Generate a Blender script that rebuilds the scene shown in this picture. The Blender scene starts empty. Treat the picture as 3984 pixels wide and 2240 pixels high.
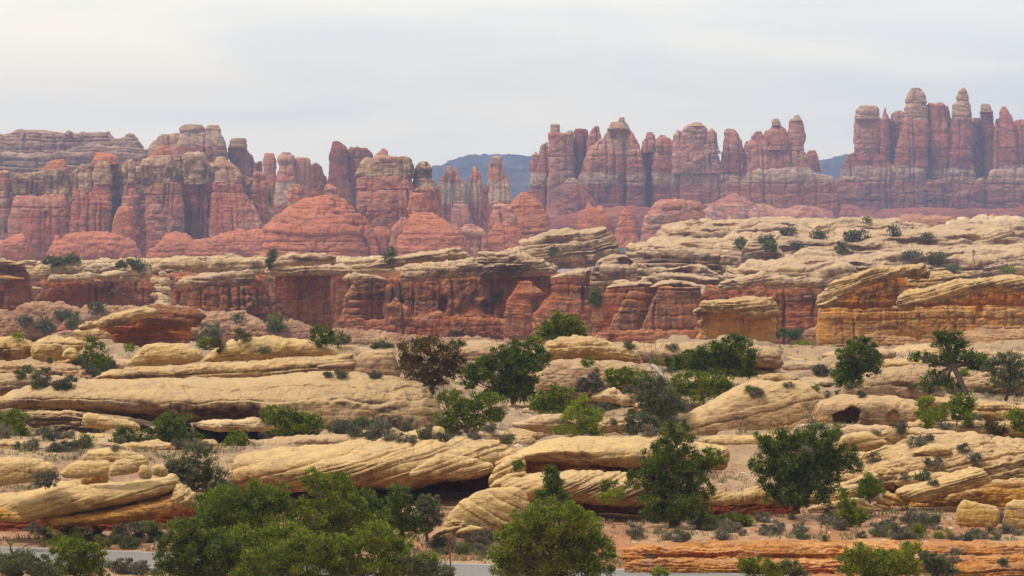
import bpy, math, random
import numpy as np

# ------------------------------------------------------------------ scene, camera, world, sun
sc = bpy.context.scene
COL = sc.collection
F, CX, HY = 16223.0, 1992.0, 866.0          # focal length and horizon of the view, in photo pixels (3984 wide)
cam_d = bpy.data.cameras.new("camera")
cam = bpy.data.objects.new("camera", cam_d)
COL.objects.link(cam)
cam.rotation_euler = (math.radians(90), 0, 0)
cam_d.sensor_width = 36.0
cam_d.lens = 36.0 * F / 3984.0
cam_d.shift_y = (HY - 1120.0) / 3984.0
cam_d.clip_start, cam_d.clip_end = 1.0, 60000.0
sc.camera = cam
sc.view_settings.view_transform = 'Standard'
sc.view_settings.look = 'None'
sc.view_settings.exposure = 0.95
sc.view_settings.gamma = 1.0
sc.cycles.max_bounces = 5
sc.cycles.diffuse_bounces = 3
sc.cycles.volume_bounces = 0
sc.cycles.use_denoising = True

SUN_EL, SUN_AZ = math.radians(57), math.radians(-122)    # azimuth from +Y towards +X: behind the camera, from the left
world = bpy.data.worlds.new("World"); sc.world = world
world.use_nodes = True
wt = world.node_tree; wt.nodes.clear()
def wn(t, **k):
    n = wt.nodes.new(t)
    for a, b in k.items(): setattr(n, a, b)
    return n
w_out = wn('ShaderNodeOutputWorld'); w_bg = wn('ShaderNodeBackground')
w_sky = wn('ShaderNodeTexSky', sky_type='NISHITA', sun_disc=False, sun_elevation=SUN_EL, sun_rotation=SUN_AZ)
w_bg.inputs['Strength'].default_value = 0.12
w_tc = wn('ShaderNodeTexCoord')
w_sep = wn('ShaderNodeSeparateXYZ'); wt.links.new(w_tc.outputs['Generated'], w_sep.inputs[0])
w_map = wn('ShaderNodeMapping'); w_map.inputs['Scale'].default_value = (11, 11, 60)
w_map.inputs['Rotation'].default_value = (0, math.radians(3), 0)
wt.links.new(w_tc.outputs['Generated'], w_map.inputs[0])
w_no = wn('ShaderNodeTexNoise'); w_no.inputs['Scale'].default_value = 1.0; w_no.inputs['Detail'].default_value = 5
w_no.inputs['Roughness'].default_value = 0.5; w_no.inputs['Distortion'].default_value = 0.4
wt.links.new(w_map.outputs[0], w_no.inputs['Vector'])
w_gr = wn('ShaderNodeMath', operation='MULTIPLY_ADD')          # cloud deck: thicker and bluer to the upper right
wt.links.new(w_sep.outputs[0], w_gr.inputs[0]); w_gr.inputs[1].default_value = 1.3; wt.links.new(w_no.outputs['Fac'], w_gr.inputs[2])
w_gz = wn('ShaderNodeMath', operation='MULTIPLY_ADD')
wt.links.new(w_sep.outputs[2], w_gz.inputs[0]); w_gz.inputs[1].default_value = 1.1; wt.links.new(w_gr.outputs[0], w_gz.inputs[2])
w_rp = wn('ShaderNodeValToRGB')
e = w_rp.color_ramp.elements
e[0].position, e[0].color = 0.36, (0.88, 0.80, 0.645, 1)
e[1].position, e[1].color = 0.70, (0.67, 0.67, 0.625, 1)
m_ = w_rp.color_ramp.elements.new(0.52); m_.color = (0.79, 0.75, 0.635, 1)
wt.links.new(w_gz.outputs[0], w_rp.inputs[0])
# overcast, brightest overhead; unseen low sky behind the camera darkened to deepen rock contrast
w_cl = wn('ShaderNodeMath', operation='MAXIMUM'); wt.links.new(w_sep.outputs[2], w_cl.inputs[0]); w_cl.inputs[1].default_value = 0.0
w_fr = wn('ShaderNodeMapRange', interpolation_type='SMOOTHSTEP'); wt.links.new(w_sep.outputs[1], w_fr.inputs[0])
for i_, v_ in ((1, 0.2), (2, 0.96), (3, 1.8), (4, 6.8)): w_fr.inputs[i_].default_value = v_
w_up = wn('ShaderNodeMath', operation='MULTIPLY_ADD'); wt.links.new(w_cl.outputs[0], w_up.inputs[0]); w_up.inputs[1].default_value = 5.6
wt.links.new(w_fr.outputs[0], w_up.inputs[2])
w_sc = wn('ShaderNodeVectorMath', operation='SCALE'); wt.links.new(w_up.outputs[0], w_sc.inputs['Scale'])
wt.links.new(w_rp.outputs[0], w_sc.inputs[0])
w_mx = wn('ShaderNodeMix', data_type='RGBA'); w_mx.inputs[0].default_value = 0.94
wt.links.new(w_sky.outputs[0], w_mx.inputs[6]); wt.links.new(w_sc.outputs[0], w_mx.inputs[7])
wt.links.new(w_mx.outputs[2], w_bg.inputs['Color']); wt.links.new(w_bg.outputs[0], w_out.inputs['Surface'])

sun_d = bpy.data.lights.new("sun", 'SUN'); sun_d.energy = 1.5; sun_d.angle = math.radians(12); sun_d.color = (1.0, 0.95, 0.86)
sun = bpy.data.objects.new("sun", sun_d); COL.objects.link(sun)
from mathutils import Vector
sdir = Vector((math.sin(SUN_AZ) * math.cos(SUN_EL), math.cos(SUN_AZ) * math.cos(SUN_EL), math.sin(SUN_EL)))
sun.rotation_euler = sdir.to_track_quat('Z', 'Y').to_euler()
sun.location = sdir * 300

# ------------------------------------------------------------------ numpy noise
_L = np.random.RandomState(7).rand(64 * 64 * 64).astype(np.float32)
def vn(x, y, z):
    x = np.asarray(x, np.float32); y = np.asarray(y, np.float32); z = np.asarray(z, np.float32)
    fx, fy, fz = np.floor(x), np.floor(y), np.floor(z)
    ix, iy, iz = fx.astype(np.int64), fy.astype(np.int64), fz.astype(np.int64)
    x = x - fx; y = y - fy; z = z - fz
    x = x * x * (3 - 2 * x); y = y * y * (3 - 2 * y); z = z * z * (3 - 2 * z)
    x0, x1 = (ix & 63) * 4096, ((ix + 1) & 63) * 4096
    y0, y1 = (iy & 63) * 64, ((iy + 1) & 63) * 64
    z0, z1 = iz & 63, (iz + 1) & 63
    a = _L[x0 + y0 + z0] * (1 - z) + _L[x0 + y0 + z1] * z
    b = _L[x0 + y1 + z0] * (1 - z) + _L[x0 + y1 + z1] * z
    c = _L[x1 + y0 + z0] * (1 - z) + _L[x1 + y0 + z1] * z
    d = _L[x1 + y1 + z0] * (1 - z) + _L[x1 + y1 + z1] * z
    return (a * (1 - y) + b * y) * (1 - x) + (c * (1 - y) + d * y) * x
def fbm(x, y, z, o=4):
    s, a, t = 0, 1.0, 0
    for i in range(o):
        s = s + a * vn(x, y, z); t += a
        a *= 0.5; x = x * 2.03 + 11.3; y = y * 2.03 + 5.7; z = z * 2.03 + 3.1
    return s / t
def sstep(a, b, x):
    t = np.clip((x - a) / (b - a), 0, 1); return t * t * (3 - 2 * t)
HT = np.random.RandomState(11).rand(4096).astype(np.float32)
def layers(s, lo, hi, seed):
    """beds of random thickness: offset of each bed, a groove at each bedding plane (0..1), the bulge between, the bed's number"""
    r = np.random.RandomState(seed)
    s0, s1 = float(s.min()) - hi, float(s.max()) + 2 * hi
    n = int((s1 - s0) / lo) + 4
    b = s0 + np.cumsum(lo * (hi / lo) ** r.rand(n))
    i = np.clip(np.searchsorted(b, s.ravel()).reshape(s.shape), 1, n - 1)
    th = b[i] - b[i - 1]; t = (s - b[i - 1]) / th
    off = (r.rand(n + 1) - 0.5); st = r.rand(n + 1) ** 2.0
    w = np.minimum(np.maximum(0.12 * th, 1.8), 5.0)
    g = st[i - 1] * np.exp(-(t * th / w) ** 2) + st[i] * np.exp(-((1 - t) * th / w) ** 2)
    bulge = 1 - np.abs(2 * t - 1) ** 3
    return off[i], g, bulge, i

# ------------------------------------------------------------------ things, parts
REG = {'A1': (0, 440, 2.335), 'A2': (1000, 440, 2.335), 'A3': (2000, 400, 2.335), 'A4': (2984, 300, 2.335),
       'B1': (0, 940, 2.576), 'B2': (1000, 880, 2.335), 'B3': (2000, 820, 2.335), 'B4': (2984, 820, 2.335),
       'C1': (0, 1260, 2.335), 'C2': (1000, 1260, 2.335), 'C3': (2000, 1260, 2.335), 'C4': (2984, 1260, 2.335),
       'E1': (0, 1620, 2.335), 'E2': (1000, 1620, 2.335), 'E3': (2000, 1620, 2.335), 'E4': (2984, 1620, 2.335),
       'F': (0, 0, 0.646335)}
def rx(reg, x): a = REG[reg]; return a[0] + np.asarray(x, float) / a[2]
def ry(reg, y): a = REG[reg]; return a[1] + np.asarray(y, float) / a[2]
def rs(reg, d): return np.asarray(d, float) / REG[reg][2]
def world_at(px, py, D): return ((px - CX) / F * D, D, -(py - HY) / F * D)

CUR = [None]
def tag(o, label=None, cat=None, group=None, kind=None):
    if label: o['label'] = label
    if cat: o['category'] = cat
    if group: o['group'] = group
    if kind: o['kind'] = kind
    return o
def thing(name, label, cat, loc, group=None):
    o = bpy.data.objects.new(name, None); COL.objects.link(o)
    o.empty_display_size = 0.5
    o.location = loc
    CUR[0] = o
    return tag(o, label, cat, group)
def at(reg, x, y, D): return world_at(float(rx(reg, x)), float(ry(reg, y)), D)

def link_mesh(name, V, Q, mat, parent=None, loc=None, smooth=True):
    V = np.asarray(V, np.float32); Q = np.asarray(Q, np.int32)
    if parent is not None: org = np.array(parent.location)
    elif loc is not None: org = np.array(loc)
    else: org = np.array([V[:, 0].mean(), V[:, 1].mean(), V[:, 2].min()])
    me = bpy.data.meshes.new(name)
    k = Q.shape[1]
    me.vertices.add(len(V)); me.vertices.foreach_set('co', (V - org.astype(np.float32)).ravel())
    me.loops.add(len(Q) * k); me.loops.foreach_set('vertex_index', Q.ravel())
    me.polygons.add(len(Q)); me.polygons.foreach_set('loop_start', np.arange(len(Q), dtype=np.int32) * k)
    me.polygons.foreach_set('use_smooth', np.full(len(Q), smooth, dtype=bool))
    me.update(calc_edges=True)
    me.materials.append(mat)
    o = bpy.data.objects.new(name, me); COL.objects.link(o)
    if parent is not None: o.parent = parent
    else: o.location = org
    return o

def grid_normals(P):
    """P: (nu, nv, 3), closed in v. outward normals."""
    du = np.gradient(P, axis=0)
    dv = np.roll(P, -1, axis=1) - np.roll(P, 1, axis=1)
    n = np.cross(du, dv)
    l = np.linalg.norm(n, axis=2, keepdims=True); l[l < 1e-9] = 1
    n = n / l
    c = P.mean(axis=1, keepdims=True)
    if ((P - c) * n).sum() < 0: n = -n
    return n

def displace(P, D, rad, reg, o, seed):
    """weathering: big swells, bedding, columns, joints, hollows. all amounts in photo pixels at distance D."""
    pm = D / F
    N = grid_normals(P)
    qx = P[..., 0] / pm; qy = (P[..., 1] - D) / pm; qz = P[..., 2] / pm
    so = (seed * 17.31) % 50
    amp, ns = o.get('amp', 7), o.get('ns', 60)
    d = amp * 2.2 * (fbm(qx / ns + so, qy / ns + 3, qz / ns + so, 4) - 0.5)
    d += amp * 1.1 * (np.abs(2 * fbm(qx / ns * 1.3 + so + 7, qy / ns * 1.3, qz / ns * 1.9, 3) - 1) - 0.2)
    d += amp * 0.5 * (fbm(qx / ns * 5 + so, qy / ns * 5, qz / ns * 7, 3) - 0.5)
    st = o.get('st', 5)
    lo, hi = o.get('th', (10, 40))
    wa = o.get('warp', 16)
    s = qz + o.get('tilt', 0.0) * qx + wa * 2 * (fbm(qx / 150 + so, qy / 150, qz / 150, 3) - 0.5)
    off, g, bu, ib = layers(s, lo, hi, seed + 1)
    fade = sstep(0.34, 0.66, vn(qx / 80 + so, qy / 80 + seed, s / 25))
    if st:
        d += st * (1.15 * off + 0.3 * bu - (0.3 + 1.3 * fade) * g)
        off, g, bu, i2 = layers(s + 3.5 * (vn(qx / 30, qy / 30, qz / 30) - 0.5), max(lo * 0.35, 4), hi * 0.35, seed + 2)
        d += st * 0.28 * (off * 0.6 - g) * sstep(0.42, 0.7, vn(qx / 60 + seed, qy / 60, qz / 40))
    bk = o.get('bk', 0)
    if bk:                                    # blocks between bedding planes and joints
        for q_, (cl, ch) in enumerate((o.get('bw', (18, 70)), (10, 34))):
            c = 0.93 * qx + 0.36 * qy * (1 - 2 * q_) + 14 * (fbm(qx / 70 + so, qy / 70, qz / 50 + q_ * 9, 3) - 0.5) + HT[(ib * 37 + seed) & 4095] * 160
            o1, g1, b1, ic = layers(c, cl, ch, seed + 5 + q_)
            hsh = HT[(ib * 73 + ic * 151 + seed * 7 + q_ * 997) & 4095] - 0.5
            on = sstep(0.35, 0.6, vn(qx / 110 + so + q_ * 7, qy / 110, qz / 70))
            d += bk * (1.0 if q_ == 0 else 0.45) * (1.25 * hsh - 1.0 * g1) * on
    ca = o.get('ca', 0)
    if ca:
        lo, hi = o.get('cth', (20, 60))
        c = qx + 0.55 * qy + 16 * (fbm(qx / 120, qy / 120 + so, qz / 70, 3) - 0.5)
        off, g, bu, ic = layers(c, lo, hi, seed + 3)
        fade = sstep(0.25, 0.6, vn(qx / 50 + seed, qy / 50, qz / 110))
        d += ca * (1.0 * off + 0.3 * bu - 1.5 * g * fade)
    for (xj, w, dep) in o.get('joints', ()):
        xq = float(rx(reg, xj)) - CX + 5 * (fbm(qz / 40 + xj, qz * 0 + 1, qz * 0, 3) - 0.5) * 2
        d -= float(rs(reg, dep)) * np.exp(-((qx - xq) / max(float(rs(reg, w)), 1.5)) ** 2)
    for (yj, w, dep) in o.get('beds', ()):
        zq = -(float(ry(reg, yj)) - HY) + 3 * (vn(qx / 60 + yj, qy / 60, qx * 0) - 0.5) * 2
        d -= float(rs(reg, dep)) * np.exp(-((qz - zq) / max(float(rs(reg, w)), 1.5)) ** 2)
    push = 0
    for (hx, hy, hw, hh, dep) in o.get('dents', ()):
        u = (qx - (float(rx(reg, hx)) - CX)) / float(rs(reg, hw)); v = -(qz + (float(ry(reg, hy)) - HY)) / float(rs(reg, hh))
        v = v * -1.0 if False else v
        u = u + 0.25 * (fbm(qx / 30 + hx, qz / 30, qx * 0, 3) - 0.5) * 2; v = -v + 0.35 * (fbm(qx / 40 + hy, qz * 0, qx * 0, 3) - 0.5) * 2
        if hw > 1.9 * hh:      # overhang: sharp brow, floor running out
            k = np.exp(-u ** 4) * sstep(-1.0, -0.72, v) * (1 - sstep(-0.3, 1.1, v))
        else:                  # round hollow
            k = 1 - sstep(0.72, 1.0, np.hypot(u, v))
        push = push + k * (N[..., 1] < 0.3) * float(rs(reg, dep)) * 1.7
    rad = rad[:, None]
    d = d * np.clip(rad / 14.0, 0, 1)
    d = np.maximum(d, -0.75 * rad if not o.get('dents') else -9e9)
    P = P + N * d[..., None] * pm
    P[..., 1] += push * pm
    return P

def ring_angles(hz, hy, n, step, back=0.3):
    """angles round a superellipse, evenly spaced, finer in front"""
    t = np.linspace(0, 2 * np.pi, 1441)
    c, s = np.cos(t), np.sin(t)
    a = np.sign(c) * np.abs(c) ** (2 / n) * hy; b = np.sign(s) * np.abs(s) ** (2 / n) * hz
    L = np.hypot(np.diff(a), np.diff(b))
    w = np.where(0.5 * (a[1:] + a[:-1]) > 0.25 * hy, 1.0, back) * L
    cum = np.concatenate([[0], np.cumsum(w)])
    m = int(np.clip(cum[-1] / step, 20, 620))
    return np.interp(np.linspace(0, cum[-1], m, endpoint=False), cum, t)

SEED = [1]
def emit(name, P, mat, label, cat, group, kind=None, parent=None):
    nu, nv = P.shape[:2]
    c0, c1 = P[0].mean(axis=0), P[-1].mean(axis=0)
    V = np.concatenate([P.reshape(-1, 3), c0[None], c1[None]])
    i, j = np.meshgrid(np.arange(nu - 1), np.arange(nv), indexing='ij')
    j2 = (j + 1) % nv
    Q = np.stack([i * nv + j, (i + 1) * nv + j, (i + 1) * nv + j2, i * nv + j2], -1).reshape(-1, 4)
    k = np.arange(nv); k2 = (k + 1) % nv
    e0 = np.stack([k * 0 + nu * nv, k, k2, k2], -1); e1 = np.stack([k * 0 + nu * nv + 1, (nu - 1) * nv + k2, (nu - 1) * nv + k, (nu - 1) * nv + k], -1)
    # triangles written as faces of their own
    V32 = V.astype(np.float32)
    par = parent if parent is not None else (CUR[0] if not label else None)
    o = link_mesh_mixed(name, V32, Q, np.concatenate([e0[:, :3], e1[:, :3]]), mat, par)
    if label: tag(o, label, cat, group, kind)
    elif kind: o['kind'] = kind
    return o
def link_mesh_mixed(name, V, Q, T, mat, parent):
    if parent is not None: org = np.array(parent.location, np.float32)
    else: org = np.array([V[:, 0].mean(), V[:, 1].mean(), V[:, 2].min()], np.float32)
    me = bpy.data.meshes.new(name)
    me.vertices.add(len(V)); me.vertices.foreach_set('co', (V - org).ravel())
    li = np.concatenate([Q.ravel(), T.ravel()]).astype(np.int32)
    me.loops.add(len(li)); me.loops.foreach_set('vertex_index', li)
    me.polygons.add(len(Q) + len(T))
    me.polygons.foreach_set('loop_start', np.concatenate([np.arange(len(Q)) * 4, len(Q) * 4 + np.arange(len(T)) * 3]).astype(np.int32))
    me.polygons.foreach_set('use_smooth', np.ones(len(Q) + len(T), bool))
    me.update(calc_edges=True)
    me.materials.append(mat)
    o = bpy.data.objects.new(name, me); COL.objects.link(o)
    if parent is not None: o.parent = parent
    else: o.location = org.tolist()
    return o

def X(name, reg, D, stations, dr, mat, n=2.4, label=None, cat=None, group=None, kind=None, step=None, parent=None, ends=2.6, **o):
    """rock lofted along x: stations (x, y top, y bottom) read off the photo, dr = half depth in photo px"""
    SEED[0] += 1; seed = SEED[0]
    pm = D / F
    S = np.array(stations, float)
    sx, st, sb = rx(reg, S[:, 0]), ry(reg, S[:, 1]), ry(reg, S[:, 2])
    step = step or 4.0
    nu = int(np.clip((sx[-1] - sx[0]) / step, 14, 900))
    u = np.linspace(0, 1, nu)
    u = 0.5 - 0.5 * np.cos(np.pi * u) if o.get('eu') else u
    xs = sx[0] + (sx[-1] - sx[0]) * u
    ks = max(3, int(0.02 * nu) | 1)
    def sm(y):
        y = np.interp(xs, sx, y); p = ks // 2
        return np.convolve(np.pad(y, p, mode='edge'), np.ones(ks) / ks, 'valid')
    yt, yb = sm(st), sm(sb)
    e = np.clip(1 - np.abs(2 * u - 1) ** ends, 0.004, 1) ** (1 / ends)
    hh = np.maximum((yb - yt) / 2, 1.0); ym = (yt + yb) / 2
    ph = ring_angles(float(np.percentile(hh, 80)), dr, n, step)
    c, s = np.cos(ph), np.sin(ph)
    C = np.sign(c) * np.abs(c) ** (2 / n); Sg = np.sign(s) * np.abs(s) ** (2 / n)
    # height eased at the very ends so slabs close round
    eh = np.where(u < 0.5, hh[0], hh[-1])
    et = np.clip(np.minimum(u, 1 - u) * (sx[-1] - sx[0]) / np.maximum(np.minimum(eh * 0.9, o.get('er', 400.0 if n < 2.9 else 26.0)), 1), 0.02, 1) ** 0.5
    Zp = -(ym[:, None] - HY) + hh[:, None] * et[:, None] * Sg[None]
    fl = o.get('flare', 0.0)
    Yp = D / pm - dr * e[:, None] * C[None] * (1 + fl * (0.5 - 0.5 * Sg[None]))
    P = np.stack([np.broadcast_to(xs[:, None] - CX, Zp.shape), Yp, Zp], -1) * pm
    P = displace(P, D, np.minimum(hh * et, dr * e * 2 + 3), reg, o, seed)
    return emit(name, P, mat, label, cat, group, kind, parent)

def Z(name, reg, D, rows, mat, k=0.8, dr=None, n=2.6, label=None, cat=None, group=None, kind=None, step=None, parent=None, **o):
    """rock lofted upward: rows (y, x left, x right) top to bottom"""
    SEED[0] += 1; seed = SEED[0]
    pm = D / F
    S = np.array(rows, float)
    yy, xl, xr = ry(reg, S[:, 0]), rx(reg, S[:, 1]), rx(reg, S[:, 2])
    step = step or 4.0
    nz = int(np.clip((yy[-1] - yy[0]) / step, 10, 500))
    ys = np.linspace(yy[0], yy[-1], nz)
    ks = max(3, int(0.018 * nz) | 1)
    def sm(a):
        a = np.interp(ys, yy, a); p = ks // 2
        return np.convolve(np.pad(a, p, mode='edge'), np.ones(ks) / ks, 'valid')
    l, r = sm(xl), sm(xr)
    hw = np.maximum((r - l) / 2, 0.8); cx = (l + r) / 2
    # crown rows close the top round
    crown = o.get('crown', 0.16)
    t = np.linspace(0.03, 1, 7)[:-1]
    hw = np.concatenate([hw[0] * np.sin(t * np.pi / 2), hw]); cx = np.concatenate([np.full(6, cx[0]), cx])
    ys = np.concatenate([ys[0] - crown * hw[6] * np.cos(t * np.pi / 2), ys])
    hm = float(hw.max())
    d_ = k * hw if dr is None else dr * (hw / hm) ** 0.6
    ph = ring_angles(hm, float(d_.max()), n, step)
    c, s = np.cos(ph), np.sin(ph)
    C = np.sign(c) * np.abs(c) ** (2 / n); Sg = np.sign(s) * np.abs(s) ** (2 / n)
    Xp = cx[:, None] - CX + hw[:, None] * Sg[None]
    Yp = D / pm - d_[:, None] * C[None]
    Zp = np.broadcast_to(-(ys[:, None] - HY), Xp.shape)
    P = np.stack([Xp, Yp, Zp], -1) * pm
    P = displace(P, D, np.minimum(hw, d_ * 1.5), reg, o, seed)
    return emit(name, P, mat, label, cat, group, kind, parent)

# ------------------------------------------------------------------ materials
class NT:
    def __init__(s, name):
        s.m = bpy.data.materials.new(name); s.m.use_nodes = True
        s.t = s.m.node_tree; s.t.nodes.clear()
        s.out = s.n('ShaderNodeOutputMaterial')
    def n(s, t, **k):
        a = s.t.nodes.new(t)
        for p, q in k.items(): setattr(a, p, q)
        return a
    def put(s, sock, v):
        if isinstance(v, bpy.types.NodeSocket): s.t.links.new(v, sock)
        else: sock.default_value = v
    def math(s, op, a, b=0.0, c=None, clamp=False):
        n = s.n('ShaderNodeMath', operation=op, use_clamp=clamp); s.put(n.inputs[0], a); s.put(n.inputs[1], b)
        if c is not None: s.put(n.inputs[2], c)
        return n.outputs[0]
    def noise(s, vec, scale=1.0, det=3, rough=0.55, dist=0.0):
        n = s.n('ShaderNodeTexNoise'); s.put(n.inputs['Vector'], vec); n.inputs['Scale'].default_value = scale
        n.inputs['Detail'].default_value = det; n.inputs['Roughness'].default_value = rough; n.inputs['Distortion'].default_value = dist
        return n.outputs['Fac']
    def mapv(s, vec, sca, rot=(0, 0, 0), loc=(0, 0, 0)):
        n = s.n('ShaderNodeMapping'); s.put(n.inputs[0], vec); n.inputs['Scale'].default_value = sca
        n.inputs['Rotation'].default_value = rot; n.inputs['Location'].default_value = loc
        return n.outputs[0]
    def ramp(s, fac, stops, mode='LINEAR'):
        n = s.n('ShaderNodeValToRGB'); s.put(n.inputs[0], fac); r = n.color_ramp; r.interpolation = mode
        while len(r.elements) > 1: r.elements.remove(r.elements[-1])
        for i, (p, c) in enumerate(stops):
            el = r.elements[0] if i == 0 else r.elements.new(p)
            el.position = p; el.color = (c, c, c, 1) if isinstance(c, (int, float)) else (*c, 1)
        return n.outputs[0]
    def mix(s, fac, a, b, mode='MIX'):
        n = s.n('ShaderNodeMix', data_type='RGBA', blend_type=mode)
        s.put(n.inputs[0], fac)
        for i, v in ((6, a), (7, b)):
            if isinstance(v, bpy.types.NodeSocket): s.t.links.new(v, n.inputs[i])
            else: n.inputs[i].default_value = (*v, 1)
        return n.outputs[2]

def rock_mat(name, D, base, second, dark=(0.05, 0.035, 0.035), stops=None, varnish=0.35, vth=0.56, band=0.5, tilt=0.0, bump=0.7, pale=None, palev=0.0, blotch=0.5, crack=0.6, stain=0.55):
    """base/second: two rock colours mixed in patches; dark: desert varnish on steep faces, on the benches also painted ledge shade; stops: [(photo y, colour)] beds by height"""
    m = NT(name); pm = D / F * 3.9                      # size of one rendered pixel there, in metres
    g = m.n('ShaderNodeNewGeometry')
    sc_ = m.n('ShaderNodeVectorMath', operation='SCALE'); m.put(sc_.inputs[0], g.outputs['Position']); sc_.inputs['Scale'].default_value = 1.0 / pm
    q = sc_.outputs[0]
    big = m.noise(m.mapv(q, (0.016, 0.016, 0.03)), 1, 4, 0.6, 0.5)
    med = m.noise(m.mapv(q, (0.07, 0.07, 0.13), loc=(5, 9, 2)), 1, 4, 0.6, 0.3)
    grit = m.noise(q, 0.45, 4, 0.7)
    strat = m.noise(m.mapv(q, (0.034, 0.034, 0.27), rot=(0, math.atan(tilt), 0)), 1, 5, 0.62, 0.7)
    streak = m.noise(m.mapv(q, (0.13, 0.13, 0.022), loc=(3, 1, 7)), 1, 4, 0.62, 0.5)
    if stops:
        z = [-(y - HY) / F * D for y, c in stops]
        z0, z1 = min(z), max(z)
        sep = m.n('ShaderNodeSeparateXYZ'); m.put(sep.inputs[0], g.outputs['Position'])
        zz = m.math('MULTIPLY_ADD', med, (z1 - z0) * 0.10, sep.outputs[2])
        zz = m.math('MULTIPLY_ADD', big, (z1 - z0) * 0.16, zz)
        f = m.math('MULTIPLY', m.math('SUBTRACT', zz, z0 + (z1 - z0) * 0.13), 1.0 / (z1 - z0), clamp=True)
        col = m.ramp(f, sorted([((zi - z0) / (z1 - z0), c) for zi, (y, c) in zip(z, stops)], key=lambda a: a[0]))
        col = m.mix(m.math('MULTIPLY', m.ramp(med, [(0.45, 0.0), (0.62, 1.0)]), blotch * 0.6), col, second)
    else:
        col = m.mix(m.math('MULTIPLY', m.ramp(m.math('MULTIPLY_ADD', med, 0.5, m.math('MULTIPLY', big, 0.5)), [(0.42, 0.0), (0.60, 1.0)]), blotch * 1.4, clamp=True), base, second)
    # bedding tone
    col = m.mix(band, col, m.ramp(strat, [(0.30, (0.42, 0.36, 0.36)), (0.40, (0.86, 0.83, 0.82)), (0.52, (1.1, 1.09, 1.07)), (0.66, (0.86, 0.8, 0.76))]), 'MULTIPLY')
    col = m.mix(0.55, col, m.ramp(grit, [(0.30, 0.45), (0.5, 0.98), (0.68, 1.28)]), 'MULTIPLY')
    col = m.mix(0.5, col, m.ramp(big, [(0.33, 0.68), (0.6, 1.14)]), 'MULTIPLY')
    wv = m.n('ShaderNodeTexNoise'); m.put(wv.inputs['Vector'], q); wv.inputs['Scale'].default_value = 0.06; wv.inputs['Detail'].default_value = 3
    wq = m.n('ShaderNodeVectorMath', operation='MULTIPLY_ADD'); m.put(wq.inputs[0], wv.outputs['Color']); wq.inputs[1].default_value = (22, 22, 16); m.put(wq.inputs[2], q)
    vo = m.n('ShaderNodeTexVoronoi', feature='DISTANCE_TO_EDGE'); m.put(vo.inputs['Vector'], m.mapv(wq.outputs[0], (0.038, 0.038, 0.062), rot=(0, math.atan(tilt), 0))); vo.inputs['Scale'].default_value = 1.0
    ck = m.math('MAXIMUM', m.ramp(vo.outputs['Distance'], [(0.0, 0.0), (0.05, 1.0)]), m.ramp(m.noise(m.mapv(q, (0.03, 0.03, 0.03), loc=(31, 7, 3)), 1, 2), [(0.44, 1.0), (0.62, 0.0)]))
    col = m.mix(crack, col, m.ramp(ck, [(0.0, (0.33, 0.27, 0.25)), (1.0, (1.0, 1.0, 1.0))]), 'MULTIPLY')
    nz = m.n('ShaderNodeSeparateXYZ'); m.put(nz.inputs[0], g.outputs['Normal'])
    if stain:
        sm = m.ramp(m.noise(m.mapv(q, (0.028, 0.028, 0.10), rot=(0, math.atan(tilt), 0), loc=(17, 3, 9)), 1, 5, 0.65, 0.6), [(0.50, 0.0), (0.66, 1.0)])
        col = m.mix(m.math('MULTIPLY', sm, stain), col, (0.21, 0.145, 0.12))
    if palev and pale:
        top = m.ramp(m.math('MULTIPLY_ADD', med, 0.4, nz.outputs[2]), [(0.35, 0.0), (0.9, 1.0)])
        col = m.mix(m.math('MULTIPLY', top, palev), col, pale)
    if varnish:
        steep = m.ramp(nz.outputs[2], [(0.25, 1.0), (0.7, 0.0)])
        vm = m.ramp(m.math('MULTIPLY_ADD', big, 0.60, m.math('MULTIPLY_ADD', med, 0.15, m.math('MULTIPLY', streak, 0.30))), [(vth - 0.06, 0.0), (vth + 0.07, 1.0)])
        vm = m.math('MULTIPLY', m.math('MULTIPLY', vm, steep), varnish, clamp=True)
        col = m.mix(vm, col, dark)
    hgt = m.math('MULTIPLY_ADD', strat, 1.6, m.math('MULTIPLY_ADD', grit, 1.0, m.math('MULTIPLY_ADD', ck, 0.9 * crack, m.math('MULTIPLY', med, 1.6))))
    bp = m.n('ShaderNodeBump'); bp.inputs['Strength'].default_value = bump; bp.inputs['Distance'].default_value = pm * 2.2
    m.put(bp.inputs['Height'], hgt)
    hs = m.n('ShaderNodeHueSaturation'); hs.inputs['Saturation'].default_value = 1.17; hs.inputs['Value'].default_value = 1.04; m.put(hs.inputs['Color'], col)
    b = m.n('ShaderNodeBsdfPrincipled'); m.put(b.inputs['Base Color'], hs.outputs[0]); m.put(b.inputs['Normal'], bp.outputs[0])
    b.inputs['Roughness'].default_value = 0.92; b.inputs['Specular IOR Level'].default_value = 0.12
    m.t.links.new(b.outputs[0], m.out.inputs['Surface'])
    return m.m
# ------------------------------------------------------------------ the setting: ground, road, far mesa
RED, REDD, REDL = (0.49, 0.205, 0.145), (0.27, 0.08, 0.055), (0.60, 0.36, 0.27)
CREAM, TAN, BUFF = (0.58, 0.395, 0.20), (0.36, 0.235, 0.13), (0.55, 0.40, 0.25)
PALE = (0.64, 0.48, 0.305)
VARN = (0.045, 0.032, 0.034)

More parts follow.
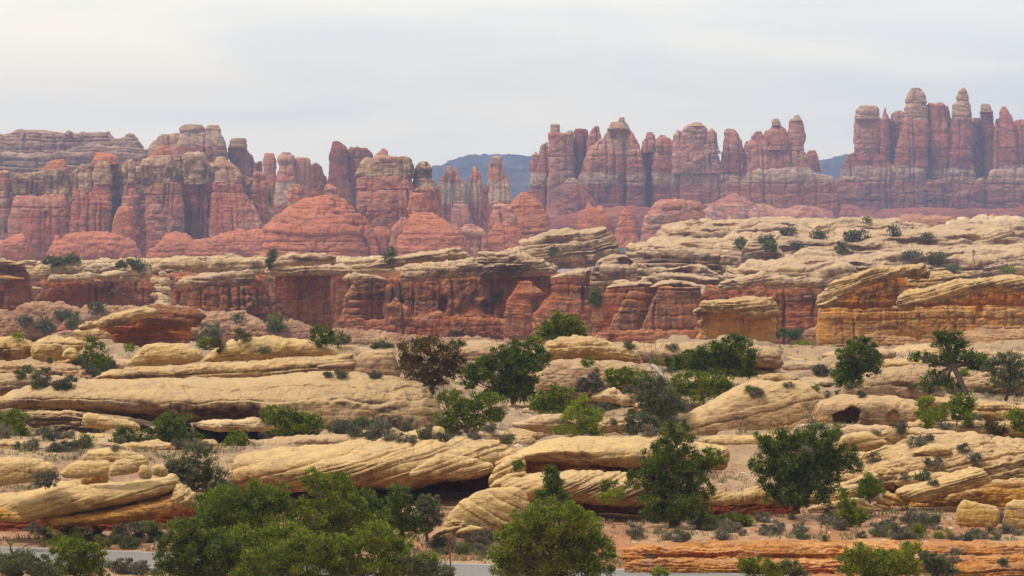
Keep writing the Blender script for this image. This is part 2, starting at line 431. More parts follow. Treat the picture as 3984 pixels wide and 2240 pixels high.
def road_mid(x): return 156.8 - 0.445 * x
YP = np.array([60, 130, 150, 165, 178, 187, 199, 216, 236, 246, 256, 270, 290, 325, 370, 430, 640, 700, 1250, 1500, 2300, 3200, 5000, 30000.])
ZP = np.array([-14.0, -13.6, -13.0, -12.65, -12.6, -12.45, -10.5, -10.95, -11.3, -10.6, -9.7, -8.9, -8.2, -9.8, -12.2, -13.2, -19.0, -20.5, -22, -26, -34, -40, -60, -60.])
def gz(x, y, fine=True):
    x = np.asarray(x, float); y = np.asarray(y, float)
    z = np.interp(y, YP, ZP)
    z = z - 0.5 * sstep(-3, -9, x) * (1 - sstep(177, 192, y))
    z = z + 0.4 * (fbm(x / 9, y / 9, x * 0, 3) - 0.5) * np.clip((y - 165) / 15, 0, 1) + 0.2 * (fbm(x / 1.6, y / 1.6, x * 0 + 4, 3) - 0.5)
    d = y - road_mid(x)
    # cut bank on the far side of the road, stepped and higher to the right
    bank = 0.06 + 0.56 * sstep(-1.5, 4.5, x)
    edge = 4.5 + 0.30 * np.clip(x - 2.5, 0, 40) + 1.4 * (fbm(x / 2.6, x * 0, x * 0, 4) - 0.5)
    e2 = edge + 2.2 + 1.2 * (fbm(x / 1.7, x * 0 + 5, x * 0, 3) - 0.5)
    up = bank * (0.45 * sstep(0, 0.7, d - edge) + 0.15 * sstep(0.5, 2.2, d - edge) + 0.40 * sstep(0, 0.6, d - e2))
    zz = -13.22 + up + 0.10 * (fbm(x / 0.7, y / 0.7, x * 0 + 9, 3) - 0.5) * sstep(0, 1, d - 4.2)
    w = (1 - sstep(9 + np.clip(x, 0, 20) * 0.4, 14 + np.clip(x, 0, 20) * 0.4, d)) * sstep(-40, -20, d)
    near = -13.27 - 0.05 * np.clip(-d - 4.2, 0, 20) + 0.12 * (fbm(x / 0.9, y / 0.9, x * 0, 3) - 0.5) * sstep(4.2, 5.5, -d)
    zz = np.where(d < -4.0, near, zz)
    # ledgy bare rock and soil of the middle ground
    h = fbm(x / 7 + 3, y / 11, x * 0 + 2, 4) * 9
    t = (np.floor(h) + sstep(0.38, 0.62, h - np.floor(h))) / 9
    z = z + 3.0 * (t - 0.66) * sstep(196, 206, y) * (1 - sstep(300, 340, y)) + 0.05 * (fbm(x / 0.6, y / 0.9, x * 0 + 8, 2) - 0.5)
    return z * (1 - w) + zz * w

def ground_mat():
    m = NT('desert_soil'); g = m.n('ShaderNodeNewGeometry'); p = g.outputs['Position']
    sep = m.n('ShaderNodeSeparateXYZ'); m.put(sep.inputs[0], p)
    big = m.noise(p, 0.12, 4, 0.6, 0.4); med = m.noise(p, 0.9, 4, 0.65); fine = m.noise(p, 9.0, 3, 0.7)
    f = m.math('MULTIPLY_ADD', sep.outputs[1], 1 / 46.0, -160 / 46.0)
    f = m.math('ADD', f, m.math('MULTIPLY', m.math('SUBTRACT', big, 0.5), 0.5), clamp=True)
    col = m.ramp(f, [(0.0, (0.43, 0.19, 0.085)), (0.22, (0.38, 0.175, 0.09)), (0.5, (0.37, 0.19, 0.105)), (0.8, (0.34, 0.215, 0.13)), (1.0, (0.36, 0.245, 0.15))])
    col = m.mix(m.ramp(m.noise(m.mapv(p, (0.5, 0.22, 1.0)), 1, 5, 0.65), [(0.47, 0.0), (0.58, 0.85)]), col, m.mix(med, (0.34, 0.215, 0.125), (0.55, 0.38, 0.21)))
    col = m.mix(0.7, col, m.ramp(fine, [(0.32, 0.45), (0.5, 0.95), (0.7, 1.3)]), 'MULTIPLY')
    strat = m.noise(m.mapv(p, (0.35, 0.35, 9)), 1, 3, 0.6, 0.5)
    steep = m.n('ShaderNodeSeparateXYZ'); m.put(steep.inputs[0], g.outputs['Normal'])
    sf = m.ramp(steep.outputs[2], [(0.80, 1.0), (0.97, 0.0)])
    band = m.ramp(strat, [(0.35, (0.30, 0.075, 0.03)), (0.48, (0.52, 0.20, 0.075)), (0.6, (0.60, 0.29, 0.13)), (0.7, (0.34, 0.09, 0.035))])
    col = m.mix(m.math('MULTIPLY', sf, m.math('SUBTRACT', 1.0, f)), col, band)
    bp = m.n('ShaderNodeBump'); bp.inputs['Strength'].default_value = 0.7; bp.inputs['Distance'].default_value = 0.12
    m.put(bp.inputs['Height'], m.math('MULTIPLY_ADD', med, 2.0, fine))
    b = m.n('ShaderNodeBsdfPrincipled'); m.put(b.inputs['Base Color'], col); m.put(b.inputs['Normal'], bp.outputs[0])
    b.inputs['Roughness'].default_value = 0.95; b.inputs['Specular IOR Level'].default_value = 0.1
    m.t.links.new(b.outputs[0], m.out.inputs['Surface']); return m.m

def grid_mesh(name, xs_fn, ys, nu, mat, zfn, kind):
    y = np.repeat(np.asarray(ys, float)[:, None], nu, 1)
    half = xs_fn(np.asarray(ys, float))[:, None]
    u = np.linspace(-1, 1, nu)[None]; x = (0.3 * u + 0.7 * u ** 5) * half
    z = zfn(x, y)
    V = np.stack([x, y, z], -1).reshape(-1, 3); nv = len(ys)
    i, j = np.meshgrid(np.arange(nv - 1), np.arange(nu - 1), indexing='ij')
    Q = np.stack([i * nu + j, i * nu + j + 1, (i + 1) * nu + j + 1, (i + 1) * nu + j], -1).reshape(-1, 4)
    o = link_mesh(name, V, Q, mat, loc=(0, 0, 0)); o['kind'] = kind; return o
ysg = np.concatenate([np.linspace(60, 146, 24), np.linspace(146.5, 195, 230), np.linspace(195.2, 300, 430), np.linspace(305, 800, 70), np.geomspace(840, 30000, 40)])
grid_mesh('ground', lambda y: 40 + 0.30 * y + np.clip(y - 1000, 0, None) * 0.5, ysg, 600, ground_mat(), gz, 'structure')

def flat_mat(name, col, rough=0.85, ns=6.0, var=(0.8, 1.12)):
    m = NT(name); g = m.n('ShaderNodeNewGeometry')
    f = m.noise(g.outputs['Position'], ns, 4, 0.65)
    c = m.mix(1.0, col, m.ramp(f, [(0.3, var[0]), (0.7, var[1])]), 'MULTIPLY')
    b = m.n('ShaderNodeBsdfPrincipled'); m.put(b.inputs['Base Color'], c); b.inputs['Roughness'].default_value = rough
    b.inputs['Specular IOR Level'].default_value = 0.2
    m.t.links.new(b.outputs[0], m.out.inputs['Surface']); return m.m
def strip(name, off0, off1, z, mat):
    x = np.linspace(-75, 75, 151); V = []
    for a in (off0, off1): V.append(np.stack([x, road_mid(x) + a, np.full_like(x, z)], -1))
    V = np.concatenate(V); n = len(x); i = np.arange(n - 1)
    o = link_mesh(name, V, np.stack([i, i + 1, n + i + 1, n + i], -1), mat, loc=(0, 0, 0)); o['kind'] = 'structure'; return o
strip('road', -3.9, 3.9, -13.19, flat_mat('weathered_asphalt', (0.215, 0.20, 0.185), 0.9, 9.0, (0.75, 1.15)))
wl = flat_mat('road_paint', (0.48, 0.47, 0.45), 0.7, 5.0, (0.7, 1.05))
strip('road_edge_line', 3.35, 3.62, -13.184, wl); strip('road_edge_line', -3.62, -3.35, -13.184, wl)

# far mesa: long ridge behind everything, blue of the haze put into its colour
MESA = rock_mat('hazed_mesa_rock', 6400, (0.045, 0.07, 0.11), (0.07, 0.085, 0.115), varnish=0.3, band=0.4, bump=0.5)
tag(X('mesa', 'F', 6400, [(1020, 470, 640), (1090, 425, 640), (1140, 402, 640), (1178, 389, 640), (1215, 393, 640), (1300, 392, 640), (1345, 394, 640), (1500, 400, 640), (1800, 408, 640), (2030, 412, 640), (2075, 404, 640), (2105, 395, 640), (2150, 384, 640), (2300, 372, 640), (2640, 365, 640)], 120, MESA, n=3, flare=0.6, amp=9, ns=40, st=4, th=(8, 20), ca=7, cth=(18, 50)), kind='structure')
bpy.data.objects['mesa'].name = 'mesa_hill'

# ------------------------------------------------------------------ far red cliffs and needles
def cliff_mats(D):
    return (rock_mat('red_cliff_%d' % D, D, RED, REDL, varnish=0.6, vth=0.56, band=0.4, blotch=0.7, stain=0.2),
            rock_mat('pale_cap_%d' % D, D, (0.60, 0.43, 0.29), (0.44, 0.23, 0.15), varnish=0.4, band=0.6, blotch=0.7),
            rock_mat('dark_cliff_%d' % D, D, (0.27, 0.105, 0.075), (0.36, 0.16, 0.11), varnish=0.6, vth=0.56, band=0.4, stain=0.25),
            rock_mat('red_talus_%d' % D, D, (0.57, 0.26, 0.17), (0.48, 0.195, 0.125), varnish=0.25, band=0.6, stain=0.25, blotch=0.4))
SP = dict(amp=6, ns=46, st=2.0, th=(26, 140), ca=8.5, cth=(14, 60), bk=3.5, bw=(14, 60), step=3.0, n=3.3)

# right hand needles, A4
D = 3300
M_R, M_P, M_D, M_T = cliff_mats(D)
PB = (0.60, 0.44, 0.34)
M_W = rock_mat('banded_needle_wall', D, RED, REDL, stops=[(560, RED), (590, (0.33, 0.12, 0.085)), (646, (0.34, 0.125, 0.085)), (655, PB), (700, (0.45, 0.28, 0.20)), (715, (0.33, 0.12, 0.08)), (740, (0.44, 0.24, 0.16)), (775, (0.31, 0.12, 0.085)), (870, (0.34, 0.13, 0.09))], varnish=0.7, vth=0.57, band=0.45, stain=0.25)
thing('needle_massif', 'tall wall of red needles at the right edge, pale hat shaped knob on its highest', 'rock massif', at('A4', 1500, 1320, D))
Z('pillar', 'A4', D, [(383, 806, 1022), (520, 799, 1026), (660, 797, 1000), (690, 825, 985), (900, 835, 980), (1400, 830, 1000)], M_R, beds=[(610, 6, 10), (660, 6, 14)], **SP)
Z('caprock', 'A4', D - 4, [(262, 850, 985), (280, 815, 1015), (310, 803, 1027), (382, 800, 1032)], M_P, crown=0.05, beds=[(340, 4, 6)], amp=4, st=4, th=(10, 30), step=3)
Z('pillar', 'A4', D + 20, [(275, 1072, 1080), (340, 1042, 1098), (390, 1030, 1112), (600, 1030, 1115), (1400, 1000, 1130)], M_R, **SP)
Z('pillar', 'A4', D + 30, [(310, 1200, 1240), (335, 1150, 1250), (410, 1135, 1265), (1400, 1130, 1270)], M_R, **SP)
Z('hat', 'A4', D, [(97, 1310, 1390), (130, 1287, 1420), (180, 1262, 1445), (228, 1252, 1450), (244, 1268, 1438)], M_P, crown=0.05, amp=4, st=4, th=(12, 30), step=3)
Z('caprock', 'A4', D, [(246, 1272, 1440), (262, 1256, 1458), (350, 1240, 1460), (410, 1238, 1460)], M_P, crown=0.02, amp=4, st=5, th=(12, 30), step=3)
Z('pillar', 'A4', D, [(408, 1240, 1458), (640, 1175, 1458), (900, 1160, 1450), (1400, 1150, 1450)], M_W, beds=[(648, 7, 14), (930, 5, 10)], joints=[(1240, 8, 10)], **SP)
Z('pillar', 'A4', D + 4, [(247, 1475, 1585), (262, 1466, 1608), (400, 1463, 1625), (650, 1460, 1645), (1400, 1455, 1650)], M_W, crown=0.05, beds=[(660, 7, 14), (925, 5, 10)], **SP)
Z('pillar', 'A4', D + 25, [(265, 1632, 1643), (320, 1617, 1662), (400, 1620, 1680), (650, 1650, 1695), (1400, 1640, 1700)], M_D, **SP)
Z('hat', 'A4', D, [(97, 1775, 1795), (120, 1742, 1818), (180, 1714, 1836), (205, 1716, 1832), (216, 1738, 1826)], M_P, amp=3, st=3, th=(10, 25), step=3)
Z('caprock', 'A4', D, [(216, 1740, 1828), (240, 1690, 1844), (300, 1682, 1855), (386, 1674, 1868)], M_P, crown=0.03, amp=3, st=5, th=(10, 30), step=3)
Z('pillar', 'A4', D, [(386, 1686, 1865), (650, 1692, 1860), (700, 1650, 1870), (900, 1640, 1900), (1400, 1640, 1940)], M_W, beds=[(655, 6, 12), (905, 6, 12)], joints=[(1745, 10, 14)], **SP)
Z('pillar', 'A4', D + 15, [(378, 1880, 1922), (400, 1872, 1935), (590, 1862, 1948), (1400, 1860, 1950)], M_D, **SP)
Z('pillar', 'A4', D + 10, [(318, 1942, 2043), (450, 1957, 2063), (590, 1972, 2064), (1400, 1975, 2090)], M_D, **SP)
Z('caprock', 'A4', D + 8, [(243, 1950, 2020), (262, 1941, 2029), (318, 1941, 2044)], M_P, crown=0.05, amp=3, st=2, step=3)
Z('pillar', 'A4', D + 5, [(378, 2084, 2106), (400, 2072, 2116), (640, 2066, 2125), (1400, 2060, 2140)], M_R, **SP)
Z('pillar', 'A4', D, [(272, 2134, 2166), (300, 2126, 2178), (350, 2126, 2216), (420, 2121, 2240), (640, 2116, 2275), (1400, 2100, 2290)], M_W, beds=[(640, 6, 12), (890, 5, 9)], **SP)
Z('pillar', 'A4', D + 5, [(385, 2292, 2332), (402, 2262, 2355), (440, 2245, 2390), (1400, 2240, 2420)], M_W, beds=[(640, 6, 12)], **SP)
X('wall', 'A4', D - 3, [(620, 840, 1400), (660, 820, 1400), (760, 700, 1400), (830, 672, 1400), (1000, 690, 1400), (1300, 900, 1400), (1500, 940, 1400), (1900, 930, 1400), (2050, 830, 1400), (2500, 830, 1400)], 26, M_W, n=5, amp=7, st=4, th=(16, 80), bk=7, ca=9, cth=(25, 80), joints=[(1085, 14, 26), (770, 6, 12), (1985, 26, 34), (1450, 6, 10), (1640, 6, 10), (2250, 7, 12)], beds=[(1050, 5, 10), (905, 4, 6)], step=3.2)
X('talus', 'A4', D - 60, [(470, 1210, 1420), (700, 1160, 1420), (1000, 1220, 1420), (1400, 1180, 1420), (1900, 1200, 1420), (2500, 1180, 1420)], 90, M_D, n=2.2, flare=0.5, amp=10, st=4, ca=4, step=4)

X('back_wall', 'A4', D + 25, [(806, 460, 1400), (1020, 440, 1400), (1040, 400, 1400), (1150, 390, 1400), (1300, 400, 1400), (1600, 380, 1400), (1850, 410, 1400), (1935, 420, 1400), (1945, 590, 1400), (1968, 590, 1400), (1980, 480, 1400), (2100, 430, 1400), (2300, 410, 1400), (2500, 420, 1400)], 16, M_D, **SP)

# right middle group, A3 / A4
D = 3000
M_R, M_P, M_D, M_T = cliff_mats(D)
M_W2 = rock_mat('banded_ridge_wall', D, RED, REDL, stops=[(600, RED), (645, (0.34, 0.12, 0.085)), (660, PB), (700, (0.50, 0.34, 0.24)), (730, (0.36, 0.145, 0.10)), (790, (0.42, 0.18, 0.12)), (870, (0.32, 0.12, 0.085))], varnish=0.6, vth=0.56, band=0.45, stain=0.25)
thing('rock_butte', 'broad round topped red butte with a thin pale cap, right of the castle like massif', 'rock butte', at('A3', 1650, 640, D))
Z('pillar', 'A3', D, [(186, 1640, 1690), (215, 1562, 1728), (250, 1535, 1745), (300, 1520, 1765), (462, 1500, 1780)], M_R, crown=0.05, beds=[(208, 4, 5)], **SP)
Z('caprock', 'A3', D - 2, [(186, 1620, 1700), (200, 1590, 1715), (214, 1565, 1728)], M_P, crown=0.3, amp=2, st=2, step=3)
Z('pillar', 'A3', D + 6, [(257, 1485, 1518), (300, 1466, 1530), (400, 1448, 1560), (462, 1442, 1570)], M_R, **SP)
Z('pillar', 'A3', D - 4, [(236, 1792, 1812), (270, 1772, 1832), (400, 1722, 1850), (462, 1700, 1858)], M_R, **SP)
Z('base', 'A3', D - 2, [(458, 1450, 1860), (475, 1440, 1868), (520, 1436, 1876), (640, 1420, 1900)], M_R, k=0.5, crown=0.0, beds=[(466, 6, 12)], **SP)
thing('rock_fin', 'red domes and lower knobs on a shared ledge, left of the two leaning spires', 'rock fin', at('A3', 2000, 640, D))
Z('pillar', 'A3', D, [(243, 1940, 1970), (262, 1916, 2026), (340, 1908, 2072), (452, 1914, 2090)], M_R, crown=0.1, **SP)
Z('pillar', 'A3', D + 8, [(350, 2112, 2128), (380, 2092, 2150), (470, 2080, 2160)], M_D, **SP)
Z('pillar', 'A3', D, [(266, 2195, 2238), (300, 2160, 2250), (350, 2152, 2258), (382, 2100, 2300), (640, 2080, 2330)], M_R, beds=[(480, 5, 9)], **SP)
Z('base', 'A3', D - 4, [(450, 1905, 2092), (520, 1880, 2100), (640, 1860, 2120)], M_D, k=0.6, crown=0.0, joints=[(2080, 8, 14)], **SP)
thing('rock_spire', 'pointed red spire with a pale knob, left of the two leaning spires', 'rock spire', at('A4', 60, 850, D))
Z('pillar', 'A4', D, [(430, 48, 125), (470, 30, 158), (490, -15, 170), (560, -40, 190), (665, -58, 186)], M_R, dents=[(15, 615, 22, 22, 12)], **SP)
Z('caprock', 'A4', D - 2, [(378, 52, 108), (400, 42, 122), (440, 46, 130)], M_P, amp=3, st=2, step=3)
thing('rock_spire', 'slim red spire bulging to the right, right one of the two leaning spires', 'rock spire', at('A4', 250, 850, D))
Z('pillar', 'A4', D + 2, [(395, 214, 312), (450, 204, 325), (535, 190, 342), (560, 184, 335), (668, 174, 324)], M_R, crown=0.05, **SP)
Z('caprock', 'A4', D, [(347, 252, 298), (370, 236, 308), (398, 214, 312)], M_P, amp=2, st=2, step=3)
thing('rock_ridge', 'low red ridge with a pale band under the two leaning spires and the broad butte', 'rock ridge', at('A4', 100, 1320, D))
Z('shoulder', 'A4', D + 2, [(664, -60, 326), (740, -105, 362), (850, -110, 390)], M_R, k=0.4, crown=0.0, beds=[(668, 5, 10)], **SP)
Z('dome', 'A4', D + 20, [(672, 385, 428), (700, 357, 455), (760, 362, 465), (860, 370, 500)], M_R, **SP)
X('wall', 'A3', D - 4, [(1410, 620, 1200), (1470, 604, 1200), (1640, 604, 1200), (1780, 602, 1200), (1850, 625, 1200), (2050, 618, 1200), (2300, 610, 1200), (2500, 600, 1200), (2680, 590, 1200), (2740, 640, 1200), (2800, 650, 1200), (2960, 690, 1200)], 26, M_W2, n=4, amp=7, st=4, th=(14, 70), bk=7, ca=8, cth=(22, 70), joints=[(1690, 6, 12), (2270, 12, 20), (2150, 10, 14), (1950, 8, 10), (2470, 6, 10), (2590, 7, 12)], beds=[(730, 5, 7), (980, 4, 6)], flare=0.5, step=3.2)
X('talus', 'A3', D - 80, [(1690, 960, 1200), (1800, 900, 1200), (1900, 850, 1200), (2000, 830, 1200), (2150, 900, 1200), (2400, 960, 1200), (2700, 940, 1200), (2900, 980, 1200)], 70, M_R, n=2.6, flare=0.6, amp=8, st=5, ca=9, cth=(24, 60), step=3.4)

# middle castle, A3
D = 2750
M_R, M_P, M_D, M_T = cliff_mats(D)
M_W3 = rock_mat('banded_castle_wall', D, RED, REDL, stops=[(560, REDL), (640, RED), (668, (0.33, 0.12, 0.08)), (678, PB), (706, (0.49, 0.34, 0.25)), (722, (0.34, 0.13, 0.095)), (860, (0.32, 0.12, 0.09))], varnish=0.6, vth=0.56, band=0.45, stain=0.25)
thing('rock_castle', 'castle like red massif with a pale pointed summit and a square chimney knob at left', 'rock massif', at('A3', 800, 1200, D))
Z('pillar', 'A3', D + 10, [(448, 188, 212), (470, 162, 234), (520, 156, 242), (700, 150, 272), (1200, 130, 280)], M_W3, **SP)
Z('pillar', 'A3', D + 4, [(357, 287, 308), (382, 246, 310), (420, 236, 312), (510, 238, 308), (640, 200, 295), (1200, 170, 280)], M_W3, **SP)
Z('chimney', 'A3', D, [(196, 340, 408), (204, 329, 417), (278, 330, 420)], M_P, crown=0.04, amp=2, st=2, step=3)
Z('pillar', 'A3', D, [(280, 324, 545), (300, 320, 551), (400, 313, 553), (487, 315, 553), (498, 322, 553), (640, 305, 560), (1200, 280, 580)], M_R, k=0.6, crown=0.02, beds=[(490, 5, 10)], **SP)
Z('caprock', 'A3', D - 2, [(252, 492, 528), (264, 468, 542), (288, 440, 545)], M_P, amp=2, st=2, step=3)
Z('pillar', 'A3', D + 6, [(237, 604, 638), (247, 565, 662), (280, 556, 668), (400, 554, 664), (560, 557, 650), (1200, 560, 640)], M_D, crown=0.05, **SP)
Z('pillar', 'A3', D + 4, [(212, 724, 764), (240, 702, 771), (275, 690, 776), (330, 676, 800), (480, 665, 820)], M_R, crown=0.1, **SP)
Z('summit', 'A3', D - 4, [(133, 962, 998), (150, 951, 1004), (240, 940, 1012)], M_P, amp=2, st=3, step=3)
Z('summit', 'A3', D - 2, [(180, 884, 1010), (200, 874, 1036), (246, 851, 1046)], M_P, crown=0.05, amp=3, st=4, th=(10, 30), step=3)
Z('pillar', 'A3', D, [(246, 850, 1005), (330, 802, 1008), (345, 780, 1010), (400, 705, 1010), (478, 667, 1010), (492, 662, 1010), (600, 632, 1010), (655, 595, 1010), (700, 585, 1010), (900, 590, 1010), (1200, 580, 1010)], M_W3, k=0.5, crown=0.0, dents=[(780, 390, 26, 24, 12)], beds=[(486, 5, 13), (745, 4, 6)], **SP)
Z('pillar', 'A3', D - 3, [(248, 1012, 1050), (290, 1014, 1090), (360, 1014, 1130), (432, 1016, 1148)], M_R, crown=0.1, **SP)
Z('pillar', 'A3', D - 5, [(430, 1022, 1152), (500, 1028, 1150), (650, 1026, 1188), (760, 1022, 1194), (1200, 1015, 1205)], M_W3, crown=0.02, beds=[(436, 4, 6), (490, 5, 8)], **SP)
Z('knob', 'A3', D, [(267, 1210, 1260), (285, 1198, 1272), (320, 1186, 1276), (400, 1156, 1284), (452, 1152, 1286)], M_R, **SP)
Z('knob', 'A3', D - 3, [(293, 1318, 1366), (320, 1288, 1400), (380, 1281, 1426), (440, 1290, 1430), (470, 1322, 1418)], M_R, **SP)
Z('pillar', 'A3', D + 6, [(446, 1152, 1300), (560, 1160, 1290), (700, 1175, 1262), (1200, 1190, 1250)], M_D, crown=0.0, beds=[(458, 4, 7)], **SP)
Z('pillar', 'A3', D, [(466, 1290, 1424), (480, 1270, 1428), (600, 1255, 1425), (1200, 1245, 1400)], M_W3, crown=0.02, **SP)
Z('foot', 'A3', D - 40, [(690, 484, 556), (720, 448, 580), (760, 428, 600), (800, 424, 640), (860, 440, 700), (940, 405, 740), (1100, 375, 780), (1250, 360, 800)], M_W3, k=0.6, joints=[(600, 8, 10)], **SP)
X('talus', 'A3', D - 70, [(300, 1060, 1260), (700, 960, 1260), (1000, 940, 1260), (1400, 960, 1260), (1600, 1000, 1260)], 80, M_D, n=2.2, flare=0.5, amp=8, st=4, ca=5, step=4)

X('back_wall', 'A3', D + 40, [(150, 640, 1200), (300, 520, 1200), (400, 420, 1200), (700, 400, 1200), (1000, 380, 1200), (1130, 470, 1200), (1300, 560, 1200), (1420, 640, 1200)], 16, M_D, **SP)

# spires and dark tower behind, A2
D = 2500
M_R, M_P, M_D, M_T = cliff_mats(D)
M_W4 = rock_mat('banded_spire', D, RED, REDL, stops=[(640, REDL), (700, RED), (712, (0.56, 0.42, 0.31)), (780, (0.50, 0.36, 0.26)), (805, (0.33, 0.11, 0.07)), (900, (0.33, 0.11, 0.07))], varnish=0.45, vth=0.58, band=0.6)
thing('rock_spire', 'lone finger spire with a rounded pale cap standing against the blue mesa', 'rock spire', at('A2', 2190, 1000, D))
Z('pillar', 'A2', D, [(470, 2112, 2224), (600, 2106, 2268), (660, 2106, 2288), (860, 2110, 2310), (1100, 2110, 2320)], M_W4, crown=0.02, **SP)
Z('caprock', 'A2', D - 2, [(388, 2142, 2200), (410, 2127, 2223), (462, 2116, 2225), (470, 2120, 2220)], M_P, crown=0.08, amp=2, st=1.5, step=3)
thing('rock_spire', 'narrow pointed spire with no cap, just left of the capped finger', 'rock spire', at('A2', 1980, 1080, D))
Z('pillar', 'A2', D + 8, [(488, 1968, 2003), (520, 1952, 2014), (640, 1912, 2048), (900, 1930, 2056), (1150, 1950, 2040)], M_W4, **SP)
Z('pillar', 'A2', D + 60, [(660, 2040, 2080), (700, 2030, 2120), (1200, 2030, 2130)], M_D, **SP)
thing('rock_spire', 'double pointed spire with a pale waist, left of the narrow uncapped spire', 'rock spire', at('A2', 1760, 1000, D))
Z('pillar', 'A2', D, [(488, 1724, 1756), (520, 1706, 1768), (600, 1677, 1774), (640, 1664, 1768), (950, 1682, 1764), (1100, 1690, 1764)], M_W4, **SP)
Z('pillar', 'A2', D + 3, [(492, 1782, 1818), (560, 1776, 1848), (630, 1780, 1898), (830, 1776, 1904), (1100, 1790, 1900)], M_W4, **SP)
Z('foot', 'A2', D - 30, [(835, 1795, 1915), (900, 1778, 1938), (1010, 1772, 1956), (1150, 1765, 1970)], M_R, crown=0.04, **SP)
thing('rock_tower', 'dark sheer red tower with a ragged sloping top, behind the wide pale capped butte', 'rock tower', at('A2', 820, 1000, D))
Z('pillar', 'A2', D, [(264, 692, 736), (290, 688, 778), (325, 679, 808), (400, 671, 816), (600, 663, 830), (760, 692, 880), (1000, 720, 900)], M_D, k=1.1, **SP)
Z('pillar', 'A2', D + 5, [(318, 845, 1005), (338, 818, 1022), (390, 815, 1046), (600, 815, 1058), (1000, 840, 1060)], M_D, k=0.8, crown=0.03, joints=[(882, 8, 16)], **SP)
Z('cap', 'A2', D - 1, [(262, 692, 738), (274, 694, 742)], M_D, amp=2, st=1, step=2.5)
Z('pillar', 'A2', D + 40, [(322, 1138, 1163), (350, 1112, 1190), (392, 1052, 1196), (600, 1050, 1200)], M_R, **SP)
thing('needle_row', 'row of pinkish rounded needles beyond the front red dome, split by a narrow gap', 'rock needles', at('A2', 330, 900, D))
Z('needle', 'A2', D, [(376, 78, 138), (392, 62, 149), (430, 50, 155), (500, 62, 160), (620, 86, 164), (1050, 95, 160)], M_R, **SP)
Z('needle', 'A2', D - 5, [(362, 235, 305), (390, 207, 333), (430, 201, 344), (478, 212, 338), (600, 190, 350), (760, 172, 360), (1000, 165, 380)], M_W4, **SP)
Z('needle', 'A2', D, [(420, 362, 468), (440, 342, 480), (484, 332, 484), (600, 320, 485), (1000, 320, 490)], M_R, **SP)
Z('needle', 'A2', D + 20, [(457, 512, 543), (480, 492, 568), (540, 486, 600), (600, 486, 624), (660, 486, 660), (1000, 480, 700)], M_D, **SP)
Z('needle', 'A2', D + 60, [(438, 0, 40), (470, -30, 55), (1000, -60, 70)], M_D, **SP)
X('base', 'A2', D + 30, [(60, 700, 1100), (180, 690, 1100), (480, 690, 1100), (760, 700, 1100), (900, 720, 1100)], 24, M_D, n=3, amp=7, st=5, ca=7, step=3.5)

# left rear ridge, A1
D = 2700
M_R, M_P, M_D, M_T = cliff_mats(D)
M_L = rock_mat('mauve_ridge_rock', D, (0.36, 0.21, 0.17), (0.47, 0.33, 0.25), varnish=0.6, vth=0.56, band=0.7, blotch=0.7)
thing('rock_ridge', 'hazy mauve and buff slickrock ridge running off the left edge behind the red cliffs', 'rock ridge', at('A1', 600, 600, D))
X('crest', 'A1', D + 30, [(-120, 190, 620), (0, 185, 620), (100, 172, 620), (190, 157, 620), (420, 166, 620), (590, 182, 620), (610, 155, 620), (650, 152, 620), (665, 188, 620), (800, 166, 620), (970, 166, 620), (1010, 208, 620), (1090, 234, 620), (1150, 200, 620), (1180, 180, 620), (1230, 218, 620), (1310, 268, 620), (1330, 400, 620)], 46, M_L, n=3, amp=9, st=8, th=(12, 44), ca=7, cth=(25, 90), dents=[(235, 270, 14, 90, 16)], step=3.2)
X('ledge', 'A1', D, [(-120, 370, 640), (0, 362, 640), (300, 375, 640), (430, 350, 640), (600, 345, 640), (720, 290, 640), (900, 285, 640), (1050, 300, 640), (1200, 300, 640), (1330, 330, 640), (1500, 350, 640)], 40, M_L, n=2.8, amp=9, st=9, th=(10, 34), ca=5, step=3.2)
thing('rock_block', 'highest block at the left, with two flat pale caps split by a vertical crack', 'rock block', at('A1', 1800, 700, D))
Z('body', 'A1', D - 20, [(170, 1640, 2000), (190, 1620, 2010), (250, 1610, 2040), (320, 1600, 2058), (400, 1560, 2070), (760, 1540, 2090)], rock_mat('two_tone_block', D, RED, REDL, stops=[(510, (0.60, 0.45, 0.31)), (560, (0.56, 0.41, 0.29)), (578, (0.34, 0.145, 0.10)), (720, (0.31, 0.115, 0.085))], varnish=0.4, band=0.7), k=0.6, crown=0.0, joints=[(1872, 9, 20)], beds=[(176, 4, 6)], **SP)
Z('shoulder', 'A1', D - 10, [(190, 1480, 1640), (215, 1430, 1650), (260, 1395, 1660), (320, 1370, 1700), (700, 1340, 1720)], M_P, k=0.7, crown=0.05, **SP)
Z('caprock', 'A1', D - 22, [(104, 1670, 1830), (124, 1634, 1852), (168, 1626, 1862)], M_P, crown=0.02, amp=3, st=4, th=(8, 20), step=3)
Z('caprock', 'A1', D - 22, [(118, 1895, 1978), (140, 1868, 2000), (168, 1866, 2014)], M_P, crown=0.03, amp=3, st=4, th=(8, 20), step=3)
thing('rock_tower', 'red tower with a small flat pale cap standing alone right of the highest left block', 'rock tower', at('A1', 2180, 760, D))
Z('pillar', 'A1', D - 10, [(316, 2078, 2246), (400, 2074, 2300), (480, 2120, 2336), (760, 2120, 2420)], M_D, crown=0.02, k=0.7, **SP)
Z('caprock', 'A1', D - 12, [(226, 2100, 2232), (248, 2086, 2240), (312, 2080, 2242), (320, 2090, 2236)], M_P, crown=0.03, amp=3, st=4, th=(10, 25), step=3)

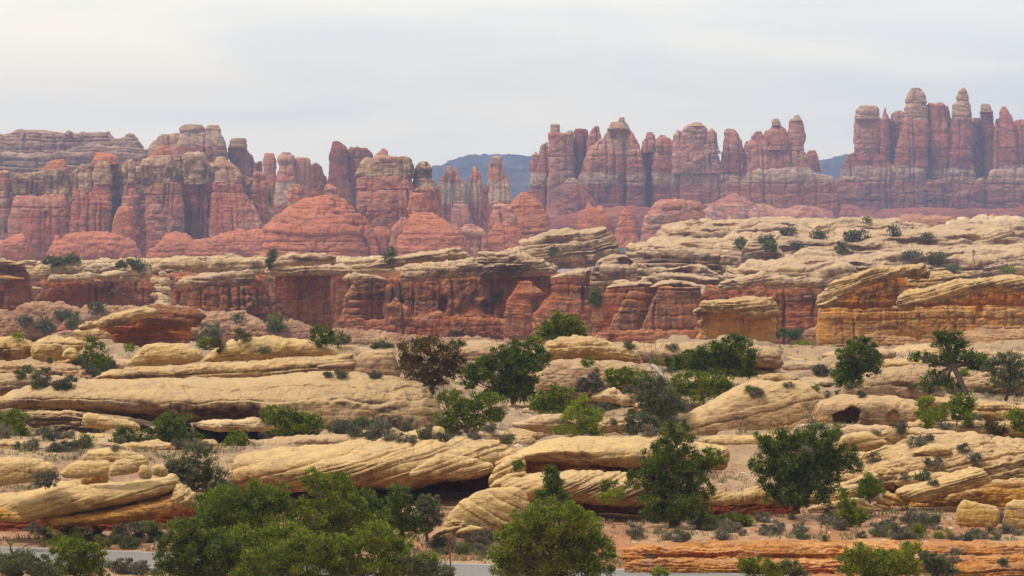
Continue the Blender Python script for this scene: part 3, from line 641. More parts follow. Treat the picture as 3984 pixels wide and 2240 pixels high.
# left front cliffs, A1
D = 2000
M_R, M_P, M_D, M_T = cliff_mats(D)
def cap_stops(y1, y2): return [(440 + y1 / 2.335, c) for y1, c in y2]
M_C = rock_mat('mottled_pale_cliff_head', D, (0.60, 0.46, 0.30), (0.36, 0.20, 0.13), varnish=0.75, vth=0.53, band=0.35, blotch=0.9)
CL = dict(amp=7, ns=50, st=2.2, th=(28, 150), ca=9, cth=(16, 80), bk=4.5, bw=(16, 80), step=3.0, n=3.4)
thing('rock_cliff', 'massive red cliff with mottled pale heads at the left, cut by a black slot', 'rock cliff', at('A1', 1100, 1330, D))
Z('pillar', 'A1', D, [(545, -60, 66), (600, -75, 74), (1350, -90, 72)], M_R, beds=[(775, 6, 12), (862, 6, 12)], **CL)
X('head', 'A1', D, [(85, 600, 780), (110, 565, 780), (150, 548, 780), (230, 560, 780), (320, 522, 780), (500, 512, 780), (630, 506, 780), (648, 560, 780)], 40, M_C, **CL)
X('wall', 'A1', D - 4, [(86, 762, 1350), (300, 760, 1350), (560, 752, 1350), (648, 760, 1350)], 46, M_R, beds=[(768, 6, 12), (860, 6, 14), (945, 5, 9)], joints=[(330, 4, 6)], **CL)
Z('head', 'A1', D, [(482, 722, 828), (495, 692, 842), (530, 660, 845), (700, 658, 846)], M_C, crown=0.06, **CL)
Z('wall', 'A1', D - 4, [(690, 656, 848), (780, 664, 1000), (800, 668, 1012), (1000, 650, 1002), (1080, 640, 985), (1350, 610, 980)], M_R, k=0.5, crown=0.0, beds=[(795, 6, 14), (700, 4, 7)], **CL)
Z('head', 'A1', D - 3, [(448, 900, 980), (470, 862, 1000), (560, 852, 1002), (650, 860, 1000)], M_P, **CL)
Z('band', 'A1', D - 2, [(646, 854, 1003), (745, 850, 1006), (790, 800, 1006)], M_R, crown=0.0, **CL)
Z('head', 'A1', D + 8, [(468, 1012, 1045), (500, 1000, 1076), (740, 1002, 1096), (1350, 1010, 1100)], M_C, **CL)
Z('head', 'A1', D, [(432, 1146, 1190), (460, 1124, 1214), (560, 1122, 1230), (648, 1130, 1234)], M_P, **CL)
Z('pillar', 'A1', D, [(646, 1126, 1236), (742, 1116, 1246), (760, 1104, 1268), (1060, 1092, 1290), (1350, 1080, 1292)], M_R, crown=0.0, beds=[(655, 4, 8), (748, 5, 10)], **CL)
Z('buttress', 'A1', D - 20, [(868, 1085, 1200), (900, 1066, 1212), (1060, 1022, 1220), (1350, 985, 1240)], M_T, k=0.7, **CL)
Z('head', 'A1', D - 2, [(392, 1400, 1560), (425, 1300, 1568), (480, 1272, 1570), (650, 1282, 1570)], M_C, crown=0.05, joints=[(1420, 6, 8)], **CL)
Z('wall', 'A1', D - 4, [(645, 1312, 1650), (735, 1306, 1655), (748, 1312, 1660), (900, 1322, 1664), (1350, 1330, 1700)], M_R, k=0.5, crown=0.0, beds=[(650, 5, 12), (740, 6, 14), (920, 4, 6)], joints=[(1405, 4, 6), (1520, 4, 6)], **CL)
Z('head', 'A1', D + 4, [(386, 1595, 1648), (410, 1582, 1657), (660, 1580, 1660)], M_C, **CL)
Z('head', 'A1', D + 2, [(365, 1765, 1848), (392, 1672, 1866), (500, 1666, 1872), (650, 1665, 1870)], M_C, crown=0.04, **CL)
Z('wall', 'A1', D + 2, [(640, 1660, 1930), (740, 1668, 1930), (1080, 1695, 1930), (1350, 1700, 1940)], M_D, k=0.5, crown=0.0, beds=[(645, 5, 11), (735, 5, 11)], joints=[(1725, 6, 14), (1850, 9, 22)], **CL)
Z('head', 'A1', D, [(408, 1992, 2046), (430, 1962, 2064), (475, 1952, 2140), (505, 1975, 2188), (560, 1952, 2204), (634, 1946, 2210)], M_P, **CL)
Z('wall', 'A1', D - 4, [(636, 1932, 2206), (710, 1936, 2214), (735, 1926, 2228), (900, 1922, 2320), (1060, 1912, 2400), (1350, 1900, 2460)], M_R, k=0.6, crown=0.0, beds=[(640, 5, 12), (716, 6, 13)], joints=[(2100, 4, 6)], **CL)
Z('knob', 'A1', D, [(578, 2228, 2262), (612, 2216, 2270), (650, 2222, 2264)], M_P, **CL)
Z('pillar', 'A1', D + 10, [(540, 2320, 2380), (560, 2312, 2400), (640, 2310, 2415), (740, 2300, 2420), (1350, 2280, 2440)], M_R, beds=[(735, 5, 10)], **CL)
Z('red_top', 'A1', D + 6, [(296, 1445, 1535), (330, 1402, 1572), (370, 1384, 1580), (420, 1330, 1580)], M_T, **CL)
Z('red_top', 'A1', D + 6, [(374, 890, 990), (400, 862, 1056), (470, 850, 1080)], M_T, **CL)
Z('red_top', 'A1', D + 6, [(430, 505, 585), (470, 442, 610), (540, 370, 630)], M_T, **CL)
Z('slot', 'A1', D + 40, [(850, 1240, 1330), (1350, 1240, 1340)], M_D, **CL)
A_ = dict(amp=9, ns=50, st=3.5, th=(10, 60), ca=3, bk=5, step=3.2)
X('back_wall', 'A1', D + 60, [(-160, 600, 1360), (60, 590, 1360), (500, 560, 1360), (650, 540, 1360), (840, 520, 1360), (1000, 500, 1360), (1240, 490, 1360), (1300, 470, 1360), (1560, 440, 1360), (1870, 430, 1360), (2000, 520, 1360), (2200, 560, 1360), (2500, 700, 1360)], 20, M_C, **CL)
thing('red_slope', 'low pink and red rock apron along the foot of the left cliffs', 'rock slope', at('A1', 1000, 1340, D - 60))
X('dome', 'A1', D - 50, [(-120, 1180, 1360), (0, 1150, 1360), (100, 1118, 1360), (230, 1115, 1360), (280, 1170, 1360), (300, 1300, 1360)], 50, M_T, flare=0.3, **A_)
X('dome', 'A1', D - 45, [(430, 1230, 1360), (470, 1150, 1360), (520, 1110, 1360), (560, 1140, 1360), (600, 1110, 1360), (850, 1082, 1360), (1050, 1086, 1360), (1160, 1130, 1360), (1250, 1200, 1360), (1290, 1320, 1360)], 60, M_T, flare=0.3, **A_)
X('dome', 'A1', D - 40, [(1320, 1260, 1360), (1420, 1200, 1360), (1500, 1120, 1360), (1600, 1080, 1360), (1700, 1092, 1360), (1760, 1160, 1360), (1900, 1130, 1360), (2000, 1082, 1360), (2200, 1058, 1360), (2400, 1062, 1360), (2500, 1100, 1360), (2560, 1320, 1360)], 60, M_T, flare=0.3, **A_)

# front red domes and pale capped butte, A2
D = 1850
M_R, M_P, M_D, M_T = cliff_mats(D)
thing('rock_butte', 'red butte with a wide flat pale cap and two dark lines, before the dark tower', 'rock butte', at('A2', 1250, 1200, D))
Z('caprock', 'A2', D + 10, [(388, 1085, 1195), (402, 1052, 1380), (430, 1012, 1400), (480, 988, 1408), (572, 980, 1420), (590, 990, 1408)], M_C, k=0.6, crown=0.0, joints=[(1060, 8, 8), (1240, 8, 8)], **CL)
Z('caprock', 'A2', D + 12, [(416, 1005, 1045), (450, 945, 1040), (586, 906, 1030)], M_C, **CL)
Z('band', 'A2', D + 10, [(588, 906, 1405), (685, 910, 1430)], M_R, k=0.5, crown=0.0, beds=[(592, 4, 8)], **CL)
Z('body', 'A2', D + 8, [(682, 912, 1636), (700, 948, 1634), (740, 920, 1620), (860, 912, 1640), (1000, 1000, 1650), (1060, 1020, 1660), (1340, 1020, 1700)], M_R, k=0.45, crown=0.0, beds=[(690, 6, 16)], joints=[(1380, 4, 5), (1590, 6, 9)], **CL)
Z('turret', 'A2', D + 12, [(440, 1502, 1556), (462, 1466, 1584), (520, 1436, 1598), (570, 1438, 1582), (600, 1430, 1588), (690, 1428, 1640)], M_C, beds=[(592, 4, 8)], **CL)
Z('buttress', 'A2', D - 10, [(742, 1405, 1500), (770, 1392, 1530), (820, 1376, 1532), (1000, 1370, 1560)], M_T, k=0.6, **CL)
Z('buttress', 'A2', D + 14, [(690, 1600, 1660), (760, 1590, 1672), (1000, 1590, 1700)], M_R, **CL)
thing('rock_dome', 'broad striped red dome carrying three small red knobs, left of the pale capped butte', 'rock dome', at('A2', 560, 1340, D - 30))
Z('dome', 'A2', D - 30, [(752, 470, 750), (775, 370, 786), (850, 278, 852), (930, 190, 905), (1000, 120, 970), (1060, 70, 1030), (1180, 62, 1050), (1340, 50, 1080)], M_T, k=0.7, crown=0.04, beds=[(928, 4, 7), (1165, 8, 14), (850, 3, 4)], amp=7, ns=60, st=8, th=(8, 44), bk=6, tilt=0.04, step=3.2)
Z('rib', 'A2', D - 40, [(920, 878, 940), (960, 880, 985), (1050, 930, 1050), (1150, 1000, 1075), (1250, 1035, 1100), (1340, 1050, 1110)], M_T, **CL)
Z('knob', 'A2', D - 30, [(656, 645, 685), (690, 614, 714), (735, 620, 714), (762, 600, 740)], M_R, **CL)
Z('knob', 'A2', D - 30, [(652, 300, 380), (690, 278, 408), (745, 274, 402), (800, 270, 410)], M_R, **CL)
Z('knob', 'A2', D - 20, [(696, 515, 555), (735, 494, 570), (775, 488, 576)], M_D, **CL)
thing('rock_dome', 'smaller red dome with a flat little top right of the broad striped dome', 'rock dome', at('A2', 1560, 1340, D - 40))
Z('dome', 'A2', D - 40, [(906, 1420, 1605), (922, 1402, 1636), (980, 1372, 1700), (1050, 1342, 1826), (1110, 1300, 1880), (1170, 1270, 1905), (1340, 1245, 1950)], M_T, k=0.7, crown=0.02, beds=[(1165, 6, 8)], amp=8, ns=45, st=8, bk=6, th=(8, 44), step=3.2)
Z('lobe', 'A2', D - 30, [(962, 1310, 1376), (1000, 1270, 1380), (1060, 1232, 1396), (1200, 1208, 1404), (1340, 1200, 1404)], M_R, k=0.8, **CL)
Z('boulder', 'A2', D - 20, [(1035, 1080, 1200), (1060, 1060, 1220), (1110, 1040, 1230), (1340, 1030, 1230)], M_T, **CL)
thing('rock_mound', 'lumpy dark red mound in the gap below the double pointed spire', 'rock mound', at('A2', 1980, 1320, D))
Z('mound', 'A2', D + 10, [(1015, 1890, 1980), (1050, 1845, 2010), (1090, 1850, 2060), (1150, 1900, 2100), (1340, 1920, 2120)], M_R, k=0.8, **CL)
thing('rock_dome', 'rounded red mound with a small pointed top below the capped finger spire', 'rock dome', at('A3', 100, 1300, D + 60))
Z('mound', 'A3', D + 60, [(816, 70, 118), (845, 36, 150), (880, 15, 200), (930, -25, 255), (1000, -45, 300), (1140, -85, 345), (1320, -120, 370)], M_T, k=0.7, joints=[(100, 8, 8)], amp=7, st=8, bk=6, th=(8, 44), step=3.2)
Z('lobe', 'A2', D + 40, [(842, 2170, 2290), (870, 2150, 2330), (960, 2120, 2360), (1340, 2100, 2380)], M_R, k=0.7, **CL)
Z('lobe', 'A2', D + 20, [(1010, 2170, 2330), (1060, 2130, 2400), (1160, 2110, 2420), (1340, 2100, 2440)], M_T, k=0.7, **CL)
thing('rock_dome', 'squat dark red mound with two little points in front of the castle massif', 'rock dome', at('A3', 730, 1300, D + 80))
Z('mound', 'A3', D + 80, [(975, 630, 800), (1000, 606, 830), (1060, 590, 876), (1120, 570, 890), (1320, 540, 910)], M_T, k=0.6, crown=0.1, amp=7, st=4, bk=5, th=(9, 44), step=3.2)
Z('knob', 'A3', D + 80, [(915, 668, 690), (945, 650, 716), (980, 640, 740)], M_T, amp=3, st=3, step=3)
Z('knob', 'A3', D + 80, [(930, 770, 796), (955, 745, 816), (985, 735, 826)], M_T, amp=3, st=3, step=3)
thing('rock_cone', 'small red cone standing alone between two mounds in front of the castle massif', 'rock cone', at('A3', 1020, 1300, D + 60))
Z('cone', 'A3', D + 60, [(968, 1000, 1042), (1010, 962, 1076), (1060, 945, 1100), (1120, 925, 1115), (1320, 900, 1150)], M_T, k=0.8, beds=[(1125, 6, 8)], amp=6, st=3.5, bk=4, th=(9, 44), step=3.2)
thing('rock_mesa', 'flat topped dark red mound at the right of the small red cone', 'rock mound', at('A3', 1450, 1300, D + 80))
Z('mound', 'A3', D + 80, [(892, 1340, 1640), (910, 1290, 1690), (960, 1255, 1715), (1040, 1190, 1730), (1110, 1160, 1740), (1320, 1130, 1760)], M_R, k=0.5, crown=0.02, beds=[(970, 5, 9), (1120, 4, 6)], joints=[(1320, 4, 5), (1500, 4, 5)], amp=7, st=3.5, bk=5, th=(9, 50), step=3.2)
# ------------------------------------------------------------------ bench of pale slickrock over red walls
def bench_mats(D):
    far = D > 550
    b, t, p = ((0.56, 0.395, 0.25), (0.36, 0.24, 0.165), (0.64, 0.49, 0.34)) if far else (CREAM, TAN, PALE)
    return (rock_mat('slickrock_%d' % D, D, b, t, varnish=0.75, vth=0.53, band=0.75, tilt=0.10, blotch=0.8 if far else 0.6, pale=p, palev=0.45),  # varnish on the steep faces doubles as painted shade of the ledges
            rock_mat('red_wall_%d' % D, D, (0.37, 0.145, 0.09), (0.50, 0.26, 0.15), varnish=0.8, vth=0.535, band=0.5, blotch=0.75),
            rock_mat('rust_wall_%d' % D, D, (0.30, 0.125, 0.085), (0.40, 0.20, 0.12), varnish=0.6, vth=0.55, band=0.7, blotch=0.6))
WL = dict(n=5, amp=11, ns=70, st=4, th=(18, 90), ca=12, cth=(22, 100), bk=9, step=3.2)
SK = dict(amp=14, ns=90, st=12, th=(8, 50), ca=2, bk=6, bw=(40, 180), warp=26, step=3.2)
CP = dict(amp=9, ns=50, st=8, th=(6, 26), ca=2, cth=(30, 90), bk=8, bw=(24, 90), step=3.2)

# upper slickrock benches, far to near
D = 1080
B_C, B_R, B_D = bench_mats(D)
thing('slickrock_bench', 'far pale slickrock crest at the top right, whitish domes at its right end', 'rock bench', at('B4', 800, 400, D))
X('dome', 'B4', D + 60, [(1600, 170, 300), (1690, 95, 300), (1760, 62, 300), (1850, 75, 300), (1900, 48, 300), (1990, 36, 300), (2130, 75, 300), (2180, 78, 300), (2260, 48, 300), (2420, 30, 300)], 120, rock_mat('whitish_slickrock', D, (0.70, 0.58, 0.43), (0.60, 0.46, 0.33), varnish=0.2, band=0.5, pale=PALE, palev=0.4), n=2.2, **SK)
X('red_dome', 'B4', D + 260, [(1130, 130, 260), (1240, 80, 260), (1320, 66, 260), (1430, 82, 260), (1540, 62, 260), (1640, 40, 260), (1700, 52, 260), (1760, 120, 260)], 70, rock_mat('far_red_dome', D + 260, (0.47, 0.27, 0.2), (0.43, 0.23, 0.17), varnish=0.2), n=2.2, **SK)
X('red_dome', 'B4', D + 120, [(1960, 80, 260), (2010, 40, 260), (2060, 30, 260), (2130, 55, 260), (2200, 80, 260)], 40, rock_mat('pinkish_dome', D, (0.55, 0.30, 0.21), (0.5, 0.25, 0.17), varnish=0.2), n=2.2, **SK)
X('crest', 'B3', D, [(1250, 300, 420), (1290, 246, 420), (1360, 190, 420), (1450, 122, 420), (1600, 96, 420), (1700, 86, 420), (1900, 88, 420), (2100, 92, 420), (2300, 78, 420), (2400, 80, 420), (2560, 92, 420), (2760, 104, 420), (2920, 118, 420), (2990, 90, 420), (3260, 96, 420), (3500, 106, 420), (3740, 138, 420), (3790, 170, 420), (3980, 120, 420), (4200, 110, 420), (4700, 100, 420)], 150, B_C, n=2.3, dents=[(1900, 150, 120, 20, 40), (2200, 205, 170, 22, 40), (2750, 170, 120, 22, 36), (3200, 160, 180, 20, 40), (1500, 225, 120, 20, 36), (1660, 150, 110, 34, 40), (3620, 165, 120, 30, 40), (2480, 130, 90, 18, 26)], flare=0.5, tilt=-0.08, **SK)
D = 960
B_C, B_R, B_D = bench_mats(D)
thing('slickrock_dome', 'rounded slickrock hump with a dark alcove near its top, left end of the upper bench', 'rock dome', at('B3', 450, 480, D))
X('hump', 'B3', D, [(-160, 430, 520), (-60, 360, 520), (20, 320, 520), (100, 268, 520), (200, 216, 520), (330, 176, 520), (480, 162, 520), (600, 184, 520), (700, 158, 520), (790, 158, 520), (850, 200, 520), (930, 252, 520), (980, 330, 520)], 70, B_C, n=2.2, tilt=-0.16, dents=[(390, 268, 130, 40, 45)], **SK)
thing('slickrock_bench', 'broad tier of tilted slickrock plates with shrubs, below the far pale crest', 'rock bench', at('B3', 2400, 600, D - 40))
X('tier', 'B3', D - 30, [(960, 430, 640), (1000, 320, 640), (1150, 306, 640), (1250, 262, 640), (1400, 260, 640), (1700, 250, 640), (1900, 262, 640), (2100, 200, 640), (2400, 190, 640), (2700, 215, 640), (2900, 240, 640), (3300, 200, 640), (3700, 190, 640), (4100, 170, 640), (4700, 160, 640)], 170, B_C, n=2.2, flare=0.5, tilt=-0.10, dents=[(1500, 330, 200, 24, 50), (2150, 300, 140, 22, 40), (2750, 310, 200, 24, 46), (3150, 335, 170, 24, 46), (3600, 290, 240, 26, 50), (4050, 250, 160, 22, 44), (1250, 400, 140, 24, 40), (4420, 290, 130, 34, 40), (3090, 200, 60, 40, 24), (2460, 370, 90, 40, 36)], **SK)
X('plate', 'B3', D - 70, [(1110, 440, 640), (1150, 380, 640), (1220, 340, 640), (1300, 308, 640), (1500, 300, 640), (1640, 330, 640), (1760, 380, 640), (1860, 440, 640), (1900, 560, 640)], 60, B_C, n=2.3, tilt=0.05, dents=[(1620, 520, 220, 28, 34)], **SK)
X('plate', 'B3', D - 60, [(2040, 480, 640), (2080, 400, 640), (2090, 320, 640), (2130, 285, 640), (2280, 275, 640), (2420, 340, 640), (2460, 420, 640), (2700, 470, 640), (2900, 480, 640)], 60, B_C, n=2.3, tilt=-0.2, dents=[(2310, 420, 80, 40, 34)], **SK)
D = 860
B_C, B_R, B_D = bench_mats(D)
thing('slickrock_bench', 'long lower slickrock tier with a dark shaded undercut in its middle, above the orange wall', 'rock bench', at('B4', 1000, 640, D))
X('tier', 'B4', D, [(-420, 580, 700), (-380, 480, 700), (-280, 520, 700), (-150, 440, 700), (0, 450, 700), (200, 400, 700), (480, 380, 700), (700, 400, 700), (1000, 380, 700), (1200, 350, 700), (1500, 330, 700), (1700, 340, 700), (1900, 330, 700), (2100, 310, 700), (2500, 300, 700)], 130, B_C, n=2.3, flare=0.4, tilt=-0.07, dents=[(-100, 560, 160, 22, 44), (150, 500, 130, 20, 40), (700, 480, 140, 20, 40), (1000, 525, 200, 20, 40), (1720, 525, 170, 20, 42), (1600, 385, 180, 18, 34), (1340, 455, 330, 56, 60), (2130, 305, 160, 40, 40), (1860, 430, 16, 70, 26), (330, 470, 200, 20, 26), (600, 420, 16, 40, 16)], **SK)
X('plate', 'B4', D - 60, [(-60, 620, 720), (0, 560, 720), (120, 490, 720), (300, 470, 720), (420, 520, 720), (480, 490, 720), (640, 470, 720), (780, 500, 720), (860, 560, 720), (900, 680, 720)], 60, B_C, n=2.3, tilt=-0.15, **SK)
thing('slickrock_ledge', 'stacked rounded slickrock ledges above the central red wall, with a dark round hollow', 'rock ledge', at('B3', 1000, 640, D - 30))
X('ledge', 'B3', D - 30, [(700, 560, 680), (760, 460, 680), (820, 430, 680), (900, 405, 680), (1000, 400, 680), (1080, 430, 680), (1120, 500, 680), (1140, 640, 680)], 36, B_C, n=2.6, dents=[(1010, 470, 80, 50, 40)], **SK)
X('ledge', 'B3', D - 40, [(1120, 560, 660), (1130, 500, 660), (1280, 500, 660), (1400, 510, 660), (1600, 480, 660), (1700, 500, 660), (1860, 560, 660), (1920, 640, 660)], 40, B_C, n=2.8, dents=[(1520, 540, 120, 40, 40)], **SK)
X('ledge', 'B3', D - 45, [(780, 560, 600), (810, 505, 600), (850, 482, 600), (1000, 484, 600), (1050, 500, 600), (1060, 580, 600)], 24, B_C, n=2.6, **SK)

# central wall
D = 720
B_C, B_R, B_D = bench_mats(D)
thing('cliff_bench', 'central dark red wall streaked with varnish under overhanging layered pale caps', 'cliff', at('B2', 1750, 1040, D))
X('wall', 'B2', D, [(1160, 560, 1120), (1180, 490, 1120), (1400, 480, 1120), (1700, 460, 1120), (2060, 430, 1120), (2330, 420, 1120), (2660, 440, 1120), (2720, 500, 1120), (2760, 560, 1120)], 46, B_R, joints=[(1390, 12, 16), (1690, 22, 26), (1780, 10, 12), (2200, 14, 16)], dents=[(1700, 710, 46, 90, 50), (2080, 700, 50, 40, 40), (2000, 740, 180, 70, 26), (1320, 690, 30, 34, 22)], beds=[(800, 6, 12)], **WL)
X('lower_wall', 'B2', D - 14, [(1150, 860, 1120), (1190, 700, 1120), (1260, 640, 1120), (1400, 800, 1120), (1440, 830, 1120), (1660, 800, 1120), (1700, 820, 1120), (2000, 840, 1120), (2330, 850, 1120), (2500, 900, 1120)], 30, B_R, **WL)
X('caprock', 'B2', D - 10, [(985, 362, 378), (1060, 340, 374), (1200, 292, 376), (1400, 256, 360), (1600, 224, 330), (1800, 208, 312), (1930, 232, 312), (1950, 290, 306)], 60, B_C, n=2.3, tilt=-0.16, **CP)
X('caprock', 'B2', D - 22, [(1290, 390, 460), (1310, 358, 490), (1380, 340, 500), (1500, 334, 490), (1700, 322, 470), (1960, 296, 446), (2040, 350, 430), (2070, 400, 420)], 64, B_C, n=2.5, beds=[(405, 4, 12)], **CP)
X('caprock', 'B2', D - 4, [(1960, 280, 450), (2010, 240, 450), (2150, 225, 450), (2330, 210, 455), (2500, 260, 450), (2640, 330, 440), (2700, 380, 430), (2730, 420, 426)], 70, B_C, n=2.5, tilt=-0.06, beds=[(330, 5, 16), (400, 5, 14)], **CP)
X('caprock', 'B3', D - 26, [(330, 606, 616), (380, 580, 622), (480, 556, 620), (600, 540, 612), (690, 530, 600), (700, 570, 590)], 44, B_C, n=2.4, tilt=-0.1, **CP)
Z('pillar', 'B3', D - 14, [(590, 350, 690), (620, 342, 688), (750, 340, 680), (830, 260, 690), (920, 180, 700), (1100, 40, 720), (1300, -20, 740)], B_R, k=0.5, crown=0.0, amp=7, st=5, th=(14, 50), ca=6, cth=(20, 60), dents=[(620, 760, 16, 140, 16)], bk=6, step=3.2)
Z('dome', 'B3', D - 30, [(652, 45, 160), (680, 20, 195), (730, 0, 240), (750, -20, 256), (800, -60, 140), (960, -70, 150), (1200, -90, 160)], B_R, k=0.6, amp=6, st=5, th=(10, 36), ca=4, bk=6, step=3.2)
thing('cliff_bench', 'short red pedestal with a thin pale lip split by a black crack, left of centre', 'cliff', at('B2', 980, 1040, D + 10))
X('caprock', 'B2', D, [(775, 478, 490), (830, 440, 500), (880, 416, 500), (1000, 420, 492), (1080, 446, 492), (1170, 480, 505), (1180, 492, 500)], 40, B_C, n=2.4, **CP)
Z('wall', 'B2', D + 4, [(488, 890, 1180), (520, 870, 1180), (600, 820, 1185), (670, 775, 1190), (760, 770, 1200), (1120, 740, 1220)], B_R, k=0.4, crown=0.0, joints=[(1052, 7, 26)], beds=[(664, 6, 14)], amp=7, st=6, th=(9, 34), bk=6, step=3.2)
X('ledge', 'B2', D - 20, [(700, 900, 1120), (760, 830, 1120), (800, 790, 1120), (900, 800, 1120), (1000, 850, 1120), (1160, 860, 1120), (1300, 960, 1120)], 34, B_D, n=3, **CP)
thing('cliff_bench', 'square red buttress with a two lobed white boulder cap, beside a pale cleft', 'cliff', at('B2', 400, 1040, D + 20))
X('boulder_cap', 'B2', D + 8, [(148, 325, 346), (180, 296, 354), (240, 280, 354), (330, 276, 352), (400, 264, 350), (440, 268, 350), (500, 240, 352), (560, 246, 352), (620, 236, 352), (690, 264, 350), (718, 310, 340)], 40, B_C, n=2.3, beds=[], joints=[(410, 14, 12)], **CP)
X('caprock', 'B2', D + 16, [(60, 400, 424), (110, 362, 440), (180, 348, 440), (400, 346, 440), (740, 350, 436), (860, 380, 430), (900, 410, 424)], 46, B_C, n=2.5, **CP)
Z('wall', 'B2', D + 20, [(424, 158, 850), (440, 160, 640), (560, 166, 640), (700, 190, 660), (900, 240, 700), (1120, 220, 760)], B_R, k=0.35, crown=0.0, joints=[(378, 8, 14), (620, 12, 20), (230, 8, 9)], amp=7, st=5, th=(12, 44), ca=7, cth=(20, 60), bk=6, step=3.2)
Z('wall', 'B2', D + 40, [(424, 560, 900), (560, 600, 900), (900, 640, 900), (1120, 640, 900)], B_D, k=0.3, crown=0.0, joints=[(660, 30, 40)], **SP)
Z('pinnacle', 'B2', D + 12, [(436, 95, 120), (470, 98, 140), (520, 110, 150), (600, 124, 138)], B_C, amp=2, st=2, step=3)
X('back_shelf', 'B2', D + 60, [(600, 330, 430), (700, 290, 430), (900, 284, 430), (1100, 286, 430), (1250, 300, 430)], 60, rock_mat('chalky_shelf', D, PALE, (0.60, 0.47, 0.34), varnish=0.3), n=2.6, **CP)
# left bench, B1
D = 780
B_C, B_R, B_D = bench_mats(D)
W_C = rock_mat('whitish_cap', D, PALE, (0.52, 0.40, 0.28), varnish=0.6, band=0.8)
thing('cliff_bench', 'dark red wall with a broad whitish shelf on top, left of the pale boulder chute', 'cliff', at('B1', 900, 800, D))
X('wall', 'B1', D, [(330, 480, 900), (380, 400, 900), (460, 370, 900), (800, 360, 900), (1040, 380, 900), (1200, 360, 900), (1515, 370, 900), (1530, 420, 900)], 44, B_R, joints=[(640, 10, 14), (1380, 9, 10), (1020, 12, 14)], dents=[(350, 480, 80, 60, 30), (560, 590, 150, 26, 26)], beds=[(560, 5, 8)], **WL)
X('caprock', 'B1', D - 6, [(280, 310, 350), (340, 262, 360), (440, 220, 380), (560, 190, 380), (800, 182, 372), (1000, 190, 366), (1150, 200, 370), (1250, 250, 366), (1290, 290, 350)], 70, W_C, n=2.3, **CP)
X('caprock', 'B1', D - 16, [(468, 392, 404), (520, 340, 402), (700, 320, 388), (900, 300, 372), (1000, 320, 352), (1010, 340, 350)], 40, W_C, n=2.4, **CP)
X('caprock', 'B1', D - 14, [(1002, 322, 336), (1040, 290, 384), (1150, 284, 380), (1260, 300, 330)], 36, W_C, n=2.3, **CP)
X('caprock', 'B1', D - 18, [(1200, 360, 372), (1260, 300, 378), (1330, 250, 380), (1450, 226, 380), (1510, 235, 372), (1520, 300, 340)], 36, W_C, n=2.4, **CP)
X('ledge', 'B1', D - 8, [(270, 466, 480), (300, 452, 482), (400, 448, 480), (430, 470, 478)], 20, W_C, n=2.3, **CP)
thing('cliff_bench', 'red wall with deep dark overhangs under tan ledges, at the left edge of view', 'cliff', at('B1', 100, 900, D - 20))
X('wall', 'B1', D - 20, [(-120, 200, 960), (0, 210, 960), (150, 220, 960), (260, 250, 960), (300, 380, 960), (330, 600, 960), (360, 760, 960)], 44, B_D, joints=[(40, 22, 26), (110, 8, 10)], beds=[(380, 10, 22), (290, 6, 12)], **WL)
X('caprock', 'B1', D - 24, [(-120, 150, 240), (0, 160, 230), (100, 176, 230), (180, 200, 250), (280, 180, 230), (350, 190, 250), (380, 220, 240)], 54, B_C, n=2.4, **CP)
X('caprock', 'B1', D - 28, [(-120, 330, 384), (0, 336, 380), (120, 350, 376), (250, 366, 378)], 50, rock_mat('yellow_ledge', D, (0.5, 0.34, 0.17), (0.4, 0.2, 0.11)), n=2.6, **CP)
thing('cliff_bench', 'streaked red wall under a layered pale roof, just right of the pale boulder chute', 'cliff', at('B1', 2100, 800, D - 30))
X('wall', 'B1', D - 30, [(1700, 620, 900), (1720, 380, 900), (1780, 330, 900), (2000, 320, 900), (2300, 330, 900), (2560, 330, 900), (2700, 420, 900), (2720, 560, 900)], 44, B_R, joints=[(2110, 10, 14), (1985, 8, 10), (2470, 16, 24)], beds=[(440, 4, 8)], **WL)
X('caprock', 'B1', D - 40, [(1560, 262, 300), (1620, 190, 300), (1750, 170, 290), (2000, 152, 300), (2300, 146, 310), (2600, 158, 330), (2760, 200, 330), (2800, 300, 320)], 70, W_C, n=2.4, tilt=-0.05, **CP)
X('caprock', 'B1', D - 48, [(1770, 428, 440), (1830, 370, 440), (1960, 350, 436), (2080, 320, 440), (2300, 300, 436), (2530, 268, 430), (2550, 300, 420)], 46, B_C, n=2.5, beds=[(380, 5, 12)], **CP)
thing('rubble_chute', 'pale boulder chute filling the cleft between two red walls', 'rock chute', at('B1', 1610, 700, D + 6))
for i, (x, y, r) in enumerate([(1570, 260, 60), (1640, 320, 50), (1560, 390, 55), (1650, 400, 60), (1590, 470, 60), (1670, 480, 50), (1590, 560, 75), (1540, 540, 40), (1650, 580, 60), (1610, 640, 80), (1690, 650, 60)]):
    Z('boulder', 'B1', D + 6 - i, [(y - r * .6, x - r * .5, x + r * .4), (y - r * .2, x - r, x + r * .9), (y + r * .5, x - r * .9, x + r), (y + r * .8, x - r * .4, x + r * .5)], W_C, amp=5, ns=25, st=2, bk=6, step=3.2)
X('chute_floor', 'B1', D + 20, [(1500, 330, 900), (1560, 240, 900), (1680, 250, 900), (1740, 380, 900)], 30, W_C, n=2.5, **CP)
thing('cliff_bench', 'set back red wall glimpsed through the gaps between the nearer red walls', 'cliff', at('B2', 900, 1040, 860))
X('wall', 'B1', 860, [(-160, 420, 960), (300, 360, 960), (1200, 330, 960), (2400, 340, 960), (3200, 330, 960), (3800, 320, 960), (4400, 340, 960), (5200, 330, 960), (6000, 340, 960), (6800, 360, 960)], 40, B_D, **WL)
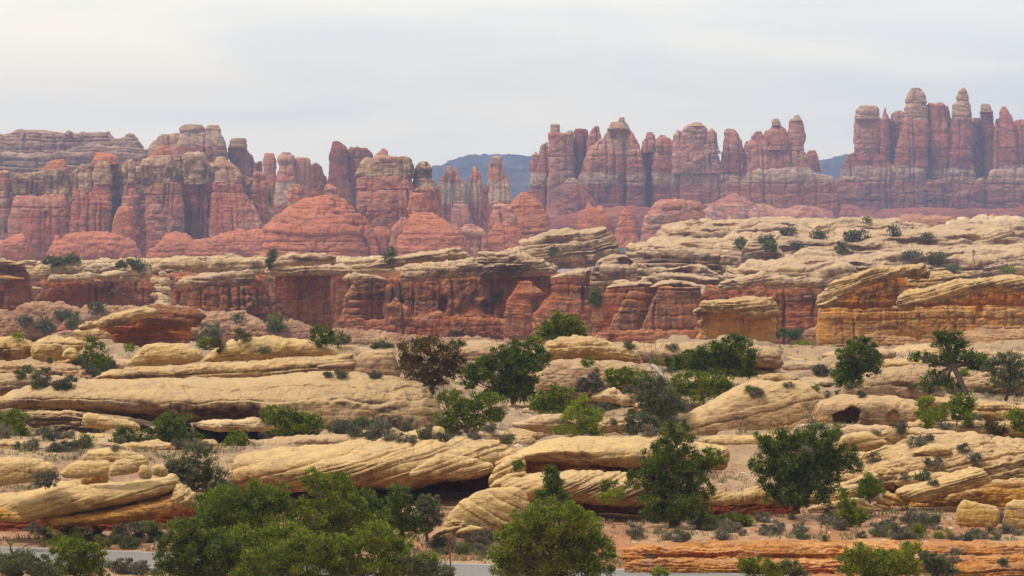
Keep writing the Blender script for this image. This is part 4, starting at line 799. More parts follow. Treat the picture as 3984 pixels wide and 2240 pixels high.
X('shelf', 'B1', 870, [(-160, 240, 440), (300, 200, 400), (1200, 180, 380), (2400, 160, 400), (3200, 180, 400), (3800, 190, 380), (4400, 200, 400), (5000, 190, 400), (5600, 210, 420)], 90, W_C, n=2.3, **CP)
# slopes at the foot
TAL = rock_mat('rubbly_slope', 640, (0.36, 0.205, 0.135), (0.43, 0.29, 0.195), varnish=0.4, band=0.5, blotch=0.9)
thing('debris_slope', 'rubbly pinkish slope dotted with bushes below the dark red wall at the left', 'slope', at('B1', 600, 980, 660))
X('slope', 'B1', 670, [(-120, 640, 1000), (100, 700, 1000), (300, 620, 1000), (420, 600, 1000), (640, 640, 1000), (800, 690, 1000), (1100, 640, 1000), (1500, 650, 1000), (1800, 640, 1000), (2100, 700, 1000), (2400, 700, 1000), (2640, 780, 1000), (2900, 860, 1000)], 70, TAL, n=2.2, flare=0.6, amp=16, ns=50, st=5, ca=0, bk=6, step=3.2)
Z('block', 'B1', 640, [(780, 660, 770), (800, 640, 775), (850, 600, 770), (890, 560, 760)], rock_mat('red_block', 640, (0.40, 0.2, 0.14), RED), amp=4, st=3, bk=6, step=3.2)
X('ledge', 'B1', 630, [(480, 960, 1000), (560, 900, 1000), (650, 885, 1000), (760, 890, 1000), (840, 930, 1000)], 22, TAL, n=2.5, amp=8, ns=30, st=4, bk=6, step=3.2)
thing('debris_slope', 'grey pink slope of fallen slabs at the foot of the central red wall', 'slope', at('B2', 700, 1120, 600))
X('slope', 'B2', 620, [(-420, 880, 1180), (-200, 850, 1180), (0, 860, 1180), (200, 850, 1180), (420, 870, 1180), (520, 950, 1180), (700, 960, 1180), (900, 930, 1180), (1200, 980, 1180), (1500, 1000, 1180), (2000, 1020, 1180), (2500, 1040, 1180)], 60, TAL, n=2.2, flare=0.5, amp=14, ns=45, st=6, th=(8, 24), bk=6, step=3.2)

# wall and buttresses right of the central wall, B3
D = 640
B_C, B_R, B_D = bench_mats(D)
thing('cliff_bench', 'sloping red buttresses with a low layered pale cap, right of the round green bush', 'cliff', at('B3', 1200, 1250, D))
X('caprock', 'B3', D - 6, [(838, 692, 706), (900, 670, 706), (1000, 656, 700), (1150, 650, 690), (1240, 655, 680), (1260, 664, 672)], 44, B_C, n=2.4, **CP)
X('caprock', 'B3', D - 4, [(886, 652, 668), (920, 632, 672), (980, 622, 672), (1040, 634, 668), (1064, 650, 660)], 30, B_C, n=2.2, **CP)
X('caprock', 'B3', D, [(1105, 646, 668), (1180, 606, 670), (1280, 578, 670), (1400, 566, 660), (1500, 560, 650), (1620, 590, 650), (1720, 604, 650), (1870, 620, 640)], 60, B_C, n=2.3, tilt=0.03, **CP)
X('caprock', 'B3', D - 8, [(1230, 690, 700), (1330, 648, 708), (1440, 632, 706), (1560, 640, 704), (1680, 670, 700), (1710, 690, 696)], 52, B_C, n=2.3, **CP)
Z('buttress', 'B3', D, [(700, 855, 1300), (740, 820, 1300), (800, 770, 1300), (900, 725, 1300), (1000, 712, 1300), (1180, 700, 1250), (1350, 690, 1250)], B_R, k=0.35, crown=0.0, joints=[(1030, 10, 16)], amp=7, ns=70, st=5, th=(14, 50), ca=3, bk=6, step=3.2)
Z('buttress', 'B3', D - 16, [(742, 1050, 1190), (780, 1020, 1180), (820, 1000, 1170), (900, 950, 1150), (1000, 880, 1130), (1180, 800, 1110), (1350, 780, 1100)], B_R, k=0.5, crown=0.0, amp=7, ns=60, st=6, th=(14, 44), bk=6, step=3.2)
Z('wall', 'B3', D - 10, [(700, 1310, 1690), (740, 1312, 1690), (850, 1235, 1692), (1000, 1180, 1700), (1200, 1110, 1710), (1350, 1080, 1720)], B_R, k=0.35, crown=0.0, dents=[(1280, 960, 26, 180, 14)], beds=[(720, 5, 10), (1070, 5, 10)], amp=7, ns=70, st=4, th=(20, 60), ca=4, bk=6, step=3.2)
X('foot', 'B3', D - 26, [(700, 1130, 1350), (860, 1080, 1350), (1100, 1100, 1350), (1300, 1085, 1350), (1690, 1075, 1350), (1740, 1140, 1350)], 26, B_R, n=3, amp=7, st=6, th=(10, 30), bk=6, step=3.2)
thing('cliff_bench', 'shadowed red wall with a narrow black crack, half hidden behind the capped yellow pedestal rock', 'cliff', at('B4', 0, 1200, D + 20))
X('caprock', 'B3', D + 20, [(1850, 680, 712), (1880, 640, 716), (1960, 620, 712), (2100, 600, 700), (2250, 570, 690), (2400, 590, 700), (2600, 600, 700), (2800, 620, 700), (2850, 660, 690)], 60, B_C, n=2.4, tilt=-0.12, **CP)
X('wall', 'B3', D + 30, [(1690, 720, 1350), (1710, 660, 1350), (1900, 690, 1350), (2200, 680, 1350), (2800, 690, 1350), (2860, 760, 1350)], 40, B_R, joints=[(2450, 10, 34), (1940, 12, 16), (2180, 8, 12)], **WL)
X('foot', 'B4', D - 30, [(150, 1180, 1340), (250, 1130, 1340), (400, 1060, 1340), (520, 1040, 1340), (560, 1200, 1340)], 24, TAL, n=2.4, amp=8, st=4, bk=6, step=3.2)

# capped yellow pedestal rock and the orange wall on the right
D = 440
O_C, O_R, O_D = bench_mats(D)
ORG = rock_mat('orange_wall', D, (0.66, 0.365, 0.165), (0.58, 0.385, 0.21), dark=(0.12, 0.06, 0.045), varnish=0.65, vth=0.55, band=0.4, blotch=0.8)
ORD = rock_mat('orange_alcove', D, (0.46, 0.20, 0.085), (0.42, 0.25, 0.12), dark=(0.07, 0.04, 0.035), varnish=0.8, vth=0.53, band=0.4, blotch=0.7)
thing('mushroom_rock', 'yellow pedestal rock under a broad flat overhanging cap, right of the sloping red buttresses', 'pedestal rock', at('B3', 2000, 1280, D))
X('caprock', 'B3', D - 2, [(1618, 915, 926), (1660, 880, 936), (1720, 840, 938), (1800, 812, 934), (1900, 800, 930), (2060, 790, 938), (2180, 784, 946), (2330, 788, 960), (2390, 820, 960), (2402, 860, 900)], 64, O_C, n=2.6, tilt=-0.05, beds=[(860, 4, 8)], **CP)
Z('pedestal', 'B3', D, [(925, 1700, 2372), (990, 1694, 2366), (1010, 1680, 2372), (1100, 1684, 2374), (1150, 1668, 2384), (1260, 1640, 2410), (1340, 1630, 2420)], ORG, k=0.3, crown=0.0, beds=[(975, 5, 10)], joints=[(2080, 7, 7)], amp=6, ns=60, st=5, th=(12, 40), ca=4, bk=6, step=3.2)
thing('cliff_bench', 'long orange wall at the right with two big slanting slickrock roofs overhanging it', 'cliff', at('B4', 1400, 1300, D + 10))
X('wall', 'B4', D + 10, [(452, 900, 1330), (470, 862, 1330), (700, 860, 1330), (1200, 858, 1330), (1800, 840, 1330), (2500, 830, 1330)], 36, ORG, n=6, beds=[(868, 5, 12), (1025, 5, 7)], joints=[(1220, 8, 8), (1715, 14, 12), (1960, 10, 8)], dents=[(1925, 930, 40, 70, 18), (1110, 1060, 70, 30, 12)], amp=7, ns=60, st=6, th=(10, 40), ca=6, cth=(22, 70), step=3.4, er=18)
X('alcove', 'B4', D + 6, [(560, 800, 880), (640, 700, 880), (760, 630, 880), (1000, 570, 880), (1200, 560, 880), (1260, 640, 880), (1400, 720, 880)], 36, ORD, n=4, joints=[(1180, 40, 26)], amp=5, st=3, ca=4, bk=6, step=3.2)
X('roof', 'B4', D - 2, [(444, 838, 872), (470, 780, 880), (510, 720, 872), (600, 645, 850), (700, 600, 770), (800, 570, 715), (900, 538, 670), (1000, 514, 636), (1200, 500, 600), (1400, 490, 606), (1460, 518, 600), (1480, 560, 590)], 60, O_C, n=2.5, tilt=-0.36, amp=6, ns=60, st=8, th=(7, 22), bk=6, step=3.2)
X('toe', 'B4', D - 3, [(450, 850, 872), (520, 830, 874), (600, 785, 866), (650, 770, 840), (660, 800, 820)], 40, O_C, n=2.3, tilt=-0.3, amp=5, st=7, th=(8, 22), bk=6, step=3.2)
X('roof', 'B4', D + 30, [(1080, 610, 760), (1200, 570, 760), (1400, 560, 740), (1620, 555, 700), (1830, 580, 640), (1860, 600, 620)], 50, O_C, n=2.5, tilt=-0.08, **CP)
X('roof', 'B4', D - 8, [(1172, 820, 856), (1200, 770, 862), (1260, 738, 862), (1400, 712, 858), (1600, 664, 800), (1700, 630, 760), (1900, 604, 740), (2140, 596, 740), (2500, 586, 730)], 70, O_C, n=2.4, tilt=-0.26, dents=[(2060, 700, 130, 40, 30)], amp=6, ns=60, st=8, th=(7, 24), bk=6, step=3.2)
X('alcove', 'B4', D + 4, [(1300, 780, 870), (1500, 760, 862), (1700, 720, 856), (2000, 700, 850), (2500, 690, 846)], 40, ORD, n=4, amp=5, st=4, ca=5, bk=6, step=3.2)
X('foot', 'B4', D - 14, [(700, 1240, 1360), (850, 1140, 1360), (1000, 1100, 1360), (1150, 1120, 1360), (1300, 1160, 1360), (1600, 1150, 1360), (1900, 1060, 1360), (2100, 1040, 1360), (2500, 1060, 1360)], 24, rock_mat('tan_rubble', D, (0.47, 0.30, 0.17), (0.40, 0.22, 0.13), varnish=0.4, band=0.8), n=2.4, flare=0.6, amp=9, ns=40, st=7, th=(8, 22), bk=6, step=3.2)
# left capped rock
D = 400
O_C, O_R, O_D = bench_mats(D)
ORL = rock_mat('orange_neck', D, (0.47, 0.21, 0.10), (0.40, 0.15, 0.085), dark=(0.10, 0.05, 0.04), varnish=0.7, vth=0.55, band=0.9, blotch=0.6)
thing('mushroom_rock', 'orange layered neck under a long curved cap, half cream and half dark brown', 'pedestal rock', at('B1', 1450, 1240, D))
X('caprock', 'B1', D - 6, [(780, 846, 868), (820, 822, 878), (880, 800, 872), (1000, 774, 858), (1060, 764, 850), (1100, 736, 842), (1250, 692, 804), (1400, 662, 764), (1530, 676, 742), (1580, 700, 730)], 40, O_C, n=2.3, tilt=-0.2, **CP)
X('caprock', 'B1', D, [(1380, 668, 850), (1440, 652, 846), (1560, 646, 842), (1700, 652, 846), (1850, 674, 836), (1960, 698, 800), (2040, 722, 762), (2070, 738, 750)], 50, rock_mat('brown_cap', D, (0.27, 0.12, 0.08), (0.45, 0.28, 0.16), varnish=0.7, vth=0.52, band=0.8), n=2.6, tilt=0.08, **CP)
X('under_cap', 'B1', D + 2, [(990, 852, 890), (1100, 830, 890), (1300, 780, 880), (1500, 730, 870), (1650, 730, 870)], 36, ORL, n=3, **CP)
Z('neck', 'B1', D + 4, [(836, 1000, 1940), (860, 1040, 1925), (930, 1110, 1915), (1000, 1100, 1900), (1100, 1090, 1880), (1260, 1070, 1860)], ORL, k=0.25, crown=0.0, beds=[(850, 8, 16), (950, 5, 8)], amp=7, ns=50, st=7, th=(8, 26), bk=6, step=3.2)
X('toe', 'B1', D + 8, [(720, 950, 1000), (760, 890, 1060), (850, 875, 1080), (1000, 880, 1080), (1120, 880, 1080)], 30, O_C, n=2.6, amp=6, st=5, bk=6, step=3.2)
# ------------------------------------------------------------------ slickrock of the middle and near ground
D = 250
S_C, _, _ = bench_mats(D)
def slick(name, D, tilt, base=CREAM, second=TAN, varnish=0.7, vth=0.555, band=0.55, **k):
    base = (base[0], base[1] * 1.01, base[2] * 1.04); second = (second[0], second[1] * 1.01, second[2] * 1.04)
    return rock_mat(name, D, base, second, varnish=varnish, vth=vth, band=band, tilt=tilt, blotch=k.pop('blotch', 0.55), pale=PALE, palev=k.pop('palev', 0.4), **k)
M0 = slick('mid_slickrock', 245, 0.06)
M1 = slick('grey_buff_slickrock', 232, 0.03, (0.465, 0.326, 0.187), (0.372, 0.248, 0.136), varnish=0.95, vth=0.535, band=0.35)
M2 = slick('cream_boulder_rock', 248, 0.22, (0.614, 0.435, 0.218), (0.502, 0.339, 0.164), varnish=0.3, band=0.5)
M3 = slick('purple_tan_slickrock', 255, 0.05, (0.428, 0.287, 0.179), (0.353, 0.231, 0.144), varnish=0.5, band=0.4)
BO = dict(amp=9, ns=70, st=3, th=(14, 90), bk=3, bw=(40, 160), step=3.2)
SL = dict(amp=10, ns=60, st=8, th=(7, 60), bk=6, bw=(30, 120), step=3.2)
# ridge tops behind
X('slickrock_swell', 'C2', 285, [(640, 300, 420), (720, 196, 420), (850, 205, 420), (1000, 225, 420), (1250, 236, 420), (1500, 250, 420), (1800, 200, 420), (1850, 166, 420), (2000, 150, 420), (2120, 144, 420), (2250, 170, 420), (2330, 260, 420)], 120, M3, n=2.2, label='low bare tan swell behind the brown juniper, running to the red wall', cat='rock swell', **BO)
X('slickrock_swell', 'C3', 268, [(980, 260, 420), (1030, 190, 420), (1100, 165, 420), (1300, 174, 420), (1600, 166, 420), (1900, 180, 420), (2200, 200, 420), (2380, 230, 420), (2450, 300, 420)], 120, M3, n=2.2, label='flat pinkish tan swell behind the bare dead tree and the dark tree', cat='rock swell', **BO)
X('slickrock_swell', 'C4', 275, [(-100, 330, 670), (0, 315, 670), (150, 304, 670), (400, 330, 670), (560, 360, 670), (640, 420, 670), (680, 500, 670)], 100, M0, n=2.2, tilt=0.03, label='low buff swell left of the round juniper on the right side', cat='rock swell', **SL)
X('slickrock_swell', 'C4', 285, [(1000, 390, 460), (1060, 320, 460), (1110, 236, 460), (1200, 204, 460), (1350, 186, 460), (1500, 178, 460), (1700, 204, 460), (1850, 212, 460), (2000, 266, 460), (2090, 320, 460), (2140, 420, 460)], 90, slick('white_slab', 285, 0.05, (0.651, 0.487, 0.296), (0.539, 0.365, 0.211)), n=2.2, label='whitish slab behind the leaning open pinyon tree', cat='rock swell', **SL)
X('slickrock_swell', 'C4', 300, [(1500, 200, 420), (1700, 120, 420), (2000, 60, 420), (2200, 40, 420), (2500, 30, 420)], 90, rock_mat('rubbly_tan', 300, (0.47, 0.31, 0.2), (0.4, 0.25, 0.16), varnish=0.4, band=0.8), n=2.2, flare=0.5, label='gently rising rubbly tan slope at the right edge under the orange wall', cat='rock slope', amp=10, ns=50, st=7, th=(8, 20), bk=4, step=3.2)
X('slickrock_dome', 'C4', 250, [(640, 620, 800), (700, 530, 800), (800, 490, 800), (870, 465, 800), (1000, 408, 800), (1150, 382, 800), (1300, 374, 800), (1470, 382, 800), (1540, 450, 800), (1600, 560, 800)], 90, M3, n=2.2, label='smooth tan dome between the round juniper and the leaning pinyon', cat='rock dome', dents=[(1200, 540, 70, 26, 22)], **BO)
thing('slickrock_dome', 'tan dome with a pale bumpy top over a dark seam, below the round bush', 'rock dome', at('C3', 650, 560, 258))
X('top', 'C3', 256, [(250, 260, 336), (280, 180, 336), (330, 142, 332), (400, 122, 326), (520, 112, 326), (640, 102, 326), (720, 112, 328), (800, 138, 330), (900, 172, 330), (960, 192, 334), (1050, 222, 346), (1120, 262, 360), (1170, 320, 366)], 80, slick('pale_bumpy_top', 256, 0.03), n=2.3, amp=9, ns=40, st=5, th=(10, 30), bk=4, step=3.2)
X('body', 'C3', 254, [(200, 420, 760), (260, 338, 760), (320, 326, 760), (650, 324, 760), (900, 330, 760), (1080, 356, 760), (1180, 420, 760), (1260, 520, 760)], 80, M3, n=2.2, **BO)
# left boulders
thing('boulder', 'big brown stained boulder with a dark gap beneath it, at the left edge', 'boulder', at('C1', 100, 350, 252))
X('body', 'C1', 252, [(-100, 110, 340), (0, 112, 350), (100, 118, 338), (200, 132, 320), (300, 150, 290), (345, 200, 250)], 70, slick('stained_boulder', 252, 0.1, (0.539, 0.357, 0.172), (0.391, 0.209, 0.086), varnish=0.8, vth=0.52), n=2.2, **BO)
thing('boulder', 'pale boulder with a dark cave mouth under its right end, near the left edge', 'boulder', at('C1', 500, 350, 250))
X('body', 'C1', 250, [(275, 235, 270), (310, 170, 330), (380, 128, 345), (480, 106, 350), (560, 115, 330), (640, 130, 290), (720, 146, 230), (765, 176, 200)], 60, M2, n=2.2, amp=9, ns=70, st=5, th=(12, 44), bk=4, step=3.2)
X('lip', 'C1', 246, [(560, 290, 318), (610, 220, 300), (650, 205, 330), (690, 220, 330), (710, 270, 310)], 26, M2, n=2.1, **BO)
X('slickrock_ledge', 'C1', 246, [(-120, 350, 560), (0, 345, 560), (300, 340, 560), (500, 356, 560), (640, 370, 560), (800, 430, 560), (860, 520, 560)], 80, slick('dull_ledge_rock', 246, 0.05, (0.428, 0.270, 0.156), (0.307, 0.183, 0.117), varnish=0.6), n=2.2, label='shrubby brown ledge under the two boulders at the left edge', cat='rock ledge', amp=12, ns=50, st=7, th=(10, 30), bk=4, step=3.2)
X('boulder', 'C1', 254, [(1185, 350, 362), (1225, 282, 374), (1300, 204, 376), (1400, 166, 374), (1550, 157, 370), (1680, 176, 358), (1780, 232, 334), (1852, 292, 304)], 46, M2, n=2.2, tilt=-0.2, label='left of two cream boulders lying on the layered whaleback', cat='boulder', **BO)
X('boulder', 'C1', 256, [(1850, 326, 340), (1930, 256, 346), (2080, 170, 338), (2250, 130, 330), (2340, 118, 326), (2480, 114, 320), (2640, 130, 300), (2780, 145, 286), (2930, 188, 286), (3040, 240, 284), (3072, 268, 278)], 60, M2, n=2.2, tilt=-0.14, label='longer cream boulder, right of two lying on the layered whaleback', cat='boulder', dents=[(2090, 285, 50, 14, 12)], **BO)
# the big whaleback
thing('whaleback', 'huge smooth grey buff whaleback with a dark undercut, widest rock left of centre', 'rock whaleback', at('C1', 1700, 900, 236))
X('upper_tier', 'C1', 243, [(790, 500, 516), (850, 482, 522), (950, 440, 524), (1100, 404, 530), (1250, 384, 530), (1500, 384, 530), (1900, 345, 530), (2335, 332, 520), (2640, 312, 500), (3035, 286, 470), (3235, 262, 440), (3240, 330, 420), (3250, 345, 400)], 70, M0, n=2.4, tilt=-0.05, amp=8, ns=80, st=7, th=(10, 36), bk=4, step=3.2)
X('ledge', 'C2', 240, [(540, 380, 405), (600, 366, 410), (760, 350, 408), (880, 344, 408), (898, 370, 400)], 24, slick('dark_ledge', 240, 0.0, (0.335, 0.200, 0.133), TAN, varnish=0.8, vth=0.5), n=2.8, amp=5, ns=40, st=4, step=3.4)
X('far_tier', 'C2', 250, [(860, 350, 560), (900, 262, 560), (1050, 244, 560), (1240, 236, 560), (1260, 330, 560), (1300, 480, 560)], 40, M3, n=2.3, **BO)
X('body', 'C1', 232, [(-120, 690, 790), (0, 652, 785), (100, 608, 770), (250, 560, 770), (400, 530, 785), (600, 520, 790), (850, 518, 800), (1100, 512, 830), (1500, 506, 880), (1900, 500, 885), (2335, 488, 900), (2600, 458, 1150), (3000, 430, 1330), (3250, 436, 1340), (3500, 466, 1340), (3700, 510, 1330), (3900, 554, 1300), (4010, 600, 1240), (4060, 720, 1160)], 330, M1, n=2.1, dents=[(1180, 790, 320, 84, 55), (2150, 800, 330, 66, 60), (320, 720, 140, 34, 26), (700, 790, 160, 30, 24)], amp=10, ns=130, st=5, th=(20, 80), warp=30, bk=4, step=3.2)
X('slickrock_ledge', 'C1', 222, [(150, 830, 866), (170, 792, 880), (300, 788, 920), (500, 790, 944), (700, 796, 940), (770, 810, 934), (800, 870, 920)], 40, slick('umber_ledge', 222, 0.0, (0.316, 0.183, 0.109), (0.465, 0.313, 0.172), varnish=0.8, vth=0.5), n=2.6, dents=[(480, 880, 200, 44, 24)], label='low shaded brown ledge with a pale top, under the left end of the whaleback', cat='rock ledge', **SL)
X('boulder', 'C1', 218, [(740, 880, 930), (760, 830, 940), (800, 812, 940), (900, 832, 942), (1050, 860, 950), (1180, 882, 956), (1260, 916, 950), (1275, 935, 945)], 34, M2, n=2.2, label='low cream rock like a crouching shape, left of the tree with two crowns', cat='boulder', **BO)
# right whaleback with the round hollow
thing('whaleback', 'twin humped pale whaleback with a large round dark hollow in its side', 'rock whaleback', at('C4', 500, 950, 226))
X('body', 'C3', 223, [(1385, 888, 1068), (1450, 856, 1100), (1560, 812, 1140), (1700, 752, 1172), (1820, 680, 1170), (1950, 602, 1164), (2060, 546, 1150), (2190, 514, 1130), (2335, 524, 1125), (2500, 512, 1120), (2650, 520, 1110), (2800, 560, 1120), (2880, 610, 1120), (2920, 680, 1110)], 120, slick('pale_whaleback', 226, -0.08, (0.558, 0.387, 0.218), (0.437, 0.296, 0.164), varnish=0.5), n=2.2, tilt=-0.22, amp=9, ns=110, st=5, th=(14, 60), warp=24, step=3.6, dents=[(2000, 985, 260, 30, 22)])
X('second_hump', 'C4', 222, [(380, 830, 950), (440, 730, 960), (500, 688, 968), (620, 660, 970), (760, 645, 974), (900, 640, 976), (1050, 648, 974), (1200, 664, 966), (1340, 690, 940), (1400, 730, 880), (1440, 800, 850)], 90, slick('tan_hump', 222, 0.05, (0.558, 0.383, 0.218), (0.428, 0.278, 0.164), varnish=0.6), n=2.2, dents=[(718, 850, 145, 104, 190), (1130, 850, 70, 90, 30), (1240, 920, 120, 24, 24)], amp=8, ns=90, st=3, th=(20, 60), step=3.2)
X('slab', 'C3', 205, [(1640, 1110, 1132), (1660, 1050, 1140), (1760, 1030, 1150), (1900, 1020, 1160), (2100, 1014, 1170), (2350, 1000, 1180), (2500, 990, 1180), (2520, 1060, 1120)], 60, M2, n=2.6, label='pale flat shelf under the right whaleback, behind the tall tree', cat='rock slab', **SL)
X('slab', 'C3', 205, [(1920, 1200, 1236), (1940, 1150, 1246), (2050, 1126, 1240), (2160, 1120, 1230), (2200, 1160, 1220)], 24, M2, n=2.3, label='small cream block between the tall tree and the broad dark juniper', cat='boulder', **BO)
X('slab', 'C4', 232, [(1860, 800, 815), (1880, 770, 840), (1950, 744, 862), (2100, 760, 880), (2200, 790, 900), (2240, 850, 890)], 34, M2, n=2.3, label='tan block with a dark hole below it, near the right edge', cat='boulder', dents=[(1990, 860, 50, 34, 26)], **BO)
X('slab', 'C3', 236, [(700, 640, 690), (780, 612, 700), (900, 600, 720), (1000, 640, 760), (1090, 700, 770), (1110, 740, 765)], 50, slick('white_ledge', 236, 0, (0.651, 0.479, 0.281), (0.558, 0.383, 0.218)), n=2.4, label='broken whitish ledge right of the bright green shrub', cat='rock ledge', **SL)
X('boulder', 'C3', 232, [(965, 690, 708), (985, 650, 712), (1030, 628, 712), (1080, 630, 714), (1108, 660, 712)], 22, slick('white_block', 232, 0, (0.670, 0.505, 0.312), (0.558, 0.383, 0.218)), n=2.6, label='whitish block on the ledge beside the grey green tree', cat='boulder', **BO)
X('slab', 'C3', 214, [(-20, 900, 930), (100, 868, 960), (200, 836, 975), (330, 818, 980), (440, 816, 985), (540, 860, 985), (580, 940, 980)], 50, slick('grey_slab', 214, 0.02, (0.558, 0.400, 0.234), (0.372, 0.252, 0.172)), n=2.2, label='greyish slab with a bright rim behind the bright green shrub', cat='rock slab', **BO)
X('slab', 'C3', 226, [(760, 960, 985), (800, 880, 990), (900, 860, 990), (1040, 844, 985), (1060, 940, 980)], 40, slick('pale_steps', 226, 0, (0.632, 0.452, 0.257), TAN), n=2.6, label='pale stepped ledge between the bright green shrub and the grey green bush', cat='rock ledge', amp=10, ns=30, st=8, th=(8, 20), bk=4, step=3.2)

X('slickrock_ledge', 'C4', 254, [(1480, 560, 640), (1560, 470, 640), (1700, 440, 640), (1900, 450, 640), (2100, 430, 640), (2300, 450, 640), (2560, 440, 640)], 90, M3, n=2.3, label='tan shelf running to the right edge behind the leaning pinyon', cat='rock ledge', **SL)
X('slickrock_ledge', 'C4', 228, [(1380, 720, 745), (1440, 682, 760), (1560, 672, 770), (1700, 690, 775), (1900, 715, 790), (2200, 730, 790), (2560, 735, 800)], 70, M0, n=2.4, label='thin pale ledge at the foot of the leaning pinyon', cat='rock ledge', **SL)
X('slickrock_ledge', 'C4', 218, [(1250, 900, 1000), (1500, 880, 1010), (1800, 900, 1020), (2000, 870, 1020), (2200, 890, 1020), (2560, 880, 1030)], 90, M0, n=2.3, label='broken tan ledges under the two bushes at the right edge', cat='rock ledge', **SL)
X('slickrock_ledge', 'C1', 215, [(1780, 900, 930), (1820, 884, 950), (2000, 876, 970), (2335, 866, 965), (2500, 880, 960), (2560, 930, 955)], 60, slick('white_under_ledge', 215, 0, (0.70, 0.54, 0.34), TAN), n=2.4, label='whitish broken ledge below the dark undercut of the whaleback', cat='rock ledge', **SL)
X('slickrock_ledge', 'C1', 206, [(1800, 1090, 1120), (1850, 1040, 1130), (1960, 1060, 1150), (2020, 1110, 1180), (2040, 1160, 1200)], 40, M2, n=2.3, label='cream ledge just left of the small neat round juniper', cat='rock ledge', **SL)
X('slickrock_ledge', 'C1', 213, [(-120, 990, 1080), (0, 980, 1100), (300, 975, 1110), (600, 985, 1110), (900, 990, 1110), (1100, 1040, 1100)], 110, M3, n=2.2, label='low rubbly tan ledge in the dirt at the left, above the boulder stack', cat='rock ledge', **SL)
X('slickrock_ledge', 'C2', 205, [(-260, 1040, 1130), (0, 1050, 1150), (300, 1030, 1150), (600, 1000, 1130), (900, 1010, 1130), (1100, 1040, 1120)], 80, M3, n=2.2, label='low tan ledge behind the left part of the long cross bedded slab', cat='rock ledge', **SL)
X('slickrock_ledge', 'C3', 246, [(700, 560, 640), (900, 500, 640), (1200, 470, 640), (1500, 480, 640), (1800, 470, 640), (2000, 480, 640), (2300, 500, 640), (2500, 560, 640)], 110, M3, n=2.3, label='broad tan rock floor beneath the wide dark juniper', cat='rock floor', **SL)
X('slickrock_ledge', 'C1', 238, [(-140, 470, 640), (100, 450, 640), (400, 470, 640), (700, 480, 640), (860, 520, 640)], 80, slick('brown_scrub_ledge', 238, 0.05, (0.40, 0.28, 0.18), (0.28, 0.19, 0.13), varnish=0.5), n=2.2, label='brown ledge behind the left tip of the whaleback', cat='rock ledge', **SL)

# near row of slabs
M4 = slick('cross_bedded_slab', 190, -0.22, (0.586, 0.418, 0.215), (0.465, 0.318, 0.164), varnish=0.5, band=0.8)
M5 = slick('smooth_cream_slab', 182, -0.12, (0.614, 0.439, 0.222), (0.521, 0.357, 0.172), varnish=0.5, band=0.45)
OR5 = rock_mat('orange_underledge', 172, (0.60, 0.37, 0.165), (0.48, 0.235, 0.085), dark=(0.07, 0.04, 0.03), varnish=0.6, vth=0.53, band=0.7)
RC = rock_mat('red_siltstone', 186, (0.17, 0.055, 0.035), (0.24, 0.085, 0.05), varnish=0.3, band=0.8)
XB = dict(amp=6, ns=80, st=10, th=(6, 60), bk=6, bw=(40, 180), warp=9, step=3.0)
thing('slab_rock', 'long cross bedded cream slab in the centre, above the dark red hollow', 'rock slab', at('E2', 900, 700, 194))
X('body', 'E2', 186, [(-260, 440, 640), (-140, 360, 645), (0, 330, 650), (250, 302, 672), (500, 280, 680), (700, 264, 664), (930, 232, 636), (1200, 224, 655), (1400, 216, 668), (1700, 208, 578), (2000, 204, 560), (2200, 236, 470), (2330, 270, 380), (2420, 330, 360)], 290, M4, n=2.2, tilt=-0.30, **XB)
X('back_slab', 'E2', 192, [(1080, 230, 260), (1150, 200, 270), (1380, 142, 270), (1520, 108, 270), (1650, 94, 270), (1690, 120, 270), (1720, 190, 260)], 60, M5, n=2.3, tilt=-0.2, **XB)
X('rim', 'E2', 181, [(1380, 500, 560), (1500, 430, 570), (1650, 360, 560), (1900, 370, 556), (2080, 420, 500), (2150, 440, 470)], 40, M4, n=2.3, tilt=-0.3, **XB)
thing('rock_hollow', 'dark red recessed layer under the long cross bedded slab', 'rock recess', at('E2', 1400, 900, 197))
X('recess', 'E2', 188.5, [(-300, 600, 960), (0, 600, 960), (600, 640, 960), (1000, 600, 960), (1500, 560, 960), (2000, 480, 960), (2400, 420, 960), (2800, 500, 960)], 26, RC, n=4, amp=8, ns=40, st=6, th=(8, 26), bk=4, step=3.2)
thing('slab_rock', 'cream slab with an orange alcove streaked dark brown under its left end', 'rock slab', at('E3', 500, 520, 190))
X('body', 'E3', 184, [(-180, 420, 445), (-90, 368, 420), (0, 342, 390), (100, 292, 384), (200, 252, 386), (350, 214, 392), (500, 202, 402), (650, 190, 420), (800, 188, 446), (1000, 194, 455), (1300, 186, 450), (1500, 200, 470), (1650, 236, 480), (1900, 258, 470), (1960, 330, 420)], 230, M5, n=2.3, tilt=-0.06, amp=8, ns=90, st=5, th=(12, 44), dents=[(420, 330, 260, 34, 22), (640, 430, 150, 30, 24)], step=3.4)
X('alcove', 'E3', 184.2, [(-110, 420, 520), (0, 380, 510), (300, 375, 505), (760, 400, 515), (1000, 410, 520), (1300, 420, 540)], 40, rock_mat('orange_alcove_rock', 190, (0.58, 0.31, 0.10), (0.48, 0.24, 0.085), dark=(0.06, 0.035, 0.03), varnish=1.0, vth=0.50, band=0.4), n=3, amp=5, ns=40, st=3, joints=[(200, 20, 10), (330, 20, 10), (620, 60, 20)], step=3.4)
X('striated_ledge', 'E3', 177.5, [(-140, 590, 640), (-60, 552, 700), (60, 540, 740), (230, 512, 740), (500, 505, 745), (700, 510, 780), (900, 512, 800), (1200, 530, 800), (1500, 560, 800), (1620, 620, 800), (1650, 700, 780)], 190, M4, n=2.4, tilt=-0.36, amp=7, ns=60, st=11, th=(7, 20), step=3.2)
thing('rock_hollow', 'black shadowed red recess under the striped ledge, behind the tall tree', 'rock recess', at('E3', 1300, 1000, 186))
